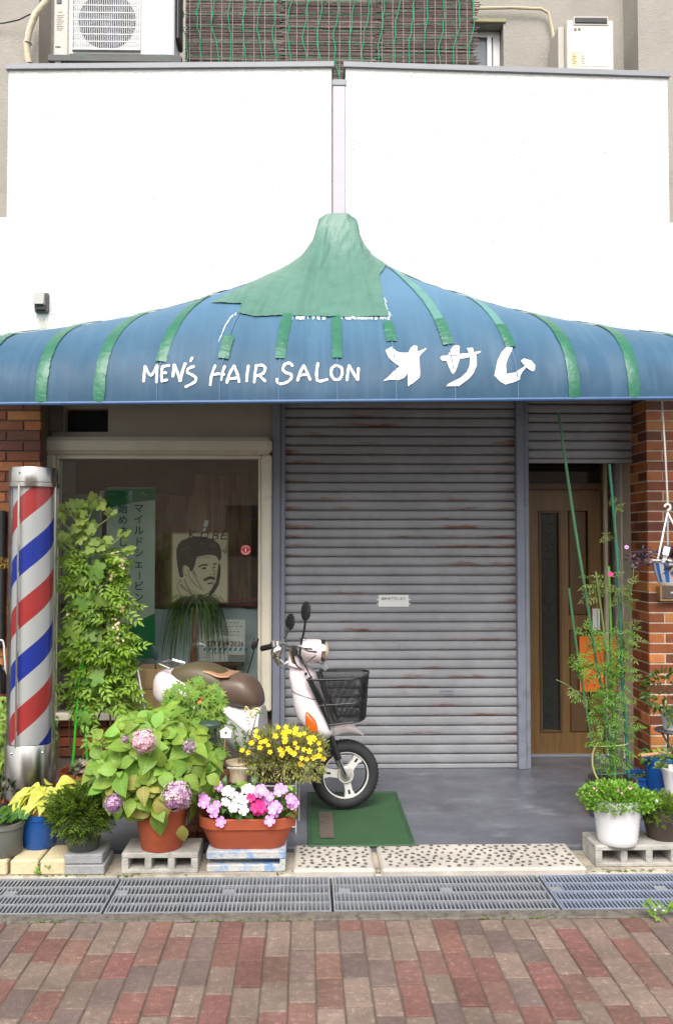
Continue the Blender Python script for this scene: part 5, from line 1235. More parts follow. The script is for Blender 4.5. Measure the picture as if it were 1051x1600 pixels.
MB().box(BF(412, 1193, 0), (.20, .20, .006), Matrix.Rotation(R(-13), 3, 'Z'), .002).build('foot_mat', M_black, scoot)
# rear body
MB().ring([secx(BF, *s) for s in interp([(240, 1076, 1100, .05), (252, 1068, 1112, .10), (285, 1064, 1130, .14), (320, 1080, 1150, .155), (350, 1100, 1165, .155), (375, 1108, 1185, .14), (398, 1108, 1200, .125), (408, 1110, 1205, .11)], 3)]).build('rear_body', M_grey, scoot, smooth=60)
MB().ring([secx(BF, *s) for s in interp([(229, 1074, 1098, .05), (236, 1062, 1108, .10), (252, 1056, 1115, .14), (276, 1062, 1119, .155), (300, 1074, 1116, .158)], 3)]).build('tail_cowl', M_pink, scoot, smooth=60)
MB().ring([secx(BF, *s) for s in interp([(255, 1066, 1078, .05), (266, 1053, 1086, .105), (294, 1045, 1090, .13), (318, 1046, 1097, .135), (338, 1053, 1104, .13), (349, 1061, 1110, .12)], 3)]).build('pillion_seat', M_seat2, scoot, smooth=60)
MB().ring([secx(BF, *s) for s in interp([(344, 1064, 1108, .12), (352, 1061, 1111, .13), (378, 1062, 1113, .138), (392, 1070, 1113, .13), (402, 1084, 1112, .10), (407, 1098, 1109, .06)], 3)]).build('rider_seat', M_seat, scoot, smooth=60)
MB().ring([secx(BF, *s, e=.6) for s in interp([(320, 1053, 1058, .125), (332, 1054.5, 1062, .128), (346, 1059.5, 1066, .128), (362, 1061, 1064, .125)], 3)]).build('seat_strap', M_tan, scoot, smooth=60)
gb = MB(); gb.tube([BF(266, 1052, -.12), BF(246, 1046, -.10), BF(238, 1048, 0), BF(246, 1046, .10), BF(266, 1052, .12)], .008, 8); gb.build('grab_rail', M_chrome, scoot)
MB().ring([secx(BF, *s) for s in ((400, 1192, 1208, .13), (440, 1196, 1208, .13), (478, 1180, 1208, .13), (494, 1140, 1200, .12))]).build('footboard', M_grey, scoot, smooth=50)
en = MB(); en.tube([BF(330, 1200, -.05), BF(292, 1213, -.05)], [.06, .045], 12); en.tube([BF(345, 1225, -.08), BF(300, 1228, -.10), BF(265, 1222, -.11)], [.03, .045, .04], 12); en.build('engine', M_alum, scoot)
st = MB()
for s_ in (-1, 1): st.tube([BF(352, 1205, s_ * .08), BF(348, 1264, s_ * .14)], .011, 8)
st.tube([BF(348, 1262, -.14), BF(348, 1262, .14)], .009, 8); st.build('centre_stand', M_black, scoot)
MB().lathe([(.055, 0), (.055, .004)], BF(230, 1087), 16, (-1, .2, 0)).build('tail_lamp', mat('red_lens', (.35, .02, .02), .15), scoot)
mv = MB(); mv.tube([at(243, 1100, 5.75), at(244, 1060, 5.75), at(243, 1035, 5.75)], .005, 6); mv.ell(at(242, 1020, 5.75), (.020, .008, .052), 14, 10, Matrix.Rotation(R(-14), 3, 'Y')); mv.tube([at(243, 1050, 5.75), at(252, 1062, 5.75), at(262, 1058, 5.75)], .007, 6)
tag(mv.build('stalk_mirror', mat('blue_grey_plastic', lin(44, 62, 70), .4)), 'small blue-grey oval mirror on a thin stalk behind the scooter tail', 'mirror')
mv = MB(); mv.tube([at(383, 1066, 5.8), at(397, 1015, 5.8), at(404, 998, 5.8)], .006, 6); mv.ell(at(398, 1006, 5.8), (.022, .01, .04), 14, 10, Matrix.Rotation(R(20), 3, 'Y'))
tag(mv.build('stalk_mirror', M_black), 'small black mirror on a slanting stalk rising behind the brown seat', 'mirror')
# cardboard boxes behind
M_card = mat('cardboard', lin(158, 128, 90), .85, .08, 5, .15, 60)
for k, (a, b, Y, d, lab) in enumerate((((206, 1112), (262, 1078.5), 5.72, .3, 'lower of two cardboard boxes stacked below the shop window'), ((210, 1078), (258, 1046), 5.74, .26, 'upper of two cardboard boxes stacked below the shop window'))):
    p, q = at(a[0], a[1], Y), at(b[0], b[1], Y); zb = FL if k == 0 else p.z
    bxx = MB().bx(p.x, q.x, Y, Y + d, zb + .001, q.z, .004).build('cardboard_box', M_card); tag(bxx, lab, 'box', 'cardboard boxes below the window')
    MB().bx((p.x + q.x) / 2 - .025, (p.x + q.x) / 2 + .025, Y - .0015, Y, max(zb, q.z - .12), q.z - .004).build('tape', mat('parcel_tape', lin(170, 142, 100), .3), bxx)
# ------------------------------------------------------------------ concrete blocks and bricks along the kerb
YBK = gr(250, 1365, .006).y
def hollow(x0, x1, y0, y1, h, label, mm, holes=3, nm='concrete_block', z0=.006, group='concrete blocks under the flower pots', slot=False):
    b = MB(); t = .026
    if slot:
        b.bx(x0, x1, y0, y1, z0 + h * .62, z0 + h, .004); b.bx(x0, x1 - .001, y0 + .002, y1, z0, z0 + h * .34, .004); b.bx(x0 + .03, x1 - .05, y0 + .07, y1 - .01, z0 + h * .34, z0 + h * .62); b.bx(x1 - .028, x1 - .0005, y0 + .001, y1 - .001, z0 + h * .34 + .0005, z0 + h * .62 - .0005)
    else:
        b.bx(x0, x1, y0, y1, z0 + h - t, z0 + h, .004); b.bx(x0, x1, y0, y1, z0, z0 + t * .8, .004)
        for i in range(holes + 1):
            w_ = .034; c_ = x0 + w_ / 2 + (x1 - x0 - w_) * i / holes; b.bx(c_ - w_ / 2 + .0005, c_ + w_ / 2 - .0005, y0 + .0008, y1 - .0008, z0 + t * .8, z0 + h - t, .002)
    o = b.build(nm, mm, smooth=0); return tag(o, label, 'concrete block', group)
M_blockb = mat('blue_stained_block', lin(182, 180, 176), .95, .1, 7, .6, 110, col2=lin(112, 146, 186), thr=(.47, .6))
hollow(gr(190, 1365, .006).x, gr(309, 1365, .006).x, YBK, YBK + .215, .098, 'pale hollow concrete block under the round terracotta hydrangea pot', M_block)
hollow(gr(322, 1365, .006).x, gr(446, 1365, .006).x, YBK + .01, YBK + .19, .10, 'blue-stained grooved concrete block under the oblong terracotta planter', M_blockb, slot=True)
hollow(gr(930, 1355, .006).x, gr(930, 1355, .006).x + .41, gr(940, 1355, .006).y, gr(940, 1355, .006).y + .21, .105, 'pale concrete block with three dark holes under the white ribbed pot', M_block)
x0, x1 = gr(101, 1367, .006).x, gr(163, 1367, .006).x
for k, (z, dx, lab) in enumerate(((.006, .0, 'lower grey concrete slab beneath the dark fern pot'), (.054, -.006, 'upper grey concrete slab holding the dark fern pot'))):
    tag(MB().bx(x0 + dx, x1 + dx * 2, YBK - .01 + k * .006, YBK + .2, z, z + .046, .005).build('concrete_slab', mat('grey_slab', lin(150, 150, 150), .95, .12, 12, .5, 110) if k == 0 else bpy.data.materials['grey_slab'], smooth=0), lab, 'concrete slab', 'concrete slabs under the fern')
M_cbrick = mat('cream_brick', lin(204, 188, 150), .95, .1, 12, .4, 90, col2=lin(170, 152, 118), thr=(.58, .75))
for (a, b, lab) in ((-14, 14, 'cream brick at the far end of the kerb, under the grey pot'), (17, 62, 'cream brick in front of the blue hosta pot'), (63, 104, 'cream brick with a weed growing before it, next to grey slabs')):
    tag(MB().bx(gr(a, 1367, .006).x, gr(b - 2, 1367, .006).x, YBK - .01, YBK + .21, .006, .078, .007).build('cream_brick', M_cbrick, smooth=0), lab, 'brick', 'cream bricks on the kerb')
for i, (pa, pb, lab) in enumerate(((268, 306, 'dark red brick lying behind the hydrangea pot'), (308, 350, 'dark red brick lying behind the oblong planter'))):
    a, b = gr(pa, 1318, FL).x, gr(pb, 1318, FL).x
    tag(MB().bx(a, b, 4.62, 4.72, FL, FL + .06, .004).build('red_brick', M_brick[3], smooth=0), lab, 'brick', 'red bricks behind the pots')
# ------------------------------------------------------------------ plants
random.seed(31); np.random.seed(31)
M_terra = mat('terracotta', lin(172, 84, 52), .75, .1, 8, .15, 60, col2=lin(148, 72, 46), thr=(.55, .75)); M_terrab = mat('terracotta_blue_smear', lin(170, 82, 52), .75, .1, 8, .15, 60, col2=lin(92, 92, 138), thr=(.62, .7))
M_soil = mat('potting_soil', (.035, .026, .02), .95, .3, 40, .6, 60); M_potgrey = mat('dark_grey_pot', lin(78, 80, 74), .6, .08); M_potblue = mat('blue_pot', lin(24, 82, 158), .35, .06, 4, .04); M_potwhite = mat('white_pot', (.74, .72, .72), .4, .04, 4, .03)
M_potbrown = mat('dark_brown_pot', lin(74, 62, 54), .55, .08); M_clay = mat('clay_pot', lin(198, 152, 104), .75, .1, 6, .2, 40, stretch=(1, 1, 5)); M_stem = mat('green_stem', (.10, .15, .04), .6, .2); M_bark = mat('brown_stem', (.14, .095, .055), .8, .2, 20, .3)
M_stake = mat('green_stake', lin(60, 104, 70), .4, .1); M_stakeb = mat('bright_green_stake', lin(66, 196, 50), .4, .05); M_teals = mat('teal_stake', lin(44, 104, 88), .4, .1); M_wire = mat('white_wire', (.55, .53, .5), .4, .1)
LG = leafmat('hydrangea_leaf', (.205, .335, .05), .30, .2, .42, .022, veins=True); LGy = leafmat('yellowing_leaf', (.34, .33, .08), .3, .25, .5, .02, spot=(.30, .16, .07), veins=True); LH = leafmat('hosta_leaf', (.56, .57, .10), .25, .14, .45, .012, veins=True)
LD = leafmat('dark_fern_leaf', (.10, .185, .028), .3, .3, .5); LJ = leafmat('jasmine_leaf', (.15, .275, .03), .35, .25, .45); LJ2 = leafmat('light_jasmine_leaf', (.22, .27, .07), .35, .25, .45); LV = leafmat('lobed_leaf', (.30, .41, .10), .35, .2, .5); LV2 = leafmat('lobed_leaf_dark', (.17, .29, .045), .35, .2, .5)
LM = leafmat('maple_leaf', (.18, .31, .04), .35, .2, .5); LP = leafmat('portulaca_leaf', (.25, .30, .07), .2, .35, .5); LC = leafmat('cushion_leaf', (.25, .40, .05), .3, .25, .5); LI = leafmat('impatiens_leaf', (.07, .15, .03), .25, .2, .35); LS = leafmat('shrub_leaf', (.20, .32, .05), .3, .2, .4); LK = leafmat('dark_purple_leaf', (.045, .03, .045), .1, .3, .5)
def petal_mat(name, c): return mat(name, c, .6, .08, 30, 0, obj_rand=.06)
def lathe_pot(name, prof, c, m_, parent, seg=36, sx=1, sy=1): return MB().lathe(prof, c, seg, sx=sx, sy=sy).build(name, m_, parent, smooth=40)
def pot_at(px, pyb, pyt, wb, wt, z0, m_, parent, lip=.012, seg=40, ribs=0, soil=True, Y=None):
    """a round pot whose base is seen at (px, pyb); widths and heights in pixels of the photograph"""
    c = gr(px, pyb, z0) if Y is None else at(px, pyb, Y)
    if Y is None: c.y += wb / FPX * c.y / 2 * .98
    s_ = c.y / FPX; rb, rt_, h = wb / 2 * s_, wt / 2 * s_, (pyb - pyt) * s_
    c.x = X(px, c.y)
    prof = [(rb * .96, 0), (rb, .004)]
    if ribs:
        for i in range(ribs * 2):
            t = .08 + .84 * i / (ribs * 2); prof.append((rb + (rt_ - rb) * t + (.0035 if i % 2 else 0), h * t))
    prof += [(rt_ - lip * .55, h * .84), (rt_, h * .85), (rt_, h), (rt_ - lip, h), (rt_ - lip * 1.3, h * .86), (.01, h * .85)]
    lathe_pot('pot', prof, (c.x, c.y, c.z), m_, parent, seg)
    if soil: MB().lathe([(rt_ - lip * 1.4, h * .855), (rt_ * .5, h * .9), (.01, h * .91)], (c.x, c.y, c.z), 24).build('soil', M_soil, parent)
    return Vector((c.x, c.y, c.z + h * .9)), rt_
def bloom(r_, n=5, cup=.15, w_=.62):
    V = [(0, 0, .0)]; F = []
    for k in range(n):
        a = 2 * math.pi * k / n; o = len(V)
        for (rr, da, z) in ((.55, -w_ * .8, .35), (.95, -w_ * .55, .8), (1.03, 0, .75), (.95, w_ * .55, .8), (.55, w_ * .8, .35)): V.append((r_ * rr * math.cos(a + da), r_ * rr * math.sin(a + da), r_ * cup * z + .02 * r_ * k))
        F += [(0, o, o + 1), (0, o + 1, o + 2), (0, o + 2, o + 3), (0, o + 3, o + 4)]
    return V, F
def zbase(loc): return (loc.x, loc.y, 0)
# --- hydrangea
hy = thing('hydrangea', 'big light green hydrangea with fading mauve flower heads in a round terracotta pot', 'potted plant', gr(255, 1333, .104))
top, rr = pot_at(255, 1333, 1268, 62, 84, .104, M_terra, hy, .014)
hl_ = [leaf_me('leaf', leaf_ovate(1.0, .74, .16, c_, 6, .82), LG) for c_ in (.12, .28, .48)] + [leaf_me('leaf', leaf_ovate(1.0, .70, .2, .45, 6), LGy)]
HCt = at(240, 1200, top.y + .02); random.seed(77)
stems = MB(); nleaf = 0
spots = []
tries = 0
while len(spots) < 37 and tries < 4000:
    tries += 1
    d = rdir()
    if d.y > .55 or d.z < -.75: continue
    p = HCt + Vector((d.x * .27 * (1 + .12 * math.sin(9 * d.x + 5 * d.z)), d.y * .22, d.z * .215 * (1 + .1 * math.sin(7 * d.x)) + .015))
    q = proj(p)
    if q[0] > 335 or q[0] < 142 or q[1] < 1108: continue
    if q[1] < 1140 and q[0] < 185: continue
    if q[1] > 1262 and 215 < q[0] < 300 and d.z < -.6: continue
    if all((p - s_[0]).length > .078 for s_ in spots): spots.append((p, d))
for p, d in spots:
    ax = (d * .7 + Vector((0, -.5, .62)) + rdir() * .3).normalized(); u = ax.orthogonal().normalized(); v = ax.cross(u); ph = rnd(0, 6.28)
    stems.tube([top + Vector((d.x * .05, d.y * .05, -.02)), (top + p) / 2 + Vector((0, 0, .05)), p - ax * .03], [.006, .005, .004], 5)
    for (nl, rad, L, tilt) in ((2, .015, rnd(.04, .06), .9), (2, .02, rnd(.075, .10), .5), (2, .0, rnd(.108, .135), .12), (2, -.035, rnd(.12, .15), -.12)):
        for k in range(nl):
            a = ph + k * math.pi + rnd(-.25, .25); dd = u * math.cos(a) + v * math.sin(a); b = p + ax * rad + dd * .012
            if d.y > .2 and L > .11 and random.random() < .3: continue
            me = hl_[3] if (d.z < -.1 and random.random() < .14) else random.choice(hl_[:3])
            if nleaf < 297: inst('leaf', me, hy, frame(b, dd + ax * tilt + Vector((0, -.05, -.04)), ax + rdir() * .25, L, rnd(-.35, .35))); nleaf += 1
        ph += 1.45
stems.build('stems', M_stem, hy)
hang = inst('leaf', hl_[3], hy, frame(at(285, 1290, top.y - .17), (0.05, -.1, -1), (0, -1, 0), .085))
fl_m = [petal_mat('mauve_floret', lin(206, 158, 186)), petal_mat('violet_floret', lin(150, 112, 150)), petal_mat('pink_floret', lin(226, 180, 184)), petal_mat('cream_floret', lin(214, 198, 190)), petal_mat('dusky_floret', lin(134, 112, 124))]
def head(px, py, rpx, Y, mats, lab, n=150, flat=1.0):
    c = at(px, py, Y); r_ = rpx / FPX * Y; fr = []
    for k in range(n):
        z = 1 - 1.75 * (k + .5) / n; a = k * 2.39996; s_ = math.sqrt(max(0, 1 - z * z)); d = Vector((s_ * math.cos(a), -z, s_ * math.sin(a)))
        d = (d + rdir() * .12).normalized(); fr.append(frame(c + Vector((d.x * r_, d.y * r_ * flat, d.z * r_ * 1.02)) * 1.0 + d * r_ * (.28 * noise.noise(d * 2.6 + c * 9) + rnd(-.12, .08)), d.orthogonal(), d, r_ * rnd(.17, .27), 0))
    V, F = bloom(1.0, 4, .2, .7)
    o = scatter('flower_head', (V, F), mats, fr, hy); MB().ell(c, (r_ * .78, r_ * flat * .78, r_ * .8), 14, 9).build('flower_core', mats[-1], o); o['label'] = lab; return o
YF = top.y - .30
head(225, 1158, 17, YF + .04, [fl_m[2], fl_m[3], fl_m[0], fl_m[2]], 'pale pink flower head'); head(296, 1167, 10.5, YF + .06, [fl_m[3], fl_m[4], fl_m[4]], 'faded grey flower head', 90)
head(277, 1243, 20, YF - .02, [fl_m[0], fl_m[3], fl_m[1], fl_m[0]], 'large mauve flower head', 190); head(177, 1256, 13, YF + .02, [fl_m[1], fl_m[0], fl_m[1]], 'small violet flower head', 110); head(196, 1155, 6.5, YF + .05, [fl_m[2], fl_m[1], fl_m[4]], 'tiny pink flower head', 50)
# --- hosta in clay pot set in blue pot
ho = thing('hosta', 'bright yellow-green hosta in a clay pot set inside a blue pot', 'potted plant', gr(68, 1330, .08))
t1, r1 = pot_at(66, 1329, 1276, 48, 66, .078, M_potblue, ho, .008, soil=False)
t2, r2 = pot_at(63, 1300, 1258, 46, 56, None, M_clay, ho, .01, Y=t1.y); random.seed(14)
hm_ = [leaf_me('leaf', leaf_ovate(1.0, .72, .18, c_, 6, .62), LH) for c_ in (.5, .8, 1.1)]
for k in range(60):
    a = rnd(-math.pi, math.pi); e = random.random(); rad = .015 + .065 * e
    p = at(66, 1246, t1.y - .02) + Vector((.01 + math.cos(a) * rad * 1.25, math.sin(a) * rad, .035 * (1 - e) + rnd(-.015, .03)))
    inst('leaf', random.choice(hm_), ho, frame(p, (math.cos(a), math.sin(a) - .35, rnd(-.35, .5) - .35 * e), rdir() * .35 + Vector((0, -.2, 1)), rnd(.06, .09), rnd(-.4, .4)))
for q, dd in (((48, 1260), (-.6, -.5, -.7)), (((82, 1262)), (.25, -.5, -.9)), ((88, 1228), (.9, -.2, .2)), ((92, 1222), (.9, -.1, .25)), ((84, 1234), (.8, -.4, .1))):
    inst('leaf', hm_[0], ho, frame(at(q[0], q[1], t1.y - .10), dd, (0, -.6, .8), .085))
# --- dark fern-like plant
fe = thing('fern_plant', 'dense dark green feathery plant in a dark grey pot on grey slabs', 'potted plant', gr(135, 1333, .1))
t, r_ = pot_at(134, 1333, 1284, 46, 62, .10, M_potgrey, fe, .008); random.seed(15)
fr = bush_frames(at(127, 1268, t.y - .03), (.135, .13, .10), 800, (.05, .085), .25, .35)
o = scatter('foliage', leaf_pinnate(1.0, 4, .32, .10, .5), [LD, LJ], fr, fe, 'stuff')
# --- grey pot with geranium leaves, reddish plant behind
ge = thing('geranium', 'low geranium with round lobed leaves in a grey pot at the end of the kerb', 'potted plant', gr(10, 1343, .08))
t, r_ = pot_at(8, 1343, 1293, 56, 68, .078, mat('mid_grey_pot', lin(104, 106, 98), .6, .08), ge, .01); gm = leaf_me('leaf', leaf_fan(1.0, 7, .86, 310, False, .15), leafmat('geranium_leaf', (.08, .18, .03), .3, .2))
for k in range(34):
    a = rnd(0, 6.28); q = random.random() ** .6; inst('leaf', gm, ge, frame(t + Vector((math.cos(a) * q * .12, math.sin(a) * q * .1 - .01, rnd(.0, .07))), (math.cos(a), math.sin(a), .2), Vector((0, -.75, .7)) + rdir() * .4, rnd(.026, .04)))
rb_ = thing('leafy_plant', 'dark green and reddish leafy plant in a terracotta pot beside the barber pole base', 'potted plant', gr(5, 1300, FL))
t, r_ = pot_at(2, 1296, 1264, 40, 52, FL, M_terra, rb_, .01); dl = leaf_me('leaf', leaf_ovate(1.0, .42, .2, .4, 4), leafmat('dark_leaf', (.05, .10, .025), .25, .3)); rl_ = leaf_me('leaf', leaf_ovate(1.0, .42, .2, .4, 4), leafmat('reddish_leaf', (.10, .10, .04), .25, .3))
for k in range(70):
    d = rdir(); d.z = abs(d.z); p = t + Vector((.03 + d.x * .14, d.y * .11 - .05, d.z * .13)); inst('leaf', random.choice((dl, dl, rl_)), rb_, frame(p, d + rdir() * .5, rdir() + Vector((0, 0, 1)), rnd(.045, .07)))
MB().tube([t, t + Vector((.02, -.02, .08))], .006, 6).build('stem', M_bark, rb_)
# --- shrub with palmate clusters at the left edge
sh_ = thing('leafy_shrub', 'light green shrub with whorled leaves growing beside the barber pole', 'potted plant', gr(-10, 1262, FL)); t, r_ = pot_at(-14, 1262, 1215, 50, 62, FL, M_potgrey, sh_, .01, Y=None)
sl_ = leaf_me('leaf', leaf_ovate(1.0, .40, .25, .5, 5), LS); random.seed(17)
for (x, y) in ((4, 1112), (14, 1104), (-6, 1098), (20, 1122), (8, 1134), (-4, 1128), (26, 1128), (16, 1150), (2, 1156), (24, 1164), (12, 1172), (-10, 1150), (6, 1186), (22, 1180), (-12, 1176), (-2, 1196)):
    p = at(x, y, t.y - .12 + rnd(-.1, .12))
    for k in range(7):
        a = k * .9 + rnd(-.2, .2); inst('leaf', sl_, sh_, frame(p, (math.cos(a), -.35 + .3 * math.sin(a), math.sin(a) * .7 - .15), Vector((0, -.8, .8)) + rdir() * .3, rnd(.05, .085)))
MB().tube([t, at(-2, 1190, t.y), at(4, 1120, t.y)], [.012, .009, .005], 6).build('stem', M_bark, sh_)
# --- tall climbing vine with stakes
YV = 5.3
vi = thing('climbing_vine', 'tall climbing vine with lobed and feathery leaves on green stakes before the shop window', 'potted plant', gr(135, 1262, FL))
t, r_ = pot_at(132, 1262, 1212, 56, 72, FL, M_terra, vi, .012); YV = t.y
random.seed(19)
vs_ = MB()
for path in (((120, 1215), (112, 1180), (110, 1130), (124, 1090), (136, 1050), (134, 960), (140, 880), (150, 800)), ((140, 1215), (146, 1150), (162, 1090), (165, 1000), (168, 920), (172, 870)), ((150, 1215), (172, 1150), (171, 1080), (178, 1000), (200, 930)), ((128, 1215), (135, 1120), (138, 1000), (128, 880), (118, 830))):
    P = smooth_path([at(x, y, YV + rnd(-.04, .04)) for x, y in path], 4); vs_.tube(P, [.007 * (1 - .6 * i / len(P)) for i in range(len(P))], 6)
vs_.build('stems', M_bark, vi)
for (a, b) in (((126.5, 1031), (113, 1206)), ((129, 1031), (137.5, 1206))): MB().tube([at(*a, YV - .10), at(*b, YV - .10)], .0075, 8).build('stake', M_stakeb, vi)
MB().tube([at(123.5, 1030, YV - .11), at(133, 1032, YV - .11)], .008, 8).build('tie_clip', M_wprint, vi); MB().tube([at(155, 1027, YV - .11), at(168, 1020, YV - .11)], .005, 8).build('tie_clip', M_wprint, vi)
fr = []
def along(cx, cy, sx_, sy_, n, Y, dy=.12, s=(.09, .15), dn=.3):
    for _ in range(n):
        x = 155 + (cx - 155) * .8 + random.gauss(0, 1) * sx_ * .44; y = cy + rnd(-1, 1) * sy_; p = at(x, y, Y + rnd(-dy, dy)); sg = 1 if x > cx else -1
        fr.append(frame(p, (sg * rnd(.2, 1), rnd(-.8, .2), rnd(-.5, .35) - dn * .3), Vector((0, -.6, .8)) + rdir() * .4, rnd(*s)))
along(160, 960, 34, 75, 150, YV); along(155, 1040, 40, 50, 120, YV); along(165, 1110, 34, 50, 46, YV); along(110, 1100, 24, 50, 18, YV); along(145, 885, 36, 25, 50, YV); along(215, 930, 16, 60, 26, YV, .08, (.10, .15)); along(225, 1050, 14, 25, 16, YV, .08, (.09, .13)); along(105, 1085, 20, 40, 26, YV, .06)
along(95, 875, 18, 15, 10, YV - .05); along(180, 1000, 24, 60, 50, YV); along(98, 1010, 14, 20, 10, YV)
scatter('feathery_foliage', leaf_pinnate(1.0, 3, .42, .17, .35), [LJ, leafmat('vine_leaf', (.19, .33, .04), .35, .25, .45), LV2], fr, vi, 'stuff')
lv = [leaf_me('leaf', leaf_fan(1.0, 5, .72, 270, False, c_), LV) for c_ in (.1, .3)]; lv2 = [leaf_me('leaf', leaf_fan(1.0, 5, .6, 270, False, c_), LV2) for c_ in (.1, .3)]
for (x, y, n, s_) in ((108, 788, 3, .045), (122, 786, 3, .045), (133, 790, 3, .05), (143, 782, 3, .04), (150, 790, 2, .05), (118, 800, 4, .05), (96, 805, 4, .045), (86, 812, 3, .04), (127, 800, 3, .05), (133, 815, 4, .06), (120, 822, 4, .06), (140, 828, 4, .06), (88, 838, 4, .05), (104, 845, 4, .05), (86, 852, 3, .045), (118, 848, 4, .055), (135, 858, 5, .06), (150, 850, 4, .05), (172, 845, 3, .045), (178, 803, 3, .042), (172, 806, 2, .04), (192, 835, 3, .045), (196, 858, 3, .05), (178, 872, 3, .045), (150, 790, 2, .055)):
    for k in range(n): inst('leaf', random.choice(lv), vi, frame(at(x + rnd(-7, 7), y + rnd(-6, 6), YV - .10 + rnd(-.06, .06)), (rnd(-1, 1), rnd(-.7, .1), rnd(-.6, .7)), Vector((0, -1, .7)) + rdir() * .5, s_ * rnd(.7, 1.05)))
for (x, y) in ((120, 880), (145, 890), (130, 910), (150, 930), (126, 940), (138, 955), (120, 975), (112, 990), (145, 985), (150, 1005), (118, 1005), (140, 1050), (150, 1060), (130, 1120)):
    for k in range(3): inst('leaf', random.choice(lv2), vi, frame(at(x + rnd(-9, 9), y + rnd(-9, 9), YV - .10 + rnd(-.05, .05)), (rnd(-.6, .6), rnd(-.5, 0), -rnd(.4, 1)), Vector((0, -1, .4)) + rdir() * .3, rnd(.055, .085)))
st = MB()
for (a, b) in (((118, 800), (122, 840)), ((150, 780), (130, 830)), ((92, 808), (112, 830)), ((175, 805), (146, 825)), ((192, 835), (160, 862)), ((90, 845), (112, 865)), ((196, 860), (140, 868)), ((104, 790), (128, 830))): st.tube([at(*a, YV - .11), at((a[0] + b[0]) / 2, (a[1] + b[1]) / 2 + 2, YV - .10), at(*b, YV - .08)], .0035, 5)
st.build('leaf_stalks', mat('pale_stem', (.28, .33, .14), .6), vi)
fr = []
for (x, y, n) in ((180, 868, 5), (194, 878, 9), (174, 902, 7), (188, 884, 6), (182, 985, 8), (188, 1002, 8), (180, 972, 5), (102, 960, 3), (190, 950, 6)):
    for _ in range(n): fr.append(frame(at(x + rnd(-6, 6), y + rnd(-6, 6), YV - .16), rdir(), Vector((0, -1, .3)) + rdir() * .4, rnd(.006, .010)))
scatter('small_blossoms', bloom(1.0, 5, .3), [petal_mat('cream_petal', lin(222, 210, 166)), petal_mat('blush_petal', lin(206, 178, 142))], fr, vi, 'stuff')
fr = [frame(at(rnd(112, 150), rnd(1192, 1212), YV - .12 + rnd(-.05, .05)), rdir(), Vector((0, -.5, 1)) + rdir() * .3, rnd(.014, .024)) for _ in range(60)]
scatter('succulent_rosettes', bloom(1.0, 6, .6), [mat('succulent', (.14, .20, .08), .5), mat('succulent_pink', (.34, .20, .20), .5)], fr, vi, 'stuff')
gs = MB().tube([at(214, 1042, 5.45), at(229, 1125, 5.35), at(236, 1180, 5.25)], .010, 8).build('grey_stake', M_alum); tag(gs, 'plain grey metal stake leaning between the vine and the cardboard boxes', 'stake')
# --- maple-like plant with lantern and birdhouse pick in a brown pot
mp_ = thing('maple_seedling', 'bushy small maple with star-shaped leaves in a large brown pot', 'potted plant', gr(330, 1285, FL))
YM = 4.86; mp_.location = (X(326, YM), YM, FL); mp_.matrix_basis = Matrix.Translation(mp_.location); zr_ = Zh(1203, YM - .12); rm_ = 40 / FPX * YM
MB().lathe([(rm_ * .74, FL), (rm_ * .76, FL + .005), (rm_ * .97, zr_ - .03), (rm_ * 1.03, zr_ - .028), (rm_ * 1.03, zr_), (rm_ * .96, zr_), (rm_ * .93, zr_ - .04), (.01, zr_ - .04)], (X(326, YM), YM, 0), 40).build('pot', mat('brown_plastic_pot', lin(122, 82, 58), .55, .08), mp_); t = Vector((X(326, YM), YM, zr_ - .035)); MB().lathe([(rm_ * .92, 0), (.01, .01)], t, 24).build('soil', M_soil, mp_); random.seed(23)
ml = [leaf_me('leaf', leaf_fan(1.0, 7, .42, 280, True, c_), LM) for c_ in (.1, .35)]
n_ = 0
while n_ < 260:
    d = rdir()
    if d.y > .5: continue
    q = random.random() ** .35; x = 304 + d.x * 50 * q; y = 1106 - d.z * 48 * q
    if x < 262 and y > 1104: continue
    p = at(x, y, YM + d.y * .15 * q); inst('leaf', random.choice(ml), mp_, frame(p, (d.x * .7 + rnd(-.4, .4), -.3, -.6 + rnd(-.3, .5)), Vector((0, -.8, .7)) + rdir() * .45, rnd(.036, .056))); n_ += 1
ms = MB()
for dx in (-.1, -.04, .02, .09): ms.tube([t, at(312 + dx * 150, 1150, YM), at(305 + dx * 260, 1095, YM)], [.006, .005, .003], 5)
ms.build('stems', M_stem, mp_)
fr = [frame(at(326 + rnd(-14, 14), rnd(1150, 1196), YM - .12 + rnd(-.05, .05)), (rnd(-1, 1), -.4, -.4), Vector((0, -.8, .7)) + rdir() * .4, rnd(.06, .09)) for _ in range(34)]
scatter('lower_sprays', leaf_pinnate(1.0, 3, .38, .13, .4), LM, fr, mp_, 'stuff')
inst('dry_leaf', leaf_me('dry_leaf', leaf_fan(1.0, 5, .5, 250, True, .4), mat('dry_leaf', lin(196, 120, 70), .7)), mp_, frame(at(310, 1096, YM - .16), (.6, -.5, .1), (.5, -1, .8), .026)); inst('dry_leaf', bpy.data.meshes['dry_leaf'], mp_, frame(at(316, 1093, YM - .165), (-.5, -.3, .6), (-.6, -1, .2), .022))
la = thing('solar_lantern', 'small dark green solar garden lantern standing in the brown pot', 'lantern', at(328, 1200, YM - .15)); YL = YM - .20; zl = at(328, 1134, YL)
M_lan = mat('dark_green_plastic', lin(52, 70, 62), .5, .1)
MB().lathe([(.036, -.01), (.058, -.006), (.060, .010), (.052, .020), (.01, .024)], zl, 24).build('solar_cap', M_lan, la); MB().lathe([(.036, -.075), (.040, -.012)], zl, 20, caps=False).build('lantern_glass', M_clear, la)
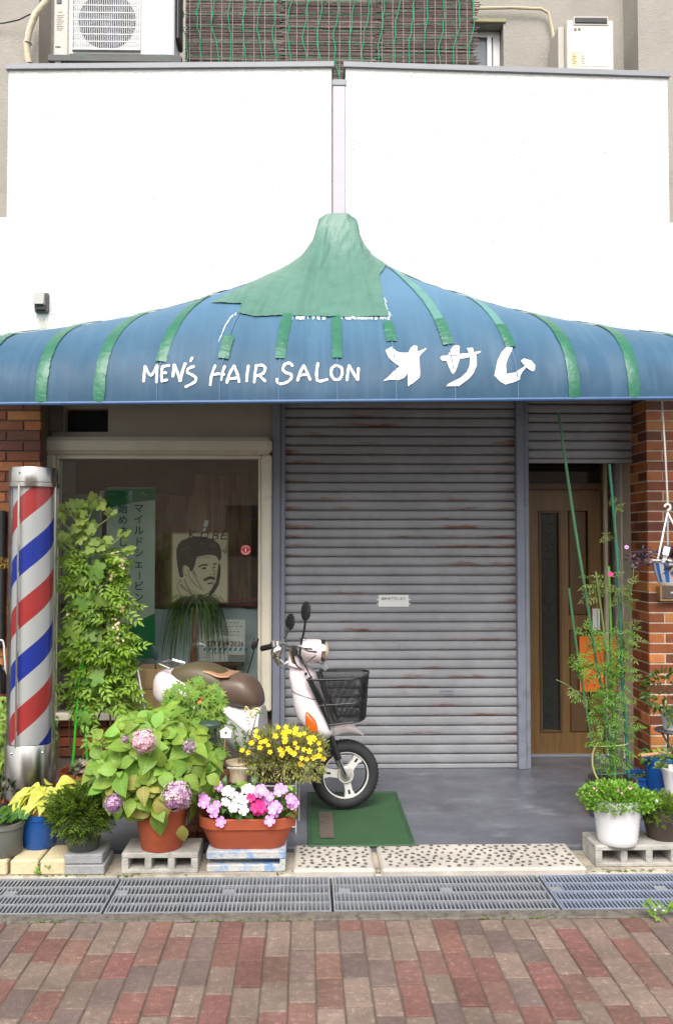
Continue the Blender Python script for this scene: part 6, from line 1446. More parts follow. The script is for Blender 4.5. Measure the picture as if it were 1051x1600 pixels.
MB().lathe([(.012, -.075), (.042, -.074), (.040, -.085), (.02, -.10), (.018, -.30)], zl, 20).build('lantern_post', M_lan, la)
for a in (0, 90, 180, 270): MB().tube([zl + Vector((.038 * math.cos(R(a + 45)), .038 * math.sin(R(a + 45)), -.075)), zl + Vector((.038 * math.cos(R(a + 45)), .038 * math.sin(R(a + 45)), -.01))], .003, 5).build('cage_bar', M_lan, la)
YBp = YM - .22; bh = thing('birdhouse_pick', 'white birdhouse-shaped plant pick on a thin wooden stick', 'plant pick', at(350, 1200, YBp))
MB().prism([at(*p, YBp) for p in ((344.5, 1153), (361, 1153), (361, 1144), (363.5, 1143), (353, 1135.5), (342.5, 1143), (344.5, 1144))], (0, .008, 0)).build('house_shape', M_wprint, bh); MB().tube([at(352, 1153, YBp + .004), at(347, 1204, YBp + .06)], .003, 6).build('stick', mat('bamboo', lin(188, 156, 110), .7), bh); MB().lathe([(.006, 0), (.006, .001)], at(353, 1145, YBp) + Vector((0, -.0005, 0)), 12, (0, -1, 0)).build('hole', M_potbrown, bh)
# white ornament among the leaves
wo_ = thing('white_pick', 'white curled plant ornament above the hydrangea leaves', 'plant pick', at(222, 1180, 5.0)); w1 = MB(); w1.tube([at(206, 1130, 5.0), at(200, 1128, 5.0), at(199, 1133, 5.0), at(204, 1138, 5.0), at(214, 1140, 5.0), at(222, 1136, 5.0)], .009, 8); w1.ell(at(214, 1130, 5.0), (.03, .01, .018), 12, 8, Matrix.Rotation(R(-25), 3, 'Y')); w1.ell(at(221, 1120, 5.0), (.02, .01, .018)); w1.ell(at(218, 1143, 4.98), (.036, .01, .014), 12, 8, Matrix.Rotation(R(-30), 3, 'Y')); w1.build('curl', M_wprint, wo_); MB().tube([at(212, 1135, 5.0), at(212, 1180, 5.0)], .004, 5).build('stick', M_wire, wo_)
# --- wire rack with portulaca and a basket pot
YK = 4.86; rk = thing('wire_rack', 'low white wire plant rack behind the oblong planter', 'rack', at(410, 1290, YK)); rz0 = FL
ra, rb2 = X(355, YK), X(463, YK); zs = Zh(1219, YK); zt_ = Zh(1201, YK); hw = .11
for (x, y) in ((ra, YK - hw), (rb2, YK - hw), (ra, YK + hw), (rb2 + .015, YK + hw)): MB().tube([(x, y, rz0), (x, y, zs + .02)], .0035, 6).build('leg', M_wire, rk)
sw = MB(); sw.tube([(ra, YK - hw, zs), (rb2, YK - hw, zs), (rb2, YK + hw, zs), (ra, YK + hw, zs), (ra, YK - hw, zs)], .0035, 6)
for i in range(1, 12): x = ra + (rb2 - ra) * i / 12; sw.tube([(x, YK - hw, zs), (x, YK + hw, zs)], .0018, 4)
sw.build('shelf', M_wire, rk); MB().tube([at(355, 1200, YK - hw), at(402, 1201, YK - hw)], .0035, 6).build('top_rail', M_wire, rk); sl2 = MB(); z2 = zs - .22; sl2.tube([(ra, YK - hw, z2), (rb2, YK - hw, z2), (rb2, YK + hw, z2), (ra, YK + hw, z2), (ra, YK - hw, z2)], .003, 6)
for i in range(1, 8): x = rb2 - .02; sl2.tube([(x - i * .003, YK - hw, z2), (x - i * .003, YK + hw, z2)], .0015, 4)
sl2.build('lower_shelf', M_wire, rk)
po_ = thing('portulaca', 'wide mound of yellow-flowered portulaca spilling from a brown pot on the wire rack', 'potted plant', (X(440, YK), YK, zs)); random.seed(29)
MB().lathe([(.10, .004), (.125, .02), (.14, .09), (.145, .095), (.14, .10), (.13, .095), (.02, .09)], (X(437, YK), YK - .005, zs), 30).build('pot', M_potbrown, po_)
pc_ = at(443, 1172, YK - .02); fr = bush_frames(pc_, (.25, .17, .125), 2600, (.022, .036), .35, .55, -.75)
for _ in range(700):
    x = rnd(385, 508); y = 1198 + rnd(-8, 22) * (1 if 395 < x < 500 else .4); p = at(x, y, YK - .14 + rnd(-.05, .08)); fr.append(frame(p, (rnd(-.5, .5), -.5, -.7 + rnd(-.2, .8)), rdir(), rnd(.02, .034)))
scatter('foliage', leaf_small(1.0, .26), [LP, LP, leafmat('portulaca_leaf_light', (.42, .40, .15), .2, .3)], fr, po_, 'stuff')
ps = MB()
for k in range(70):
    d = rdir(); d.z = abs(d.z) * .9 - .25; e = pc_ + Vector((d.x * .245, d.y * .17, d.z * .125)); b = Vector((X(437, YK), YK, zs + .09)); ps.tube([b, (b + e) / 2 + Vector((0, 0, .05)), e], .002, 4, False)
tag(ps.build('stems', mat('reddish_stem', (.16, .13, .06), .6), po_, recalc=False), kind='stuff')
M_yel = petal_mat('yellow_petal', lin(252, 206, 30)); M_org = petal_mat('orange_centre', lin(240, 150, 14))
yb = leaf_me('flower', bloom(1.0, 5, .42, .66), M_yel); yb.materials.append(M_org)
V, F = bloom(1.0, 5, .42, .66); V2 = [(x * .2, y * .2, z * .5 + .14) for x, y, z in V]; yb = bpy.data.meshes.new('flower'); yb.from_pydata(V + V2, [], F + [tuple(i + len(V) for i in f) for f in F]); yb.materials.append(M_yel); yb.materials.append(M_org); yb.polygons.foreach_set('material_index', [0] * len(F) + [1] * len(F)); yb.update()
for (x, y) in ((695, 235), (770, 170), (775, 140), (770, 245), (880, 240), (912, 215), (943, 243), (787, 282), (875, 305), (955, 290), (835, 293), (905, 352), (985, 365), (855, 365), (818, 358), (808, 402), (755, 325), (715, 290), (735, 310), (675, 310), (670, 330), (582, 313), (508, 280), (515, 240), (553, 227), (450, 240), (438, 245), (418, 315), (495, 200), (472, 190), (620, 195), (690, 200), (710, 160), (732, 158), (680, 172), (800, 185), (568, 262), (376, 300), (945, 340), (836, 175), (700, 127), (870, 205), (660, 292), (480, 155), (645, 128), (898, 208), (760, 318), (545, 232)):
    px, py = 300 + x / 4.777, 1110 + y / 4.778; e = ((px - 443) / 70) ** 2 + ((py - 1168) / 45) ** 2
    p = at(px, py, YK - .16 * math.sqrt(max(0, 1 - min(e, 1))) - .045); inst('flower', yb, po_, frame(p, (rnd(.5, 1), rnd(-.2, .2), rnd(-.4, .4)), Vector((rnd(-.5, .5), -1, rnd(.1, .9))), rnd(.0125, .0175)))
bpp = thing('basket_pot', 'small cream ribbed basket pot with a leafy twig and a white gift tag', 'potted plant', (X(372, YK), YK - .03, zs)); bx3 = X(373, YK)
prof = []
seg = 40; rg = []
for r0, z in ((.045, .003), (.05, .01), (.062, .10), (.066, .105), (.066, .115), (.058, .115), (.056, .10), (.005, .10)): rg.append([(bx3 + math.cos(2 * math.pi * k / seg) * r0 * (1 + (.03 if k % 2 else 0)), YK - .03 + math.sin(2 * math.pi * k / seg) * r0 * (1 + (.03 if k % 2 else 0)), zs + z) for k in range(seg)])
MB().ring(rg).build('pot', mat('cream_basket', lin(206, 188, 158), .7, .08), bpp, smooth=20); tw = MB(); b = Vector((bx3, YK - .03, zs + .10))
for path in (((372, 1192), (382, 1160), (392, 1130)), ((374, 1192), (370, 1165), (364, 1140)), ((374, 1190), (388, 1165), (402, 1112))): tw.tube(smooth_path([at(x, y, YK - .03) for x, y in path], 3), .0025, 5)
tw.build('twigs', M_bark, bpp); tl = leaf_me('leaf', leaf_ovate(1.0, .55, .2, .4, 4), LI)
for (x, y) in ((382, 1135), (390, 1128), (396, 1140), (364, 1138), (358, 1132), (372, 1150), (385, 1155), (372, 1172), (392, 1118), (400, 1112), (378, 1142), (380, 1165), (366, 1160), (403, 1108)): inst('leaf', tl, bpp, frame(at(x, y, YK - .06), (rnd(-1, 1), -.4, rnd(-.5, .6)), Vector((0, -1, .6)) + rdir() * .4, rnd(.03, .045)))
gt = MB().prism([at(*p, YK - .09) for p in ((372, 1131), (381, 1110), (398, 1115), (397, 1124), (388, 1141))], (0, .004, 0)).build('gift_tag', M_paper, bpp); rf = MB()
for path in (((383, 1112), (384, 1104), (388, 1108), (391, 1114)), ((391, 1114), (398, 1108), (404, 1106)), ((390, 1114), (395, 1120), (400, 1113), (404, 1112))): rf.tube(smooth_path([at(x, y, YK - .095) for x, y in path], 4), .004, 6)
rf.build('raffia_bow', mat('raffia', lin(212, 188, 120), .7), bpp); px_strokes('tag_print', [([(384, 1120), (390, 1122)], .8, .8), ([(383, 1124), (391, 1127)], .8, .8), ([(387, 1132), (391, 1130)], 1.2, .6)], YK - .093, mat('brown_print', lin(150, 90, 70), .7), bpp)
# --- oblong planter with impatiens
im = thing('impatiens_planter', 'oblong terracotta planter of pink, white and magenta impatiens', 'potted plant', gr(388, 1328, .106)); random.seed(37)
c0 = gr(386, 1329, .106); YQ = c0.y + .095; s_ = YQ / FPX; hh = .155; wx, wbt = 75 * s_, 57 * s_
def rrect(cx, cy, z, hx_, hy_, rc, n=6):
    out = []
    for (sx_, sy_, a0) in ((1, 1, 0), (-1, 1, 90), (-1, -1, 180), (1, -1, 270)):
        for k in range(n + 1): a = R(a0 + 90 * k / n); out.append(Vector((cx + sx_ * (hx_ - rc) + rc * math.cos(a), cy + sy_ * (hy_ - rc) + rc * math.sin(a), z)))
    return out
zp = .106; cx_ = X(387, YQ, 1290)
L_ = [(0, wbt * .97, .075, .07), (.006, wbt, .08, .075), (hh * .66, wx * .94, .105, .10), (hh * .67, wx * .985, .114, .108), (hh * .98, wx, .12, .112), (hh, wx * .99, .117, .11), (hh, wx * .95, .104, .10), (hh * .8, wx * .93, .10, .095)]
MB().ring([rrect(cx_, YQ, zp + z, a, b, c_) for z, a, b, c_ in L_]).build('planter', M_terrab, im, smooth=35)
MB().ring([rrect(cx_, YQ, zp + hh * .8 + .0015, wx * .93, .099, .094), rrect(cx_, YQ, zp + hh * .86, wx * .5, .05, .045)]).build('soil', M_soil, im)
il = [leaf_me('leaf', leaf_ovate(1.0, .55, .2, c_, 4), LI) for c_ in (.3, .6)] + [leaf_me('leaf', leaf_ovate(1.0, .55, .2, .3, 4), LC)]
for k in range(230):
    x = rnd(322, 462); y = rnd(1238, 1282) if random.random() < .8 else rnd(1225, 1245); p = at(x, y, YQ + rnd(-.10, .08)); inst('leaf', random.choice((il[0], il[0], il[1], il[2])), im, frame(p, rdir() + Vector((0, -.3, .2)), Vector((0, -.6, 1)) + rdir() * .4, rnd(.03, .055)))
st = MB()
for k in range(40): x = rnd(325, 458); st.tube([at(x, 1283, YQ), at(x + rnd(-6, 6), rnd(1235, 1255), YQ - .03)], .003, 5, False)
tag(st.build('stems', M_stem, im), kind='stuff')
IM = {k: leaf_me('flower', bloom(1.0, 5, .12, .80), petal_mat('impatiens_' + k, c)) for k, c in (('lilac', lin(226, 150, 216)), ('white', (.78, .77, .76)), ('magenta', lin(206, 26, 118)))}
eye = mat('flower_eye', lin(236, 214, 226), .6); eyed = mat('dark_eye', lin(150, 10, 70), .6)
for k in IM:
    V, F = bloom(1.0, 5, .12, .80); V2 = [(x * .22, y * .22, .07) for x, y, z in V]; m2 = bpy.data.meshes.new('flower'); m2.from_pydata(V + V2, [], F + [tuple(i + len(V) for i in f) for f in F]); m2.materials.append(IM[k].materials[0]); m2.materials.append(eyed if k == 'magenta' else eye); m2.polygons.foreach_set('material_index', [0] * len(F) + [1] * len(F)); m2.update(); IM[k] = m2
for k, L in (('lilac', ((195, 560), (215, 580), (80, 645), (105, 670), (85, 690), (150, 700), (185, 705), (140, 735), (165, 760), (515, 590), (540, 610), (500, 615), (545, 650), (580, 645), (570, 675), (655, 580), (685, 590), (645, 605), (600, 740), (640, 730), (620, 765), (735, 660), (765, 690), (745, 700), (580, 822), (215, 832), (165, 745), (625, 710))), ('white', ((255, 600), (290, 615), (315, 640), (400, 590), (430, 580), (445, 610), (360, 655), (390, 670), (375, 685), (290, 700), (310, 725), (385, 742), (270, 590), (300, 690), (250, 680))), ('magenta', ((440, 650), (480, 645), (460, 685), (470, 725), (485, 755), (515, 725), (500, 700), (525, 740)))):
    for (x, y) in L: p = at(300 + x / 4.777, 1110 + y / 4.778, YQ - .10 + rnd(-.03, .03) - (.03 if y > 700 else 0)); inst('flower', IM[k], im, frame(p, (1, rnd(-.2, .2), rnd(-.5, .5)), Vector((rnd(-.35, .35), -1, rnd(.1, .6))), rnd(.021, .028)))
# --- pots beside the door
wp = thing('cushion_plant', 'white ribbed pot full of small bright green leaves with tiny pink flowers', 'potted plant', gr(960, 1324, .111)); random.seed(41)
t, r_ = pot_at(960, 1325, 1256, 58, 73, .111, M_potwhite, wp, .008, 44, 9); YQ2 = t.y
fr = bush_frames(at(958, 1247, YQ2), (.175, .15, .075), 2600, (.016, .026), .3, .7, -.62) + bush_frames(at(1000, 1252, YQ2 - .02), (.085, .09, .05), 500, (.018, .028), .3, .6)
scatter('foliage', leaf_ovate(1.0, .62, .2, .3, 2), [LC, LC, LS], fr, wp, 'stuff')
fr = [frame(at(958 + rnd(-50, 50), 1240 - rnd(0, 20) * (1 - .6 * random.random()), YQ2 - .1 + rnd(-.04, .1)), rdir(), Vector((0, -1, .6)) + rdir() * .3, rnd(.004, .0065)) for _ in range(18)]
scatter('tiny_flowers', bloom(1.0, 5, .3), petal_mat('pale_pink_petal', lin(226, 160, 176)), fr, wp, 'stuff')
bp2 = thing('trailing_plant', 'bushy green plant with one white flower in a dark brown round pot', 'potted plant', gr(1028, 1316, .111))
t, r_ = pot_at(1030, 1316, 1272, 46, 64, .111, M_potbrown, bp2, .008); fr = bush_frames(at(1030, 1264, t.y - .02), (.12, .11, .075), 900, (.02, .034), .2, .5, -.8); scatter('foliage', leaf_pinnate(1.0, 2, .5, .2, .3), [LJ, LM], fr, bp2, 'stuff')
inst('flower', IM['white'], bp2, frame(at(1025, 1252, t.y - .13), (1, 0, 0), (0, -1, .3), .009))
# jasmine on stakes
YJ = 4.86; ja = thing('jasmine', 'jasmine climbing tall green stakes and wire hoops before the entrance door', 'potted plant', gr(955, 1290, FL)); random.seed(43)
t, r_ = pot_at(952, 1285, 1228, 66, 78, FL, M_potgrey, ja, .01)
YJ = t.y
for path, m_, r0 in ((((872, 645), (897, 820), (915, 930), (930, 1030), (945, 1110), (958, 1225)), M_stake, .0085), (((888, 919), (900, 1010), (922, 1150), (932, 1225)), M_stake, .007), (((930, 893), (943, 990), (952, 1100), (958, 1222)), mat('olive_stake', lin(98, 118, 66), .5), .0065), (((951, 725), (962, 850), (968, 960), (972, 1080), (982, 1215)), M_teals, .0085), (((950, 885), (955, 1020), (960, 1220)), mat('leaf_green_stake', lin(88, 134, 54), .5), .008), (((967, 900), (975, 1050), (970, 1215)), M_bark, .006), (((975, 1100), (981, 1212)), M_teals, .009)):
    MB().tube(smooth_path([at(x, y, YJ + (i % 2) * .01) for i, (x, y) in enumerate(path)], 3), r0, 8).build('stake', m_, ja)
def hoop(px, py, rpx, m_): 
    c = at(px, py, YJ); r_ = rpx / FPX * YJ; MB().tube([c + Vector((math.cos(a) * r_, math.sin(a) * r_ * .8, .012 * math.cos(a + 1))) for a in [i * math.pi / 12 for i in range(25)]], .003, 5).build('wire_hoop', m_, ja)
hoop(950, 1163, 29, mat('pale_green_wire', lin(150, 166, 90), .5)); hoop(953, 1206, 29, M_teals); MB().tube(smooth_path([at(x, y, YJ - .05) for x, y in ((934, 1160), (926, 1175), (925, 1195), (930, 1212), (938, 1222))], 4), .005, 6).build('bent_stem', mat('yellow_stem', lin(176, 160, 100), .6), ja)
fr = []; frl = []
def jl(x, y, sx_, sy_, n, L=fr, s=(.06, .095)):
    for _ in range(n):
        p = at(945 + (x - 945) * .82 + random.gauss(0, .36) * sx_, y + random.gauss(0, .5) * sy_, YJ + rnd(-.1, .1)); L.append(frame(p, (rnd(-1, 1), rnd(-.8, .3), rnd(-.5, .3)), Vector((0, -.7, .8)) + rdir() * .4, rnd(*s)))
for q in ((930, 910, 30, 14, 12), (965, 915, 26, 16, 14), (925, 930, 26, 10, 8), (975, 930, 14, 20, 8)): jl(*q, L=frl)
for q in ((956, 838, 12, 4, 3), (967, 795, 8, 6, 3), (962, 775, 5, 4, 2), (985, 945, 12, 14, 7), (990, 975, 14, 8, 5)): jl(*q, L=frl, s=(.055, .085))
for q in ((918, 985, 28, 12, 12), (970, 990, 26, 16, 16), (942, 1012, 26, 12, 16), (978, 1018, 26, 12, 12), (912, 1030, 24, 26, 18), (950, 1050, 30, 30, 26), (905, 1045, 10, 16, 8), (980, 1050, 20, 22, 16), (925, 1085, 30, 20, 16), (970, 1090, 24, 26, 22), (930, 1110, 26, 14, 18), (955, 1130, 40, 20, 18), (990, 1140, 18, 18, 10), (945, 1160, 36, 18, 18), (950, 1195, 34, 16, 16), (975, 1180, 20, 20, 10)): jl(*q)
for q in ((890, 1075, 10, 6, 3), (902, 1085, 8, 6, 4), (985, 1000, 18, 20, 8), (985, 1060, 12, 26, 10), (960, 1120, 22, 20, 12)): jl(*q, L=frl, s=(.06, .1))
scatter('foliage', leaf_pinnate(1.0, 3, .36, .12, .3), [LJ, LM, LV2], fr, ja, 'stuff'); scatter('new_growth', leaf_pinnate(1.0, 3, .34, .10, .3), [LJ2], frl, ja, 'stuff')
vs2 = MB()
for path in (((940, 1220), (935, 1150), (945, 1080), (935, 1010), (930, 930), (918, 900)), ((965, 1220), (972, 1150), (966, 1070), (978, 1000), (985, 930), (990, 880)), ((955, 1220), (960, 1120), (950, 1040), (965, 960), (968, 880), (960, 830), (962, 790)), ((925, 1100), (905, 1085), (885, 1070), (868, 1062)), ((930, 1000), (915, 1020), (908, 1060), (915, 1110), (930, 1150))): vs2.tube(smooth_path([at(x, y, YJ + rnd(-.04, .04)) for x, y in path], 4), .0028, 5)
vs2.build('vine_stems', M_stem, ja); inst('flower', IM['magenta'], ja, frame(at(953, 897, YJ - .1), (1, 0, .2), (0, -1, .3), .016)); inst('flower', IM['lilac'], ja, frame(at(978, 855, YJ - .05), (1, 0, .2), (0, -1, .3), .013))
# blue pot of water
bl = thing('blue_bowl', 'open blue plastic pot of water plants behind the white ribbed pot', 'pot', gr(1002, 1290, FL)); cB = gr(1002, 1262, FL); cB.y += .1; sB = cB.y / FPX; rB = 27 * sB; hB = Zh(1212, cB.y) - FL; xB = X(1002, cB.y)
MB().lathe([(rB * .78, 0), (rB * .95, hB * .9), (rB * 1.02, hB * .91), (rB * 1.02, hB), (rB * .9, hB), (rB * .88, hB * .85), (.01, hB * .84)], (xB, cB.y, FL), 36).build('bowl', M_potblue, bl); MB().lathe([(rB * .88, hB * .90), (.01, hB * .9005)], (xB, cB.y, FL), 30).build('water', mat('pond_water', (.03, .05, .035), .06, .2, 10, .05), bl)
fr = [frame((xB + rnd(-.6, .6) * rB, cB.y + rnd(-.6, .6) * rB, FL + hB * .905), (rnd(-1, 1), rnd(-1, 1), .05), (0, 0, 1), rnd(.015, .03)) for _ in range(50)]; scatter('floating_leaves', leaf_ovate(1.0, .8, .1, .1, 2), [LC], fr, bl, 'stuff')
# plant stand with small white pot, tall blue pot, white pot at the edge
YE = 5.35; ps_ = thing('plant_stand', 'thin dark wire plant stand before the brick pillar', 'plant stand', at(1055, 1260, YE)); M_dw = mat('dark_wire', lin(70, 76, 78), .5, .1)
c = at(1050, 1141, YE); MB().lathe([(.105, -.006), (.11, 0), (.105, .006), (.01, .004)], c, 30).build('top_ring', M_dw, ps_)
for dx in (-.085, .085): MB().tube([c + Vector((dx, -.03, 0)), c + Vector((dx * .2, -.03, -.12)), c + Vector((dx * 1.1, -.03, -.28)), Vector((c.x + dx * 1.25, YE - .03, FL))], .006, 6).build('leg', M_dw, ps_)
MB().tube([c + Vector((0, .07, 0)), Vector((c.x, YE + .09, FL))], .006, 6).build('leg', M_dw, ps_)
sp = thing('small_potted_plant', 'leafy dark green plant in a small white pot on the wire stand', 'potted plant', c); random.seed(47)
MB().lathe([(.055, .007), (.07, .12), (.072, .125), (.066, .125), (.06, .115), (.005, .114)], c, 30).build('pot', M_potwhite, sp)
mm_ = leaf_me('leaf', leaf_ovate(1.0, .45, .2, .4, 4), leafmat('olive_leaf', (.09, .14, .03), .25, .3))
for k in range(170): d = rdir(); p = at(1040, 1080, YE - .05) + Vector((d.x * .12, d.y * .09, d.z * .11)); inst('leaf', mm_, sp, frame(p, d + Vector((0, -.2, .2)) + rdir() * .4, rdir() + Vector((0, -.5, 1)), rnd(.04, .06)))
for k in range(26): p = at(rnd(1040, 1056), rnd(1100, 1130), YE - .09); inst('leaf', mm_, sp, frame(p, (rnd(-.5, .5), -.5, -.8), (0, -1, .3), rnd(.035, .05)))
YE2 = 5.0; tb = thing('tall_blue_pot', 'tall blue tapered planter with green leaves beside the brick pillar', 'pot', gr(1025, 1285, FL)); xT = X(1026, YE2 + .15); zT_ = Zh(1184, YE2 + .15)
MB().lathe([(.055, FL), (.09, zT_ - .02), (.097, zT_ - .015), (.097, zT_), (.085, zT_), (.08, zT_ - .03), (.005, zT_ - .03)], (xT, YE2 + .15, 0), 30).build('pot', M_potblue, tb)
fr = bush_frames((xT - .01, YE2 + .15, zT_ - .005), (.075, .07, .02), 60, (.04, .06), .1, .3); scatter('foliage', leaf_ovate(1.0, .5, .2, .3, 3), [LI, LC], fr, tb, 'stuff')
MB().tube([at(1000, 1181, YE2 + .06), at(1030, 1177, YE2 + .06), at(1060, 1176, YE2 + .06)], .010, 8).build('bamboo_cane', mat('cane', lin(176, 130, 100), .6), tb)
we = thing('white_planter', 'smooth white pot with a leafy stem at the end of the porch', 'potted plant', gr(1052, 1280, FL)); xE = X(1052, YE2 - .02); zE = Zh(1203, YE2 - .02); zE0 = Zh(1252, YE2 - .02)
MB().lathe([(.055, zE0), (.075, zE - .03), (.085, zE - .01), (.086, zE), (.076, zE), (.07, zE - .03), (.005, zE - .03)], (xE, YE2 - .02, 0), 30).build('pot', M_potwhite, we); MB().bx(xE - .07, xE + .07, YE2 - .09, YE2 + .05, FL, zE0 - .001, .004).build('pot_block', M_block, we)
for k in range(40): d = rdir(); d.z = abs(d.z); p = Vector((xE - .01, YE2 - .06, zE + .01)) + Vector((d.x * .08, d.y * .05, d.z * .11)); inst('leaf', mm_, we, frame(p, d + Vector((0, -.3, .1)), rdir() + Vector((0, -.5, 1)), rnd(.04, .06)))
MB().tube([(xE, YE2 - .02, zE - .03), (xE - .01, YE2 - .04, zE + .1)], .005, 6).build('stem', M_bark, we)
# --- hanging basket
YHB = 4.78; hb = thing('hanging_basket', 'blue and white striped hanging basket with dark trailing foliage under the awning', 'hanging basket', at(1050, 873, YHB)); c = at(1050, 914, YHB); rH = 31 / FPX * YHB; hH = (914 - 874) / FPX * YHB
nb = 48; rg = [[Vector((c.x + math.cos(2 * math.pi * (k + .5) / nb) * rH * s_, c.y + math.sin(2 * math.pi * (k + .5) / nb) * rH * s_, c.z + hH * z)) for k in range(nb)] for s_, z in ((.60, 0), (.72, .12), (.86, .5), (.96, .86), (.97, .93))]
hbm = MB(); o = 0
for r_i in rg: hbm.v += [tuple(p) for p in r_i]
for i in range(len(rg) - 1):
    for k in range(nb): hbm.f.append((i * nb + k, i * nb + (k + 1) % nb, (i + 1) * nb + (k + 1) % nb, (i + 1) * nb + k)); hbm.m.append(1 if (i in (1, 2)) and (k % 4 in (1, 2)) else 0)
hbm.f.append(tuple(range(nb))[::-1]); hbm.m.append(0); hbm.build('basket', [M_potwhite, mat('blue_stripe', lin(56, 116, 206), .4, .05)], hb, smooth=35)
MB().torus(c + Vector((0, 0, hH * .955)), (0, 0, 1), rH * .985, .007, 40, 8).build('basket_rim', M_potwhite, hb); MB().lathe([(rH * .95, hH * .85), (.01, hH * .9)], c, 24).build('soil', M_soil, hb)
hk = at(1042, 797, YHB)
for a in (200, 320, 80): e = c + Vector((math.cos(R(a)) * rH * .95, math.sin(R(a)) * rH * .95, hH * .95)); MB().tube([hk + Vector((0, 0, -.012)), e], .005, 6).build('hanger', M_potwhite, hb)
MB().tube([hk + Vector((.016 * math.cos(R(a)), 0, .016 + .017 * math.sin(R(a)))) for a in range(-100, 200, 25)], .0065, 8).build('hook', M_potwhite, hb)
tg = at(1040, 861, YHB - .10); MB().box(tg, (.036, .004, .048), Matrix.Rotation(R(15), 3, 'Y'), .0015).build('plant_tag', M_wprint, hb); MB().box(tg + Vector((.0, .02, -.04)), (.024, .004, .05), Matrix.Rotation(R(10), 3, 'Y'), .001).build('plant_tag', M_wprint, hb)
random.seed(53); fr = bush_frames(c + Vector((0, 0, hH * 1.05)), (.10, .09, .06), 260, (.03, .05), .1, .3)
for (x, y, n) in ((1010, 862, 22), (998, 866, 16), (986, 872, 10), (1005, 878, 14), (992, 884, 8), (1050, 880, 16), (1048, 890, 12)):
    for _ in range(n): fr.append(frame(at(x + rnd(-7, 7), y + rnd(-6, 6), YHB - .10), (rnd(-1, .5), rnd(-.5, .3), rnd(-.6, .4)), rdir(), rnd(.025, .045)))
scatter('foliage', leaf_small(1.0, .32), [LK, leafmat('mauve_leaf', (.10, .07, .10), .1, .3)], fr, hb, 'stuff'); tr = MB()
for path in (((1035, 872), (1010, 862), (985, 857), (977, 855)), ((1035, 876), (1008, 882), (992, 888)), ((1030, 874), (1005, 868), (990, 875))): tr.tube(smooth_path([at(x, y, YHB - .1) for x, y in path], 3), .002, 5)
tr.build('trailing_stems', LK, hb)
cdx = MB().tube([at(1033, 622, YHB), at(1038, 700, YHB), at(1042, 778, YHB), hk + Vector((0, 0, .03))], .005, 6).build('white_rope', mat('cord_white', lin(190, 184, 176), .7)); tag(cdx, 'pale cord hanging from the awning that carries the striped basket', 'cord')
# --- far end: black bag on a white hook
YX = 5.75; bg_ = thing('black_bag', 'black bag hanging on a white wire hook beside the barber pole', 'bag', at(2, 1080, YX)); bgm = MB()
bgm.ring([[at(x + dx * 1.0, y, YX + dy) for dx, dy in ((-a, 0), (-a * .6, -.06), (0, -.08), (a * .6, -.06), (a, 0), (a * .5, .05), (-a * .5, .05))] for x, y, a in ((0, 1038, 3), (0, 1046, 9), (1, 1060, 13), (2, 1075, 14), (2, 1084, 10))]); bgm.build('bag', M_black, bg_, smooth=50)
MB().tube(smooth_path([at(x, y, YX - .02) for x, y in ((-6, 1002), (0, 1000), (6, 1004), (8, 1030), (10, 1062))], 4), .006, 6).build('wire_hook', M_wprint, bg_); MB().tube(smooth_path([at(x, y, YX - .05) for x, y in ((2, 1042), (6, 1046), (3, 1050), (7, 1056), (4, 1060))], 4), .005, 6).build('tied_cord', mat('pale_teal_cord', lin(150, 190, 186), .6), bg_)
dk = thing('dry_plant', 'dry ochre spray of leaves sticking out beside the barber pole', 'plant', at(-6, 880, YX)); fr = [frame(at(rnd(-8, 12), 880 + rnd(-7, 9), YX - .2), (rnd(-.2, 1), -.3, rnd(-.5, .4)), rdir() + Vector((0, -1, 0)), rnd(.03, .06)) for _ in range(46)]; scatter('leaves', leaf_small(1.0, .3), [mat('ochre_leaf', lin(170, 136, 66), .7)], fr, dk, 'stuff'); MB().tube([at(-14, 880, YX - .18), at(0, 882, YX - .2), at(10, 880, YX - .2)], .003, 5).build('stem', M_bark, dk)
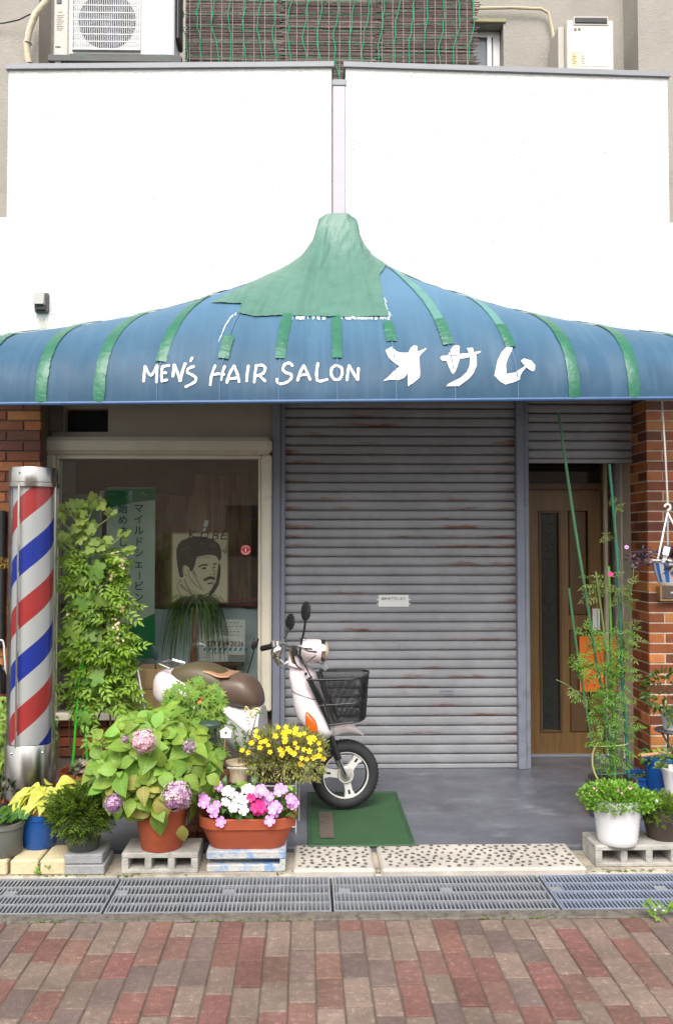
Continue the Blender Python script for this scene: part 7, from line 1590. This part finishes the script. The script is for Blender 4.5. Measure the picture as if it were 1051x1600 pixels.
dk2 = tag(MB().bx(X(-12, 5.8), X(6, 5.8), 5.78, 5.84, Zh(1010, 5.8), Zh(798, 5.8), .01).build('dark_board', mat('dark_board', lin(46, 44, 44), .6)), 'narrow dark upright board behind the barber pole', 'board')
# --- small things on the ground
def weed(px, py, z, n, s_, name, lab, flower=False):
    p = gr(px, py, z); wd_ = thing(name, lab, 'weed', p); me = leaf_me('leaf', leaf_fan(1.0, 5, .5, 260, True, .2), LV2)
    for k in range(n): a = rnd(0, 6.28); inst('leaf', me, wd_, frame(p + Vector((math.cos(a) * rnd(.01, s_), math.sin(a) * rnd(.0, s_ * .6) - .02, rnd(.01, s_ * 1.3))), (math.cos(a), math.sin(a) - .4, rnd(-.3, .5)), Vector((0, -.7, .9)) + rdir() * .4, rnd(.016, .03)))
    if flower:
        for k in range(3): inst('flower', IM['white'], wd_, frame(p + Vector((rnd(-.04, .04), -.02, rnd(.03, .06))), (1, 0, 0), (0, -.6, 1), .006))
random.seed(59); weed(76, 1364, .006, 16, .05, 'small_weed', 'small weed growing against the cream brick'); weed(1026, 1433, .0, 22, .06, 'flowering_weed', 'small flowering weed on the kerb of the brick pavement', True)
p = gr(642, 1366, .007); tag(inst('fallen_petal', bpy.data.meshes.new_from_object(bpy.data.objects['flower']) if False else leaf_me('fallen_petal', leaf_ovate(1.0, .7, .2, .2, 3), petal_mat('lilac_petal', lin(214, 150, 220))), None, frame(p, (1, .3, .05), None, .035)), 'fallen lilac petal on the kerb beside the drain grate', 'petal')
p = gr(657, 1363, .007); tag(inst('fallen_leaf', leaf_me('fallen_leaf', leaf_ovate(1.0, .7, .2, .2, 3), mat('fallen_orange', lin(214, 150, 100), .7)), None, frame(p, (1, -.1, .05), None, .04)), 'fallen orange-brown leaf on the kerb near the lilac petal', 'leaf')
p = gr(976, 1358, .006); tag(inst('fallen_leaf', leaf_me('fallen_leaf', leaf_ovate(1.0, .6, .2, .2, 3), mat('fallen_tan', lin(214, 176, 116), .7)), None, frame(p, (.4, -1, .05), None, .03)), 'fallen tan leaf below the three-hole concrete block', 'leaf')
